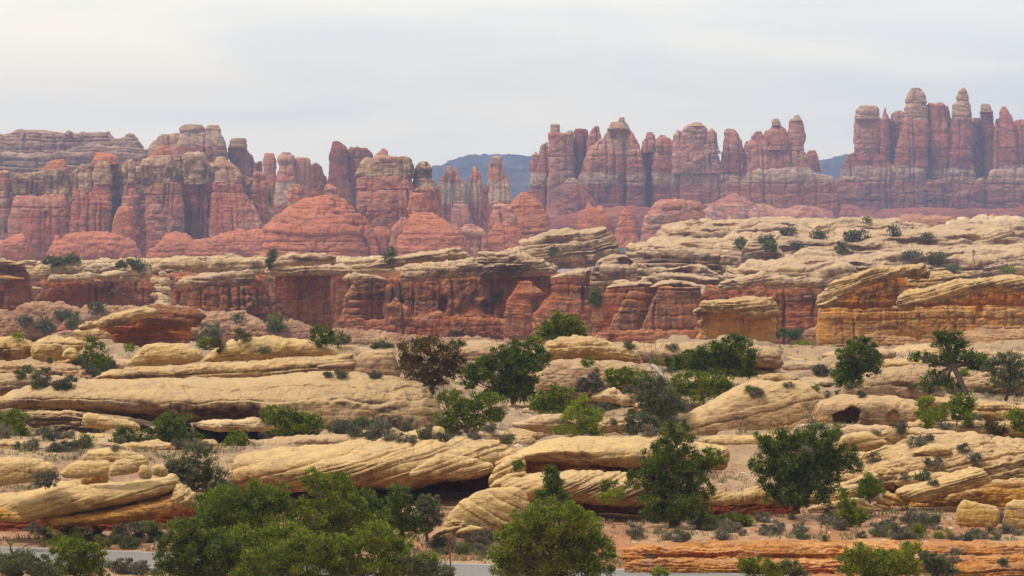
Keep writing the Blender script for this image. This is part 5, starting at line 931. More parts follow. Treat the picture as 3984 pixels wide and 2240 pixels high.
X('recess', 'E3', 180, [(300, 740, 1050), (600, 760, 1050), (900, 780, 1050), (1300, 770, 1050), (1700, 760, 1050), (2300, 760, 1050), (2600, 740, 1050)], 16, RC, n=4, amp=8, ns=40, st=6, th=(8, 26), bk=4, step=3.2)
thing('slab_rock', 'smooth nose shaped cream boulder with a crack, left of the small upright juniper', 'boulder', at('E2', 2000, 1000, 176))
X('body', 'E2', 170, [(1675, 984, 1118), (1720, 920, 1130), (1780, 850, 1130), (1860, 775, 1132), (1960, 704, 1120), (2060, 660, 1120), (2200, 645, 1110), (2335, 648, 1080), (2440, 670, 1050), (2495, 730, 980)], 50, M5, n=2.2, joints=[], tilt=0.5, amp=6, ns=80, st=5, th=(30, 90), step=3.2)
X('under', 'E2', 171, [(2060, 930, 1030), (2200, 860, 1040), (2350, 800, 1040), (2480, 760, 1040), (2540, 900, 1040)], 36, rock_mat('orange_base', 176, (0.55, 0.31, 0.12), (0.45, 0.25, 0.11), varnish=0.4), n=2.5, **SL)
X('slab', 'E2', 168, [(1575, 1098, 1116), (1600, 1058, 1112), (1680, 1012, 1096), (1780, 990, 1050), (1870, 985, 1006)], 22, slick('mossy_plank', 172, -0.3, (0.484, 0.322, 0.156), (0.316, 0.217, 0.094)), n=2.4, tilt=-0.4, label='small tilted plank of rock with black shadow beneath, left of the thin rusty post', cat='rock slab', **SL)
X('slab', 'E2', 167.5, [(1800, 1062, 1078), (1850, 1020, 1072), (1930, 992, 1050), (2000, 1000, 1030), (2060, 1010, 1030)], 18, M5, n=2.4, tilt=-0.2, label='thin cream flake just behind the thin rusty post', cat='rock slab', **SL)
X('slab', 'E2', 169, [(1760, 940, 970), (1800, 930, 990), (1880, 950, 1000), (1900, 980, 995)], 14, M5, n=2.4, label='little cream chip leaning on the nose shaped boulder', cat='rock slab', **SL)
X('slab', 'E2', 180, [(2105, 580, 600), (2140, 500, 610), (2200, 440, 600), (2320, 380, 560), (2420, 360, 500), (2440, 420, 460)], 26, M5, n=2.2, tilt=-0.4, label='rounded cream lobe at the left tip of the slab with the orange alcove', cat='boulder', **SL)
X('slab', 'E2', 177, [(2110, 640, 650), (2180, 580, 630), (2280, 530, 600), (2380, 500, 560), (2450, 500, 540)], 24, M5, n=2.2, tilt=-0.4, label='thin orange lip below the rounded cream lobe', cat='rock slab', **SL)
# left stack
thing('slab_rock', 'big tilted cream slab with an orange underside carrying boulders, at the lower left', 'rock slab', at('E1', 900, 960, 171))
X('body', 'E1', 172.5, [(-120, 720, 940), (0, 710, 930), (100, 702, 940), (250, 692, 950), (350, 664, 930), (450, 636, 905), (550, 596, 890), (700, 590, 874), (900, 588, 850), (1060, 598, 812), (1300, 594, 762), (1440, 570, 725), (1500, 548, 700), (1560, 524, 690), (1620, 548, 700), (1640, 600, 690)], 180, M5, n=2.3, tilt=-0.30, amp=7, ns=80, st=8, th=(12, 44), dents=[(760, 820, 200, 30, 14), (960, 770, 120, 22, 14)], bk=3, step=3.0)
X('lower_layer', 'E1', 172.6, [(380, 910, 975), (480, 890, 985), (700, 870, 975), (850, 850, 965), (1000, 830, 950), (1150, 790, 944), (1400, 730, 920), (1560, 690, 896), (1650, 640, 872), (1720, 670, 845), (1765, 728, 790), (1772, 750, 770)], 172, OR5, n=2.3, tilt=-0.1, amp=8, ns=40, st=6, th=(10, 30), bk=3, step=3.0)
X('nose', 'E1', 172, [(1560, 660, 760), (1600, 610, 830), (1660, 620, 830), (1720, 672, 826), (1764, 720, 790), (1770, 745, 765)], 110, M5, n=2.3, tilt=-0.5, amp=9, ns=30, st=6, th=(10, 26), joints=[(1600, 10, 10)], bk=3, step=3.0)
X('boulder', 'E1', 171, [(738, 470, 480), (762, 350, 470), (810, 320, 480), (880, 308, 500), (1000, 302, 520), (1150, 310, 520), (1260, 334, 500), (1330, 366, 470), (1350, 420, 440)], 46, M5, n=2.2, label='rounded cream boulder crowning the stack at the lower left', cat='boulder', amp=7, ns=90, st=3, th=(20, 60), bk=3, step=3.0)
X('boulder', 'E1', 168, [(542, 505, 524), (575, 470, 556), (640, 424, 568), (720, 396, 562), (850, 394, 548), (980, 396, 540), (1040, 420, 530)], 36, M5, n=2.2, label='long cream boulder at the left of the stack, tapering to the left', cat='boulder', tilt=-0.2, amp=6, ns=80, st=3, th=(20, 60), bk=3, step=3.0)
X('boulder', 'E1', 167, [(982, 520, 534), (1000, 450, 548), (1050, 400, 550), (1130, 380, 540), (1210, 390, 520), (1250, 430, 490), (1260, 460, 480)], 36, M5, n=2.1, label='egg shaped cream boulder overhanging a dark gap in the middle of the stack', cat='boulder', amp=5, ns=80, st=2, th=(20, 60), bk=3, step=3.0)
X('boulder', 'E1', 168, [(1250, 510, 540), (1262, 460, 562), (1300, 438, 572), (1345, 448, 574), (1378, 490, 560), (1386, 515, 540)], 22, M5, n=2.0, label='small round upright boulder, left of the last pair on the stack', cat='boulder', amp=3, ns=60, st=1, step=2.6)
X('boulder', 'E1', 169, [(1370, 480, 500), (1390, 450, 530), (1440, 432, 548), (1490, 446, 550), (1522, 490, 538), (1528, 512, 524)], 22, M5, n=2.0, label='small oval boulder, rightmost on the stack at the lower left', cat='boulder', amp=3, ns=60, st=1, step=2.6)
X('boulder', 'E1', 169, [(730, 580, 606), (780, 520, 612), (860, 480, 606), (960, 490, 596), (990, 550, 580)], 26, slick('orange_pedestal', 178, 0, (0.577, 0.348, 0.133), (0.512, 0.313, 0.140)), n=2.4, label='orange wedge of rock under the long tapering boulder', cat='boulder', **BO)
X('boulder', 'E1', 170, [(-140, 400, 660), (-40, 378, 650), (60, 366, 636), (200, 363, 612), (300, 374, 604), (400, 402, 596), (480, 440, 580), (525, 490, 555), (540, 520, 540)], 60, M5, n=2.2, joints=[(250, 8, 7)], label='large smooth cream boulder cut off by the left edge', cat='boulder', amp=6, ns=90, st=4, th=(30, 80), tilt=-0.35, bk=3, step=3.0)
X('boulder', 'E1', 167, [(-100, 850, 950), (0, 838, 958), (80, 850, 950), (150, 880, 945), (195, 920, 940)], 26, OR5, n=2.3, label='low orange brown rock at the left edge beneath the tilted slab', cat='boulder', **SL)
thing('rock_hollow', 'dark red recess under the tilted slab at the lower left', 'rock recess', at('E1', 900, 1160, 176))
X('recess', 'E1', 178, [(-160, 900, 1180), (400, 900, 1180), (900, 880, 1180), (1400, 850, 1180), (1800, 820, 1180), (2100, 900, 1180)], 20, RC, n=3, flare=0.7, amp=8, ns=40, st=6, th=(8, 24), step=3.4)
BK = rock_mat('cut_bank_earth', 160, (0.50, 0.25, 0.115), (0.54, 0.33, 0.19), dark=(0.24, 0.075, 0.04), varnish=0.9, vth=0.53, band=1.0, blotch=0.6, crack=0.3)
thing('cut_bank', 'orange red cut bank with crumbling ledges behind the road at the lower right', 'earth bank', at('E3', 2000, 1400, 160))
X('ledge', 'E3', 161, [(930, 1230, 1420), (1000, 1212, 1420), (1120, 1180, 1420), (1250, 1152, 1420), (1500, 1158, 1420), (1900, 1150, 1420), (2335, 1136, 1420), (2700, 1146, 1420), (3200, 1140, 1420), (3700, 1160, 1420), (4200, 1150, 1420), (4800, 1156, 1420)], 130, BK, n=2.8, amp=9, ns=40, st=9, th=(7, 26), bk=7, bw=(16, 70), tilt=0.0, dents=[(1500, 1250, 330, 24, 24), (2500, 1245, 260, 22, 26)], step=3.0)
X('ledge', 'E3', 157.5, [(1000, 1318, 1460), (1150, 1306, 1460), (1400, 1290, 1460), (1700, 1300, 1460), (2000, 1310, 1460), (2300, 1300, 1480), (2700, 1310, 1500), (3200, 1290, 1520), (3700, 1270, 1520), (4200, 1262, 1520), (4800, 1250, 1520)], 60, BK, n=2.6, amp=9, ns=36, st=8, th=(6, 22), bk=6, bw=(16, 60), step=3.0)
X('lamination', 'E4', 153, [(1500, 1400, 1520), (1700, 1340, 1520), (1900, 1320, 1520), (2100, 1330, 1520), (2500, 1310, 1520)], 60, BK, n=2.5, amp=8, ns=36, st=10, th=(5, 14), bk=5, step=3.0)
# right slope of plates
M6 = slick('plated_slab', 184, -0.2, (0.595, 0.426, 0.211), (0.484, 0.322, 0.160), varnish=0.45, band=0.9)
thing('slab_rock', 'rough striped rock slope with many thin tilted plates, at the right behind the small conifer', 'rock slope', at('E4', 1300, 720, 198))
X('slope', 'E4', 191, [(600, 420, 700), (760, 380, 700), (900, 330, 700), (1100, 250, 700), (1300, 190, 700), (1500, 180, 700), (1700, 160, 700), (1900, 160, 700), (2000, 200, 700), (2200, 210, 700), (2500, 240, 700)], 330, slick('plated_slope', 191, -0.12, (0.539, 0.374, 0.199), (0.419, 0.270, 0.156), varnish=0.4, band=0.9), n=2.2, flare=0.1, tilt=-0.16, amp=12, ns=60, st=10, th=(8, 26), step=3.2)
X('plate', 'E4', 189, [(850, 400, 420), (900, 352, 430), (1050, 318, 400), (1200, 290, 370), (1300, 296, 340), (1330, 310, 330)], 40, M6, n=2.4, tilt=-0.3, **XB)
X('plate', 'E4', 186, [(380, 700, 720), (480, 650, 730), (640, 600, 720), (780, 550, 700), (900, 512, 690), (1000, 520, 660), (1030, 580, 640)], 50, M6, n=2.3, tilt=-0.32, **XB)
X('plate', 'E4', 184.5, [(1160, 560, 640), (1240, 520, 640), (1400, 490, 640), (1560, 500, 620), (1700, 520, 600), (1760, 560, 590)], 50, M6, n=2.3, tilt=-0.2, **XB)
thing('slab_rock', 'plank like slab tilted up to the right, underside orange, at the lower right', 'rock slab', at('E4', 1600, 780, 183))
X('body', 'E4', 181.2, [(1168, 690, 712), (1230, 656, 750), (1300, 636, 775), (1400, 610, 778), (1550, 574, 742), (1700, 526, 696), (1860, 470, 650), (1960, 490, 620), (2034, 560, 588), (2044, 572, 582)], 110, M6, n=2.5, tilt=-0.30, amp=6, ns=60, st=9, th=(8, 22), bk=3, step=3.0)
X('underside', 'E4', 183, [(1300, 760, 840), (1450, 740, 850), (1650, 690, 860), (1900, 620, 860), (2100, 580, 860), (2500, 560, 860)], 30, slick('orange_shelf', 185, 0, (0.521, 0.270, 0.094), (0.577, 0.392, 0.195), varnish=0.3), n=2.4, **SL)
thing('slab_rock', 'lower pair of tilted cream planks reaching left under the broad dark juniper', 'rock slab', at('E4', 600, 880, 183))
X('plank', 'E4', 183, [(300, 718, 740), (380, 716, 786), (500, 690, 790), (640, 652, 760), (760, 620, 740), (840, 600, 720), (880, 640, 680)], 70, M6, n=2.5, tilt=-0.22, **XB)
X('plank', 'E4', 180, [(358, 830, 858), (420, 808, 862), (520, 780, 850), (640, 752, 836), (760, 736, 820), (850, 740, 790)], 26, M6, n=2.5, tilt=-0.2, **XB)
X('plank', 'E3', 179, [(1440, 720, 770), (1600, 700, 790), (1750, 680, 790), (1900, 690, 800), (2050, 680, 800), (2200, 640, 790), (2330, 640, 790), (2420, 690, 780)], 36, M6, n=2.4, tilt=-0.25, **XB)
X('wedge', 'E4', 178, [(762, 790, 812), (800, 755, 840), (850, 738, 880), (930, 780, 872), (1012, 830, 846)], 24, M5, n=2.4, tilt=0.3, label='pale wedge shaped block right of the small pointed conifer', cat='boulder', **SL)
X('wedge', 'E4', 181, [(960, 820, 840), (1030, 740, 838), (1090, 690, 830), (1200, 730, 816), (1292, 780, 800)], 26, slick('orange_wedge', 181, 0, (0.558, 0.348, 0.148), (0.335, 0.174, 0.078)), n=2.4, tilt=0.3, label='orange brown jumble of blocks left of the plank like slab', cat='boulder', **SL)
X('boulder', 'E4', 189, [(640, 258, 272), (680, 190, 300), (740, 146, 316), (800, 134, 322), (900, 142, 320), (1000, 178, 292), (1060, 210, 262), (1098, 228, 242)], 34, M5, n=2.2, label='bread loaf shaped cream boulder with a dark gap under it, right of the broad juniper', cat='boulder', tilt=-0.2, amp=6, ns=70, st=4, th=(16, 50), step=3.2)
X('boulder', 'E4', 191, [(955, 178, 196), (990, 140, 222), (1060, 116, 236), (1130, 110, 234), (1220, 128, 228), (1275, 176, 205)], 30, M5, n=2.2, label='cream boulder behind the bread loaf shaped one', cat='boulder', **BO)
X('boulder', 'E4', 192, [(1225, 120, 150), (1260, 102, 176), (1330, 106, 188), (1390, 140, 188), (1428, 172, 182)], 24, M5, n=2.4, label='small pointed pale boulder, rightmost of three beside the bright green bush', cat='boulder', **BO)
X('boulder', 'E4', 187.5, [(1305, 328, 342), (1350, 296, 350), (1420, 268, 354), (1540, 253, 352), (1640, 276, 342), (1684, 320, 334)], 30, M5, n=2.2, label='low lens shaped cream rock above the small bare tree', cat='boulder', **BO)
X('boulder', 'E4', 172, [(1714, 940, 960), (1724, 840, 980), (1760, 780, 985), (1800, 758, 990), (1900, 772, 1002), (2000, 792, 1012), (2080, 820, 1004), (2112, 860, 940), (2118, 890, 920)], 34, slick('blocky_boulder', 175, 0, (0.577, 0.400, 0.179), (0.502, 0.322, 0.133), varnish=0.25), n=3.2, label='big square cream boulder at the lower right beside the sagebrush', cat='boulder', amp=6, ns=60, st=3, th=(20, 60), bk=3, step=3.0)
X('boulder', 'E4', 172.5, [(2136, 950, 980), (2160, 850, 1000), (2190, 780, 1010), (2240, 762, 1020), (2340, 758, 1030), (2480, 760, 1030)], 34, slick('edge_boulder', 175, 0, (0.577, 0.400, 0.195), (0.484, 0.313, 0.140), varnish=0.25), n=3.0, label='square cream boulder cut off by the right edge', cat='boulder', amp=6, ns=60, st=3, th=(20, 60), bk=3, step=3.0)
X('slab_rock', 'E4', 186, [(1500, 760, 860), (1650, 700, 860), (1850, 640, 860), (2000, 600, 860), (2200, 570, 860), (2500, 530, 860)], 40, slick('sloping_shelf', 190, -0.2, (0.539, 0.365, 0.187), (0.465, 0.287, 0.140)), n=2.3, tilt=-0.25, label='sloping tan shelf behind the square boulders at the right edge', cat='rock slab', **XB)
# ------------------------------------------------------------------ plants
from mathutils.noise import random_unit_vector
bpy.context.view_layer.update()
DG = bpy.context.evaluated_depsgraph_get()
def surface(x, y):
    """where the ray of sight through photo point (x, y), given in the 2575 px view, meets the built land"""
    px, py = x / 0.646335, y / 0.646335
    d = Vector(((px - CX) / F, 1.0, -(py - HY) / F)).normalized()
    hit, loc, nor, idx, ob, _ = sc.ray_cast(DG, Vector((0, 0, 0)), d)
    return (loc, nor, ob) if hit else (None, None, None)

# low broken ledges all over the bare middle ground
rng = np.random.RandomState(41)
LEDGE = [slick('broken_ledge_pale', 235, 0.1), slick('broken_ledge_grey', 235, -0.05, (0.46, 0.33, 0.215), (0.33, 0.23, 0.155)), slick('broken_ledge_pink', 235, 0.05, (0.54, 0.37, 0.245), (0.40, 0.26, 0.18))]
spots = []
for (xa, xb, ya, yb, n) in [(1280, 1900, 875, 990, 12), (1880, 2560, 880, 1000, 14), (1300, 1720, 1000, 1095, 12), (0, 1100, 1075, 1125, 16), (2180, 2560, 1010, 1100, 8), (0, 300, 905, 985, 7), (1000, 1330, 1090, 1120, 5)]:
    for i in range(n * 4):
        x, y = xa + (xb - xa) * rng.rand(), ya + (yb - ya) * rng.rand()
        loc, nor, ob = surface(x, y)
        if loc is None or ob.name != 'ground': continue
        spots.append((x, y, loc.y)); n -= 1
        if n == 0: break
for i, (x, y, D_) in enumerate(spots):
    w = 30 + 75 * rng.rand() ** 1.6; h = 5 + 12 * rng.rand(); k = 0.12 * (rng.rand() - 0.35)
    st_ = [(x - w, y - 1, y + 12)] + [(x + w * u, y - h * (1 - abs(u + 0.2 * (rng.rand() - .5)) ** 2.2) - k * w * u + 2.5 * (rng.rand() - .5), y + 14) for u in (-.75, -.45, -.1, .2, .5, .75)] + [(x + w, y - 1 - k * w, y + 12)]
    X('rock_ledge', 'F', D_ + 0.3, st_, w * 0.9, LEDGE[i % 3], n=2.8, label='low broken tan ledge in the soil of the middle ground', cat='rock ledge', group='low broken ledges in the middle ground', **SL)
bpy.context.view_layer.update()
DG = bpy.context.evaluated_depsgraph_get()

def leaf_mat(name, c1, c2, c3=None, trans=0.25):
    m = NT(name); g = m.n('ShaderNodeNewGeometry'); oi = m.n('ShaderNodeObjectInfo')
    n = m.noise(g.outputs['Position'], 1.5, 2, 0.55)
    col = m.mix(m.ramp(n, [(0.42, 0.0), (0.58, 1.0)]), c1, c2)
    rnd = g.outputs['Random Per Island']
    if c3: col = m.mix(m.ramp(m.math('MULTIPLY_ADD', n, 0.8, m.math('MULTIPLY', rnd, 0.5)), [(0.60, 0.0), (0.72, 1.0)]), col, c3)
    col = m.mix(1.0, col, m.ramp(rnd, [(0.0, 0.68), (0.6, 1.0), (1.0, 1.25)]), 'MULTIPLY')
    col = m.mix(1.0, col, m.ramp(oi.outputs['Random'], [(0.0, (0.85, 0.9, 0.9)), (1.0, (1.15, 1.1, 1.0))]), 'MULTIPLY')
    b = m.n('ShaderNodeBsdfPrincipled'); m.put(b.inputs['Base Color'], col); b.inputs['Roughness'].default_value = 0.7
    b.inputs['Specular IOR Level'].default_value = 0.2
    t = m.n('ShaderNodeBsdfTranslucent'); m.put(t.inputs['Color'], col)
    x = m.n('ShaderNodeMixShader'); x.inputs[0].default_value = trans
    m.t.links.new(b.outputs[0], x.inputs[1]); m.t.links.new(t.outputs[0], x.inputs[2])
    m.t.links.new(x.outputs[0], m.out.inputs['Surface']); return m.m
LEAF = {
    'juniper': leaf_mat('juniper_leaves', (0.060, 0.112, 0.008), (0.135, 0.19, 0.011), (0.25, 0.28, 0.02)),
    'dark': leaf_mat('dark_juniper_leaves', (0.028, 0.060, 0.009), (0.080, 0.128, 0.012), (0.15, 0.19, 0.018)),
    'bright': leaf_mat('bright_leaves', (0.15, 0.24, 0.010), (0.22, 0.30, 0.014), (0.30, 0.31, 0.02)),
    'grey': leaf_mat('grey_green_leaves', (0.085, 0.115, 0.045), (0.12, 0.145, 0.06), (0.17, 0.17, 0.08)),
    'brown': leaf_mat('browned_leaves', (0.055, 0.062, 0.018), (0.11, 0.08, 0.032), (0.19, 0.12, 0.05)),
    'sage': leaf_mat('sage_leaves', (0.135, 0.135, 0.09), (0.19, 0.18, 0.13), (0.24, 0.21, 0.15), 0.15),
    'purple': leaf_mat('twiggy_grey_leaves', (0.11, 0.085, 0.075), (0.16, 0.13, 0.11), (0.14, 0.15, 0.09), 0.15),
    'yellow': leaf_mat('yellow_green_leaves', (0.22, 0.24, 0.035), (0.30, 0.30, 0.06), (0.16, 0.19, 0.03)),
    'straw': leaf_mat('straw_blades', (0.36, 0.28, 0.15), (0.27, 0.21, 0.115), (0.20, 0.20, 0.09), 0.2),
}
BARK = flat_mat('juniper_bark', (0.13, 0.095, 0.075), 0.95, 14.0, (0.5, 1.3))
DEADW = flat_mat('grey_dead_wood', (0.20, 0.155, 0.135), 0.95, 14.0, (0.6, 1.3))

def leaves(blobs, L, dens, rng, clump=0.30, up=0.5, width=0.42):
    """blobs: centre, radii in metres. sprays gathered in clumps through each blob's volume -> verts, quads"""
    PP, DD = [], []
    for (c, r) in blobs:
        c = np.array(c, float); r = np.array(r, float); r = r * 1.12; rm = (r[0] * r[2]) ** 0.5
        cr = np.clip(clump * rm, L * 1.6, L * 6)
        area = np.pi * r[0] * r[2]
        n = max(int(3.6 * dens * area / (L * L)), 60)
        nc = max(int(area / (cr * cr) * 1.3), 7)
        v = rng.normal(size=(nc, 3)); v /= np.linalg.norm(v, axis=1, keepdims=True)
        v *= (0.35 + 0.65 * rng.rand(nc, 1) ** 0.6)
        cc = c + v * r * (0.95 + 0.25 * (rng.rand(nc, 1) - 0.5))
        k = rng.randint(nc, size=n)
        p = rng.normal(size=(n, 3)); p /= np.linalg.norm(p, axis=1, keepdims=True)
        csz = cr * (0.55 + 0.8 * rng.rand(nc))
        pos = cc[k] + p * (rng.rand(n, 1) ** 0.5) * csz[k][:, None] * np.array([1.1, 1.1, 0.85])
        d = (pos - cc[k]) / csz[k][:, None] * 0.8 + v[k] * 0.35 + rng.normal(size=(n, 3)) * 0.45 + np.array([0, 0, up])
        PP.append(pos); DD.append(d)
    P = np.concatenate(PP); d = np.concatenate(DD); n = len(P)
    d /= np.linalg.norm(d, axis=1, keepdims=True) + 1e-9
    w = np.cross(d, rng.normal(size=(n, 3))); w /= np.linalg.norm(w, axis=1, keepdims=True) + 1e-9
    l = L * (0.6 + 0.8 * rng.rand(n, 1))
    b = np.cross(d, w)
    V = np.stack([P - d * l * .5, P + w * l * width * .5 + b * l * .12, P + d * l * .5, P - w * l * width * .5 + b * l * .12], 1).reshape(-1, 3)
    return V, np.arange(4 * n).reshape(-1, 4)

def tube(pts, rad, sides=6):
    pts = np.asarray(pts, float); n = len(pts)
    t = np.gradient(pts, axis=0); t /= np.linalg.norm(t, axis=1, keepdims=True) + 1e-9
    a = np.cross(t, [0.3, 1, 0.1]); a /= np.linalg.norm(a, axis=1, keepdims=True) + 1e-9
    b = np.cross(t, a)
    ang = np.arange(sides) / sides * 2 * np.pi
    V = pts[:, None] + np.asarray(rad)[:, None, None] * (np.cos(ang)[None, :, None] * a[:, None] + np.sin(ang)[None, :, None] * b[:, None])
    i, j = np.meshgrid(np.arange(n - 1), np.arange(sides), indexing='ij'); j2 = (j + 1) % sides
    return V.reshape(-1, 3), np.stack([i * sides + j, i * sides + j2, (i + 1) * sides + j2, (i + 1) * sides + j], -1).reshape(-1, 4)
def crooked(a, b, n, amt, rng):
    a, b = np.array(a, float), np.array(b, float); t = np.linspace(0, 1, n)[:, None]
    p = a + (b - a) * t
    o = np.cumsum(rng.normal(size=(n, 3)), axis=0); o -= o[0] + (o[-1] - o[0]) * t
    return p + o * amt * np.linalg.norm(b - a)
def join(parts):
    V, Q, k = [], [], 0
    for v, q in parts: V.append(v); Q.append(q + k); k += len(v)
    return np.concatenate(V), np.concatenate(Q)

def fpos(x, y, D): return np.array(world_at(x / 0.646335, y / 0.646335, D))
TSEED = [100]
def tree(name, label, cat, kind, bx, by, blobs, D=None, group=None, dens=5.5, leaf=2.35, trunk=1.0, fork=None, clump=0.30, up=0.5):
    """bx, by: foot of the trunk; blobs (x, y, rx, ry) of the crown, all in the 2575 px view of the photo"""
    TSEED[0] += 1; rng = np.random.RandomState(TSEED[0])
    if D is None:
        loc, nor, ob = surface(bx, by)
        D = loc.y if loc else 200.0
        foot = np.array(loc) if loc else fpos(bx, by, D)
    else:
        foot = fpos(bx, by, D)
    pm = D / F * 1.5472                              # metres per pixel of that view
    foot[2] -= 0.05
    root = thing(name, label, cat, foot.tolist(), group)
    B = []
    for (x, y, rx_, ry_) in blobs:
        c = fpos(x, y, D); ry3 = 0.85 * (rx_ * ry_) ** 0.5
        c[1] += (rng.rand() - 0.5) * 1.2 * ry3 * pm
        B.append((c, (rx_ * pm, ry3 * pm, ry_ * pm)))
    V, Q = leaves(B, leaf * 2.516 * pm, dens, rng, clump, up)
    link_mesh('crown', V, Q, LEAF[kind], parent=root, smooth=False)
    if trunk:
        top = np.mean([b[0] for b in B], axis=0)
        h = max(abs(top[2] - foot[2]), 0.3); r0 = np.clip(0.06 * h, 0.03, 0.16) * trunk
        fk = fpos(fork[0], fork[1], D) if fork else foot + (top - foot) * 0.45 + np.array([rng.normal() * .05 * h, 0, 0])
        tb = [tube(crooked(foot - np.array([0, 0, .1]), fk, 7, 0.025, rng), np.linspace(r0 * 1.25, r0 * 0.8, 7), 7)]
        for (c, r) in B:
            for e in range(2):
                end = c + rng.normal(size=3) * np.array(r) * 0.2
                tb.append(tube(crooked(fk, end, 7, 0.05, rng), np.linspace(r0 * 0.62, r0 * 0.12, 7), 5))
        for e in range(4):                            # a few bare twigs poking out of the crown
            c, r = B[rng.randint(len(B))]; a = rng.normal(size=3); a[2] = abs(a[2]) * .8; a /= np.linalg.norm(a)
            tb.append(tube(crooked(c, c + a * np.array(r) * 1.35, 6, 0.07, rng), np.linspace(r0 * 0.22, r0 * 0.07, 6), 4))
        V, Q = join(tb); link_mesh('trunk', V, Q, BARK, parent=root)
    return root
def dead(name, label, bx, by, tips, D=None, r=1.6, cat='dead tree', mat=None):
    """a bare tree: limbs from the foot to each tip (x, y), with side twigs"""
    TSEED[0] += 1; rng = np.random.RandomState(TSEED[0])
    loc, nor, ob = surface(bx, by)
    if D is None: D = loc.y
    foot = fpos(bx, by, D); pm = D / F * 1.5472
    tb = []
    fk = foot + np.array([0, 0, 0.25 * abs(by - min(t[1] for t in tips)) * pm])
    tb.append(tube(crooked(foot - np.array([0, 0, .1]), fk, 5, .05, rng), np.linspace(r * 1.3, r, 5) * pm, 6))
    for (x, y) in tips:
        end = fpos(x, y, D); end[1] += rng.normal() * 6 * pm
        p = crooked(fk, end, 9, 0.06, rng); tb.append(tube(p, np.linspace(r * 0.8, 0.3, 9) * pm, 5))
        for k in (3, 5, 6, 7):
            e = p[k] + (end - fk) * 0.25 * rng.rand() + rng.normal(size=3) * 5.5 * pm
            tb.append(tube(crooked(p[k], e, 5, 0.06, rng), np.linspace(0.45, 0.22, 5) * pm, 4))
    V, Q = join(tb)
    o = link_mesh(name, V, Q, mat or DEADW, loc=foot.tolist())
    return tag(o, label, cat)

J, K = 'juniper_tree', 'juniper'
# nearest row, beyond and in front of the road
tree(J, 'tall juniper with the highest peak in the big foreground thicket', 'tree', 'juniper', 840, 1440, [(835, 1225, 48, 42), (790, 1205, 30, 26), (870, 1270, 55, 45), (800, 1290, 55, 50), (850, 1340, 70, 50), (905, 1300, 35, 35)], D=156)
tree(J, 'wide juniper at the upper left of the foreground thicket', 'tree', 'juniper', 640, 1440, [(570, 1265, 55, 45), (640, 1255, 50, 42), (700, 1250, 46, 38), (600, 1320, 70, 50), (690, 1310, 60, 50), (520, 1310, 40, 40)], D=155)
tree(J, 'dark juniper at the left end of the foreground thicket, beside the road', 'tree', 'dark', 470, 1470, [(460, 1340, 48, 42), (430, 1390, 42, 40), (500, 1390, 55, 50), (470, 1440, 70, 40), (550, 1370, 45, 45)], D=151)
tree(J, 'yellowish juniper at the bottom of the foreground thicket, near its middle', 'tree', 'juniper', 780, 1490, [(770, 1375, 60, 42), (720, 1400, 50, 40), (830, 1400, 60, 45), (760, 1440, 90, 40), (650, 1420, 60, 45)], D=149)
tree(J, 'juniper at the right end of the foreground thicket, left of the road strip', 'tree', 'juniper', 960, 1490, [(940, 1350, 48, 38), (900, 1390, 55, 45), (990, 1385, 46, 32), (960, 1430, 80, 40), (1050, 1425, 60, 32), (880, 1440, 50, 30)], D=150)
tree(J, 'shadowed juniper in front of the dark red hollow under the long slab', 'tree', 'dark', 1010, 1370, [(1005, 1245, 30, 30), (1000, 1285, 38, 34), (1020, 1320, 46, 36)], D=166)
tree(J, 'grey green juniper on the right flank of the shadowed one, before the red hollow', 'tree', 'grey', 1075, 1352, [(1075, 1265, 28, 26), (1080, 1300, 32, 32), (1060, 1320, 26, 20)], D=167)
tree(J, 'huge rounded juniper right of the thin rusty post', 'tree', 'juniper', 1395, 1500, [(1400, 1305, 75, 48), (1330, 1320, 55, 40), (1460, 1330, 60, 48), (1290, 1370, 55, 45), (1380, 1380, 80, 60), (1490, 1400, 60, 50), (1400, 1430, 130, 40), (1270, 1420, 45, 35)], D=152, dens=6)
tree(J, 'slim upright juniper poking up just behind the huge rounded juniper', 'tree', 'dark', 1390, 1300, [(1385, 1190, 20, 24), (1390, 1220, 32, 26), (1395, 1255, 42, 28), (1360, 1245, 18, 14)], D=165)
tree(J, 'bright juniper at the bottom left with grey road showing right of it', 'tree', 'juniper', 200, 1490, [(175, 1380, 45, 28), (215, 1395, 48, 34), (170, 1425, 55, 30), (235, 1430, 40, 30)], D=153)
tree('sage_thicket', 'grey green bush at the bottom left corner', 'bush', 'grey', 70, 1490, [(60, 1430, 60, 26), (110, 1440, 40, 22), (20, 1435, 30, 20)], D=152, trunk=0)
tree(J, 'juniper at the bottom edge on the right with a dead stick beside it', 'tree', 'juniper', 2200, 1500, [(2165, 1390, 40, 22), (2150, 1420, 50, 30), (2220, 1415, 50, 32), (2270, 1410, 40, 30), (2290, 1380, 26, 20), (2230, 1440, 90, 26)], D=148)
tree(J, 'dark wispy juniper at the bottom edge, right of the dead stick', 'tree', 'grey', 2350, 1500, [(2350, 1420, 34, 24), (2330, 1400, 24, 20), (2370, 1435, 34, 20)], D=150)
tree(J, 'low bright juniper at the bottom edge in front of the orange bank', 'tree', 'juniper', 1910, 1480, [(1880, 1422, 30, 20), (1915, 1430, 40, 24), (1950, 1440, 30, 18)], D=147)
tree('rabbitbrush', 'pale grey green brush at the bottom edge, right of the low bright juniper', 'bush', 'grey', 1985, 1470, [(1985, 1430, 30, 24), (2010, 1442, 20, 14)], D=147.5, trunk=0)
tree('road_bush', 'tiny green bush on the near road edge at the bottom', 'bush', 'juniper', 1664, 1452, [(1664, 1440, 22, 12)], D=151, trunk=0)
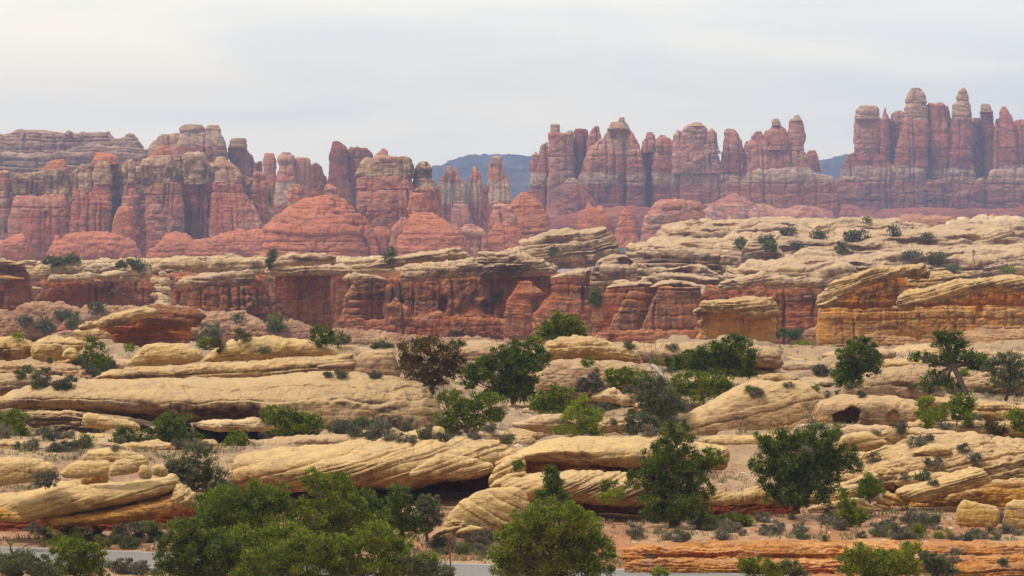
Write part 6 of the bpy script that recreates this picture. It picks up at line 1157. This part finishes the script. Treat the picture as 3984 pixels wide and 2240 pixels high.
tree(J, 'juniper filling the middle of the foreground thicket, below the wide upper left one', 'tree', 'juniper', 600, 1490, [(540, 1380, 60, 46), (610, 1375, 66, 50), (690, 1365, 60, 46), (560, 1430, 70, 36), (640, 1425, 70, 40), (720, 1350, 46, 40)], D=152.5)
tree(J, 'dark juniper behind the tallest one in the foreground thicket, toward the shadowed juniper', 'tree', 'dark', 900, 1420, [(905, 1260, 40, 34), (930, 1300, 46, 40), (890, 1330, 60, 46), (950, 1340, 40, 36), (830, 1350, 60, 40)], D=160)
tree('brush', 'grey green brush at the bottom edge of the road, left of the thin rusty post', 'bush', 'grey', 1080, 1500, [(1080, 1428, 44, 22), (1030, 1420, 34, 22), (1120, 1440, 26, 16)], D=149.5, trunk=0)
tree(J, 'low dark juniper between the boulder stack and the foreground thicket', 'tree', 'dark', 545, 1330, [(535, 1255, 34, 26), (570, 1240, 30, 22), (510, 1270, 30, 24), (550, 1285, 44, 26)], D=168)
tree('brush', 'grey brush hiding the road at the lower left, beside the dead branching bush', 'bush', 'grey', 70, 1480, [(50, 1405, 46, 18), (100, 1415, 34, 20), (15, 1412, 30, 16)], D=155, trunk=0)
# second row
tree(J, 'tall ragged juniper standing before the slab with the orange alcove', 'tree', 'dark', 1690, 1318, [(1708, 1085, 38, 28), (1700, 1120, 52, 34), (1650, 1160, 50, 34), (1740, 1170, 56, 34), (1620, 1205, 50, 30), (1700, 1210, 70, 40), (1785, 1150, 36, 22), (1680, 1260, 78, 36), (1720, 1285, 60, 24), (1760, 1225, 40, 30), (1660, 1290, 50, 22)], D=172, dens=5)
tree(J, 'broad dark juniper with rock showing through its gaps, right of the tall ragged one', 'tree', 'dark', 2000, 1275, [(1935, 1115, 42, 32), (1990, 1105, 48, 32), (2060, 1100, 48, 34), (2110, 1150, 46, 34), (1920, 1165, 44, 34), (1990, 1165, 60, 40), (2070, 1170, 60, 38), (1975, 1215, 60, 34), (2060, 1215, 50, 28), (2150, 1170, 22, 18), (1990, 1250, 30, 20), (1955, 1240, 44, 24), (2045, 1245, 46, 24), (2000, 1262, 40, 14)], D=177, dens=5)
tree(J, 'small pointed conifer like juniper before the pale wedge shaped block', 'tree', 'juniper', 2138, 1326, [(2122, 1246, 10, 16), (2128, 1270, 22, 20), (2134, 1295, 32, 22), (2160, 1298, 18, 18), (2135, 1312, 34, 12)], D=173, group=None, dens=7)
tree(J, 'small round bright juniper on the tilted plates, right of the pointed one', 'tree', 'juniper', 2188, 1258, [(2184, 1208, 20, 16), (2188, 1228, 32, 22), (2180, 1240, 26, 14)], D=181, dens=7)
tree(J, 'low bushy juniper hanging over the ledge below the broad dark juniper', 'tree', 'dark', 1985, 1262, [(1985, 1240, 24, 22)], D=176)
tree('shrub', 'long low green shrub at the foot of the planks, right of the tall ragged juniper', 'bush', 'juniper', 1830, 1330, [(1800, 1312, 30, 15), (1840, 1308, 36, 16), (1880, 1310, 24, 14)], D=173, trunk=0)
tree('shrub', 'small light green shrub on the striped ledge between two junipers', 'bush', 'bright', 1535, 1262, [(1530, 1250, 26, 14), (1555, 1240, 12, 12)], D=174, trunk=0)
tree('shrub', 'dark little shrub on the striped ledge under the orange alcove', 'bush', 'dark', 1528, 1232, [(1520, 1222, 14, 14), (1540, 1214, 10, 10)], D=174.5, trunk=0)
tree('shrub', 'small green shrub clinging to the left end of the orange alcove', 'bush', 'juniper', 1305, 1190, [(1305, 1172, 14, 18)], D=178, trunk=0)
tree('shrub', 'yellow green shrub beside the upper end of the plank like slab', 'bush', 'yellow', 2500, 1200, [(2490, 1155, 26, 20), (2505, 1180, 24, 18), (2485, 1205, 16, 10)], D=188, trunk=0.6)
tree('shrub', 'grey bush right of the yellow green shrub at the right edge', 'bush', 'grey', 2550, 1190, [(2550, 1170, 28, 22)], D=188, trunk=0)
tree('shrub', 'dark grey shrub left of the yellow green shrub, on the plated slope', 'bush', 'sage', 2452, 1165, [(2452, 1152, 18, 16)], trunk=0)
tree('shrub', 'grey twiggy bush behind the small round bright juniper', 'bush', 'purple', 2245, 1225, [(2235, 1200, 26, 20), (2255, 1215, 16, 14)], trunk=0)
tree('shrub', 'grey green shrub left of the small bare tree on the plated slope', 'bush', 'sage', 2345, 1185, [(2345, 1168, 26, 16)], trunk=0)
# left middle
tree(J, 'dense juniper cut off by the left edge', 'tree', 'juniper', 35, 1150, [(30, 1055, 38, 24), (20, 1085, 50, 30), (55, 1100, 32, 32), (20, 1125, 50, 26)], D=212, dens=7)
tree(J, 'dark juniper with a separate left crown and a forked bare trunk, behind the boulder stack', 'tree', 'dark', 430, 1180, [(420, 1055, 30, 20), (440, 1075, 48, 30), (400, 1090, 40, 26), (465, 1105, 36, 26), (430, 1115, 40, 22), (320, 1090, 26, 20), (335, 1110, 34, 16), (300, 1105, 20, 14)], D=203, dens=5, fork=(405, 1125))
tree(J, 'grey green juniper sprawling at the right end of the boulder stack', 'tree', 'grey', 490, 1270, [(500, 1135, 38, 18), (450, 1165, 38, 22), (500, 1175, 44, 28), (530, 1205, 42, 26), (470, 1205, 34, 24), (560, 1225, 34, 20), (440, 1180, 24, 16)], D=176, dens=5)
tree(J, 'small neat round juniper left of the long cross bedded slab', 'tree', 'juniper', 590, 1155, [(590, 1118, 31, 26), (594, 1100, 20, 14)], D=203, dens=8)
tree(J, 'leafy juniper on the dirt below the middle of the whaleback', 'tree', 'juniper', 735, 1128, [(690, 1045, 36, 22), (735, 1055, 36, 24), (770, 1070, 44, 30), (725, 1085, 36, 28), (775, 1105, 44, 20)], D=211, dens=6)
tree('shrub', 'olive shrub on the right of the leafy juniper below the whaleback', 'bush', 'yellow', 855, 1122, [(840, 1105, 36, 14), (880, 1098, 26, 12)], D=208, trunk=0)
tree('shrub', 'dark upright shrub at the right of the olive shrub below the whaleback', 'bush', 'dark', 918, 1110, [(916, 1078, 18, 22), (914, 1095, 22, 14)], D=210, trunk=0)
tree('shrub', 'bright green shrub above the boulder crowning the stack', 'bush', 'bright', 218, 1142, [(215, 1118, 26, 18), (222, 1132, 26, 12)], D=200, trunk=0)
tree('shrub', 'purplish bare looking bush left of the bright green shrub over the stack', 'bush', 'purple', 155, 1165, [(150, 1140, 38, 26), (180, 1150, 24, 18)], D=198, trunk=0.5)
tree('shrub', 'grey bush between the stack and the boulder cut off by the left edge', 'bush', 'purple', 115, 1225, [(115, 1205, 34, 20)], D=168, trunk=0)
tree('shrub', 'small dark shrub beside the juniper at the left edge', 'bush', 'grey', 108, 1100, [(106, 1090, 17, 12)], D=210, trunk=0)
tree(J, 'half bare juniper in front of the orange layered neck at the left', 'tree', 'dark', 232, 945, [(215, 905, 26, 20), (240, 880, 30, 22), (250, 905, 30, 22), (235, 930, 28, 16), (225, 850, 14, 10)], D=258, dens=3.5)
tree('shrub', 'grey twiggy brush below the half bare juniper', 'bush', 'purple', 210, 955, [(195, 940, 40, 18), (240, 945, 24, 12)], D=252, trunk=0)
tree('shrub', 'dark brush on the brown ledge at the left edge', 'bush', 'brown', 40, 985, [(30, 962, 50, 18), (75, 955, 30, 14), (20, 945, 26, 12)], D=246, trunk=0)
tree('shrub', 'small leafy shrub touching the left of two cream boulders', 'bush', 'juniper', 327, 880, [(327, 872, 12, 10)], D=256, trunk=0)
# centre middle
tree(J, 'browning juniper with rusty foliage at the right end of the whaleback', 'tree', 'brown', 1090, 985, [(1040, 880, 44, 28), (1080, 868, 40, 24), (1130, 890, 38, 26), (1030, 920, 36, 30), (1090, 920, 50, 32), (1145, 925, 30, 28), (1085, 955, 46, 22)], D=232, dens=4.5)
tree(J, 'large dark green juniper beside the browning one, in the centre', 'tree', 'dark', 1290, 1010, [(1310, 880, 48, 26), (1350, 900, 32, 26), (1260, 905, 50, 30), (1310, 930, 52, 34), (1210, 930, 44, 30), (1260, 960, 50, 26), (1320, 965, 34, 24), (1185, 960, 26, 18), (1250, 985, 42, 22), (1315, 990, 34, 20)], D=229, dens=6)
tree(J, 'bushy juniper below the large dark green one, touching the whaleback', 'tree', 'juniper', 1180, 1105, [(1130, 1000, 34, 22), (1160, 1030, 44, 28), (1220, 1010, 42, 26), (1120, 1050, 26, 22), (1210, 1055, 44, 28), (1135, 1080, 26, 18), (1250, 1035, 20, 18)], D=217, dens=5)
tree(J, 'round dark bush perched on the tan dome against the red wall', 'tree', 'juniper', 1410, 862, [(1415, 808, 42, 20), (1395, 828, 42, 20), (1445, 826, 34, 22), (1375, 845, 22, 10), (1430, 842, 36, 12)], D=264, dens=8)
tree('shrub', 'low green shrub at the left foot of the tan dome with a dark seam', 'bush', 'juniper', 1352, 862, [(1345, 856, 26, 10)], D=262, trunk=0)
tree(J, 'light green juniper between the large dark green tree and the bright shrub', 'tree', 'juniper', 1380, 1045, [(1400, 985, 36, 18), (1370, 1005, 40, 22), (1420, 1010, 34, 24), (1350, 1020, 22, 14), (1385, 1030, 34, 14)], D=224, dens=5)
tree('shrub', 'bright yellow green shrub standing tall in the centre', 'bush', 'bright', 1460, 1108, [(1465, 1015, 24, 22), (1450, 1040, 38, 24), (1480, 1050, 28, 26), (1420, 1080, 34, 14), (1475, 1080, 40, 20), (1505, 1088, 20, 10)], D=213, dens=4, trunk=0.6)
tree('shrub', 'yellow green bush in two lobes left of the grey green juniper', 'bush', 'juniper', 1565, 990, [(1545, 945, 26, 22), (1590, 945, 36, 22), (1570, 965, 46, 20), (1610, 965, 20, 16)], D=238, trunk=0.5)
tree(J, 'wide dark juniper before the yellow pedestal rock', 'tree', 'dark', 1845, 985, [(1845, 862, 40, 26), (1870, 890, 34, 32), (1795, 885, 42, 26), (1750, 895, 34, 20), (1825, 915, 50, 28), (1700, 910, 30, 18), (1760, 920, 40, 22), (1870, 925, 34, 24)], D=240, dens=6)
tree(J, 'light green juniper tucked under the wide dark one', 'tree', 'juniper', 1770, 1010, [(1740, 955, 44, 24), (1800, 955, 40, 24), (1760, 985, 52, 22), (1820, 975, 28, 18), (1700, 970, 24, 20)], D=234, dens=5)
tree(J, 'grey green juniper left of the pale whaleback with the hollow', 'tree', 'grey', 1670, 1065, [(1640, 965, 40, 24), (1620, 1000, 34, 24), (1670, 1000, 44, 28), (1700, 1020, 34, 24), (1650, 1030, 44, 20)], D=222, dens=4.5)
tree('shrub', 'grey green bush low between two pale ledges, left of the pale whaleback', 'bush', 'grey', 1620, 1098, [(1605, 1060, 30, 22), (1640, 1070, 34, 20), (1590, 1080, 22, 12)], D=213, trunk=0.5)
tree('shrub', 'grey brush at the right foot of the tan dome with a dark seam', 'bush', 'purple', 1490, 1000, [(1485, 960, 34, 22), (1500, 985, 30, 14), (1460, 970, 16, 18)], D=236, trunk=0)
# right middle
tree(J, 'round dark juniper alone before the orange wall', 'tree', 'dark', 2150, 970, [(2165, 868, 36, 20), (2150, 892, 48, 26), (2185, 905, 34, 28), (2140, 925, 46, 24), (2120, 945, 34, 16), (2165, 935, 40, 18), (2140, 958, 36, 12)], D=247, dens=7)
tree('pinyon_tree', 'open crowned pinyon leaning left on a bare bent trunk', 'tree', 'dark', 2428, 988, [(2385, 846, 40, 16), (2370, 862, 34, 14), (2410, 862, 30, 12), (2320, 900, 36, 16), (2360, 905, 40, 16), (2410, 890, 46, 22), (2450, 905, 40, 22), (2470, 915, 26, 16), (2350, 950, 34, 18), (2330, 970, 28, 16), (2390, 965, 36, 14)], D=240, dens=4.5, fork=(2392, 920), trunk=1.5)
tree(J, 'grey green juniper with a pale bare stem at the right edge', 'tree', 'grey', 2528, 1000, [(2530, 900, 36, 18), (2510, 925, 36, 24), (2560, 930, 34, 26), (2520, 955, 40, 22), (2560, 960, 30, 24)], D=238, dens=4)
tree('shrub', 'upright bright bush left of a rounder bush, below the leaning pinyon', 'bush', 'bright', 2335, 1095, [(2325, 1015, 22, 22), (2340, 1050, 26, 26), (2330, 1080, 22, 14), (2315, 1040, 14, 14)], D=214, trunk=0.5)
tree('shrub', 'rounder darker bush right of the upright bright bush', 'bush', 'juniper', 2405, 1070, [(2425, 1010, 30, 24), (2395, 1035, 40, 24), (2430, 1045, 24, 20)], D=217, trunk=0.5)
tree('shrub', 'brownish bush under the dark hole near the right edge', 'bush', 'brown', 2505, 1092, [(2500, 1075, 26, 20), (2520, 1085, 18, 12)], D=212, trunk=0)
tree('shrub', 'green shrub at the right edge beside the block with a dark hole', 'bush', 'juniper', 2560, 1080, [(2556, 1050, 26, 24), (2565, 1075, 20, 14)], D=214, trunk=0)
tree('shrub', 'grey sage clump between the bright bush and the boulders at the right', 'bush', 'sage', 2380, 1088, [(2375, 1078, 22, 14)], D=210, trunk=0)
tree('shrub', 'small dark purple shrub on the saddle of the twin humped whaleback', 'bush', 'purple', 2143, 985, [(2143, 976, 14, 10)], D=230, trunk=0)
tree('shrub', 'low green shrub at the foot of the yellow pedestal rock, to its right', 'bush', 'juniper', 2010, 878, [(2000, 868, 18, 7), (2025, 864, 14, 7)], D=300, trunk=0)
tree('shrub', 'yellowish shrub beside the round hollow', 'bush', 'yellow', 2110, 1078, [(2108, 1072, 8, 6)], D=216, trunk=0)
# bare ones
dead('dead_tree', 'bare dead tree with forked limbs in front of the tan swell', 1640, 925, [(1605, 858), (1632, 848), (1648, 862), (1660, 870), (1668, 862)], D=244)
dead('dead_tree', 'bare dead tree with thin spreading limbs before the round hollow', 2050, 1090, [(2002, 1018), (2030, 1012), (2050, 985), (2062, 1000), (2080, 1010), (2015, 1035)], D=214)
dead('dead_tree', 'small bare tree on the plated slope', 2365, 1182, [(2350, 1138), (2365, 1132), (2380, 1150), (2392, 1152)], D=186)
dead('dead_bush', 'bare dark branching bush at the lower left beside the road', 30, 1412, [(5, 1345), (22, 1352), (55, 1368), (75, 1372), (100, 1362), (118, 1380), (-8, 1375)], D=156, r=2.6, cat='dead bush', mat=BARK)
dead('dead_stick', 'reddish dead stick standing by the juniper at the bottom edge', 2322, 1430, [(2332, 1370), (2328, 1385)], D=151, r=1.2, cat='dead branch')
tag(link_mesh('log', *tube(crooked(fpos(1640, 920, 240), fpos(1690, 968, 238), 9, 0.02, np.random.RandomState(5)), np.linspace(0.14, 0.09, 9), 8), flat_mat('bleached_log', (0.42, 0.34, 0.27), 0.9, 8, (0.6, 1.2)), loc=fpos(1665, 945, 239).tolist()), 'bleached fallen log below the dead tree with forked limbs', 'log')
# bushes far off on the benches and in the wash: small, still one by one
FAR = [(2150, 592, 30, 16, 'grey', 'wide dark bush on the upper bench, under the far pale crest'), (2118, 622, 16, 20, 'grey', 'tall dark bush just left of and below the wide one on the upper bench'),
       (1862, 612, 15, 13, 'grey', 'round bush at the left part of the upper bench'), (1925, 602, 18, 8, 'grey', 'low wide bush right of the round bush on the upper bench'), (2182, 551, 9, 7, 'dark', 'tiny dark bush on the skyline of the far pale crest'),
       (140, 655, 34, 12, 'grey', 'bush cluster at the base of the left red apron'), (182, 650, 16, 9, 'grey', 'small bush right of the cluster at the left red apron'), (330, 664, 38, 13, 'grey', 'dark bush cluster at the foot of the black slot'),
       (682, 650, 15, 24, 'grey', 'dark bush filling the notch left of the broad striped dome'), (983, 642, 14, 16, 'grey', 'bush in the notch between the two red domes'), (1388, 632, 12, 12, 'grey', 'little bush on the slickrock hump with the alcove'),
       (1498, 745, 15, 26, 'dark', 'dark bush filling the cleft left of the sloping red buttresses'), (1247, 742, 18, 14, 'grey', 'bush in the shade of the streaked central wall'), (1985, 838, 34, 14, 'dark', 'bush in the shaded corner right of the yellow pedestal rock'),
       (532, 832, 26, 24, 'grey', 'round grey green bush right of the brown cap, in the wash'), (607, 838, 17, 17, 'grey', 'smaller bush right of the round grey green one in the wash'), (692, 815, 26, 20, 'dark', 'bush against the foot of the square red buttress'),
       (515, 865, 24, 16, 'juniper', 'greener bush low behind the left cream boulder'), (545, 862, 16, 18, 'brown', 'dark bush right of the greener one behind the left cream boulder'), (808, 845, 32, 24, 'dark', 'largest bush in the wash, below the square red buttress'), (852, 855, 24, 18, 'grey', 'bush right of the largest one in the wash'),
       (822, 860, 14, 12, 'yellow', 'yellow green shrub before the largest bush in the wash'), (960, 867, 32, 9, 'grey', 'low bush strip at the foot of the central red wall'), (110, 820, 24, 16, 'grey', 'bush on the shrubby slope at the left'), (62, 808, 18, 13, 'grey', 'bush near the left edge on the shrubby slope'),
       (165, 792, 26, 13, 'grey', 'higher bush on the shrubby slope'), (245, 770, 22, 10, 'grey', 'highest bush on the shrubby slope under the dark red wall'), (188, 812, 18, 14, 'grey', 'bush right of the middle of the shrubby slope'), (45, 842, 14, 8, 'bright', 'bright shrub behind the stained boulder at the left edge'),
       (665, 880, 10, 6, 'grey', 'tiny bush behind the long cream boulder'), (1150, 862, 16, 8, 'dark', 'small bush at the foot of the central wall, above the browning juniper'), (1981, 582, 20, 9, 'grey', 'low bush cluster on the upper bench, left of the tall dark bush'), (2061, 590, 18, 9, 'grey', 'olive bush cluster just left of the tall dark bush on the upper bench'), (1938, 618, 18, 12, 'dark', 'dark bush under the plate edge at the left part of the upper bench'),
       (2394, 674, 18, 10, 'grey', 'bush on the slickrock above the big slanting roof'), (2537, 677, 14, 6, 'bright', 'green tuft on the bare slickrock at the right edge'), (2250, 582, 18, 12, 'purple', 'brownish bush right of the wide dark bush on the upper bench'), (2330, 594, 14, 7, 'grey', 'small bush below the shaded hollow of the far pale crest'), (2005, 618, 16, 8, 'purple', 'brownish brush in the middle of the upper bench'),
       (2290, 640, 26, 9, 'purple', 'brown brush strip along the undercut of the lower slickrock tier'), (2350, 648, 30, 9, 'grey', 'dark brush strip at the right end of the undercut on the lower tier'),
       (600, 800, 14, 10, 'grey', 'bush on the rubbly slope below the streaked left wall')]
for (x, y, a, b, kd, lab) in FAR:
    loc, nor, ob = surface(x, y + b * 0.9)
    if loc is None: continue
    D_ = loc.y - 0.5
    TSEED[0] += 1; rng = np.random.RandomState(TSEED[0]); pm = D_ / F * 1.5472
    bl = [(fpos(x, y, D_), (a * pm, 0.8 * (a * b) ** .5 * pm, b * pm))] if a < 1.6 * b else [(fpos(x + a * q, y + b * 0.25 * abs(q), D_), (a * 0.5 * pm, b * pm, b * 0.85 * pm)) for q in (-.55, 0, .55)]
    V, Q = leaves(bl, 2.7 * 2.516 * pm, 6, rng, 0.34)
    tag(link_mesh('bush', V, Q, LEAF[kd], smooth=False), lab, 'bush', 'bushes far off')

# sagebrush: a few kinds, copied one by one over the flats
SAGE_NAME = {'sage': 'sagebrush_bush', 'purple': 'twiggy_bush', 'grey': 'saltbush_shrub', 'yellow': 'rabbitbrush_shrub', 'juniper': 'green_shrub'}
def sage_proto(kind, seed, r, hgt, leaf):
    rng = np.random.RandomState(seed)
    V, Q = leaves([((0, 0, hgt * 0.55), (r, r, hgt * 0.5)), ((r * .4, 0, hgt * .4), (r * .6, r * .6, hgt * .4))], leaf, 5, rng, 0.4, 0.8, 0.3)
    me = link_mesh(SAGE_NAME[kind], V, Q, LEAF[kind], loc=(0, 0, 0), smooth=False)
    COL.objects.unlink(me); return me
PROT = {k: [sage_proto(k, s, 0.34, 0.42, 0.10) for s in (1, 2, 3)] for k in ('sage', 'purple', 'grey', 'yellow', 'juniper')}
SAGE_LABEL = {'sage': 'grey sagebrush mound on bare soil', 'purple': 'twiggy purplish grey bush on bare soil', 'grey': 'small grey green shrub on bare soil', 'yellow': 'small yellow green rabbitbrush on bare soil', 'juniper': 'little bright green shrub on bare soil'}
SAGE_GROUP = {'sage': 'grey sagebrush on the flats', 'purple': 'twiggy purplish bushes on the flats', 'grey': 'small grey green shrubs on the flats', 'yellow': 'yellow green rabbitbrush on the flats', 'juniper': 'little bright green shrubs on the flats'}
rng = np.random.RandomState(77)
PATCH = [(1560, 2570, 1302, 1364, 66, 1.0, 'ssspgsp'), (1940, 2570, 1345, 1366, 13, 0.9, 'sspy'), (1100, 1240, 1345, 1405, 18, 1.0, 'spgs'), (1570, 2560, 1385, 1436, 15, 0.9, 'sysg'), (90, 410, 1335, 1382, 32, 1.0, 'spgpy'), (265, 410, 1428, 1446, 8, 0.9, 'sp'),
         (1340, 1700, 1000, 1098, 49, 1.0, 'sspgpj'), (0, 560, 1085, 1135, 25, 1.0, 'spg'), (500, 1100, 1085, 1115, 32, 1.0, 'sppgj'), (1000, 1330, 1085, 1120, 11, 0.9, 'spg'), (1960, 2570, 1105, 1225, 44, 0.9, 'sspgp'), (1900, 2570, 935, 1000, 23, 0.9, 'spgj'), (2200, 2570, 1020, 1100, 23, 1.0, 'spg'),
         (1300, 1900, 870, 990, 23, 0.9, 'spgj'), (0, 300, 900, 985, 27, 1.0, 'pppg'), (300, 1000, 925, 965, 8, 0.8, 'pg'), (650, 1100, 1060, 1085, 23, 1.0, 'ppsg')]
KEY = {'s': 'sage', 'p': 'purple', 'g': 'grey', 'y': 'yellow', 'j': 'juniper'}
cnt = {}
for (xa, xb, ya, yb, n, sz, kinds) in PATCH:
    done = tries = 0
    while done < n and tries < n * 8:
        tries += 1
        x, y = xa + (xb - xa) * rng.rand(), ya + (yb - ya) * rng.rand()
        loc, nor, ob = surface(x, y)
        if loc is None or nor.z < 0.45 or ob.name.startswith(('road', 'crown', 'trunk')): continue
        if ob.name != 'ground' and rng.rand() < 0.85: continue
        kd = KEY[kinds[rng.randint(len(kinds))]]
        if cnt.get(kd, 0) >= 190: kd = 'purple' if kd == 'sage' else 'grey'
        o = PROT[kd][rng.randint(3)].copy(); COL.objects.link(o)
        o.location = loc - Vector((0, 0, 0.03)); s = sz * (0.55 + 0.8 * rng.rand()) * (1.15 if loc.y > 200 else 1.0)
        o.scale = (s * (0.9 + .3 * rng.rand()), s, s * (0.8 + .35 * rng.rand())); o.rotation_euler = (0, 0, rng.rand() * 6.28)
        tag(o, SAGE_LABEL[kd], 'shrub', SAGE_GROUP[kd]); cnt[kd] = cnt.get(kd, 0) + 1; done += 1

# dry grass and stones over the soil
rng = np.random.RandomState(9)
gp, sp_ = [], []
for i in range(15000):
    x, y = rng.rand() * 2640 - 30, 860 + 600 * rng.rand() ** 0.9
    loc, nor, ob = surface(x, y)
    if loc is None or ob.name != 'ground' or abs(loc.y - road_mid(loc.x)) < 4.1: continue
    (gp if vn(loc.x / 2.2, loc.y / 2.2, 3.0) + 0.45 * rng.rand() > 0.72 else sp_).append(np.array(loc))
gp = np.array(gp); n = len(gp)
b = np.repeat(gp, 7, axis=0); m = len(b)
b = b + rng.normal(size=(m, 3)) * np.array([0.10, 0.10, 0.0]); d = rng.normal(size=(m, 3)) * np.array([.5, .5, .1]) + np.array([0, 0, 1.0]); d /= np.linalg.norm(d, axis=1, keepdims=True)
l = 0.10 + 0.16 * rng.rand(m, 1); w = np.cross(d, rng.normal(size=(m, 3))); w /= np.linalg.norm(w, axis=1, keepdims=True)
V = np.stack([b - w * .02, b + w * .02, b + d * l + w * .012, b + d * l - w * .012], 1).reshape(-1, 3)
g = link_mesh('dry_grass', V, np.arange(4 * m).reshape(-1, 4), LEAF['straw'], loc=(0, 0, 0), smooth=False); g['kind'] = 'stuff'
sp_ = np.array(sp_)[rng.permutation(len(sp_))[:900]]; n = len(sp_)
oc = np.array([(1, 0, 0), (0, 1, 0), (-1, 0, 0), (0, -1, 0), (0, 0, 1), (0, 0, -1)], float)
ft = np.array([(0, 1, 4), (1, 2, 4), (2, 3, 4), (3, 0, 4), (1, 0, 5), (2, 1, 5), (3, 2, 5), (0, 3, 5)])
sz = (0.03 + 0.15 * rng.rand(n, 1, 1) ** 4) * np.where(sp_[:, 1] < 190, 0.7, 1.0)[:, None, None]
V = sp_[:, None] + oc[None] * sz * (0.6 + 0.8 * rng.rand(n, 6, 1)) * np.array([1.3, 1.1, 0.6])
g = link_mesh('scattered_stones', V.reshape(-1, 3), (np.arange(n)[:, None, None] * 6 + ft[None]).reshape(-1, 3), flat_mat('pale_stone', (0.60, 0.46, 0.31), 0.9, 3, (0.6, 1.15)), loc=(0, 0, 0), smooth=False); g['kind'] = 'stuff'

# thin rusty marker post by the road
pb = fpos(1133.5, 1431, 157); pt = fpos(1129, 1350, 157)
root = thing('marker_post', 'thin rusty red metal post standing at the roadside', 'post', pb.tolist())
def post_box(name, a, b, wx, wy, mat):
    a, b = np.array(a), np.array(b)
    V = [p + np.array([sx * wx, sy * wy, 0]) for p in (a, b) for sx, sy in ((-1, -1), (1, -1), (1, 1), (-1, 1))]
    Q = [(0, 1, 5, 4), (1, 2, 6, 5), (2, 3, 7, 6), (3, 0, 4, 7), (0, 3, 2, 1), (4, 5, 6, 7)]
    return link_mesh(name, V, Q, mat, parent=root, smooth=False)
RUST = flat_mat('rusty_red_paint', (0.26, 0.05, 0.03), 0.7, 12, (0.6, 1.3))
ax = pt - pb
post_box('flange', pb - ax * 0.08, pt, 0.030, 0.008, RUST)
post_box('web', pb - ax * 0.08 + np.array([0, 0.024, 0]), pt + np.array([0, 0.024, -0.004]), 0.008, 0.0155, RUST)
post_box('band', pb + ax * 0.42, pb + ax * 0.55, 0.036, 0.011, flat_mat('bright_red_band', (0.42, 0.05, 0.04), 0.6, 8))
# ------------------------------------------------------------------ air
hz = bpy.data.meshes.new('haze')
x0, x1, y0, y1, z0, z1 = -3500, 3500, -60, 6900, -75, 230
vs = [(x, y, z) for x in (x0, x1) for y in (y0, y1) for z in (z0, z1)]
hz.from_pydata(vs, [], [(0, 1, 3, 2), (4, 6, 7, 5), (0, 4, 5, 1), (2, 3, 7, 6), (0, 2, 6, 4), (1, 5, 7, 3)])
hm = bpy.data.materials.new('haze_air'); hm.use_nodes = True
ht = hm.node_tree; ht.nodes.clear()
ho = ht.nodes.new('ShaderNodeOutputMaterial'); hv = ht.nodes.new('ShaderNodeVolumePrincipled')
hv.inputs['Color'].default_value = (0.52, 0.63, 0.98, 1)
hv.inputs['Density'].default_value = 1.2e-4
hv.inputs['Anisotropy'].default_value = 0.0
ht.links.new(hv.outputs[0], ho.inputs['Volume'])
hz.materials.append(hm)
h = bpy.data.objects.new('haze', hz); COL.objects.link(h); h['kind'] = 'stuff'
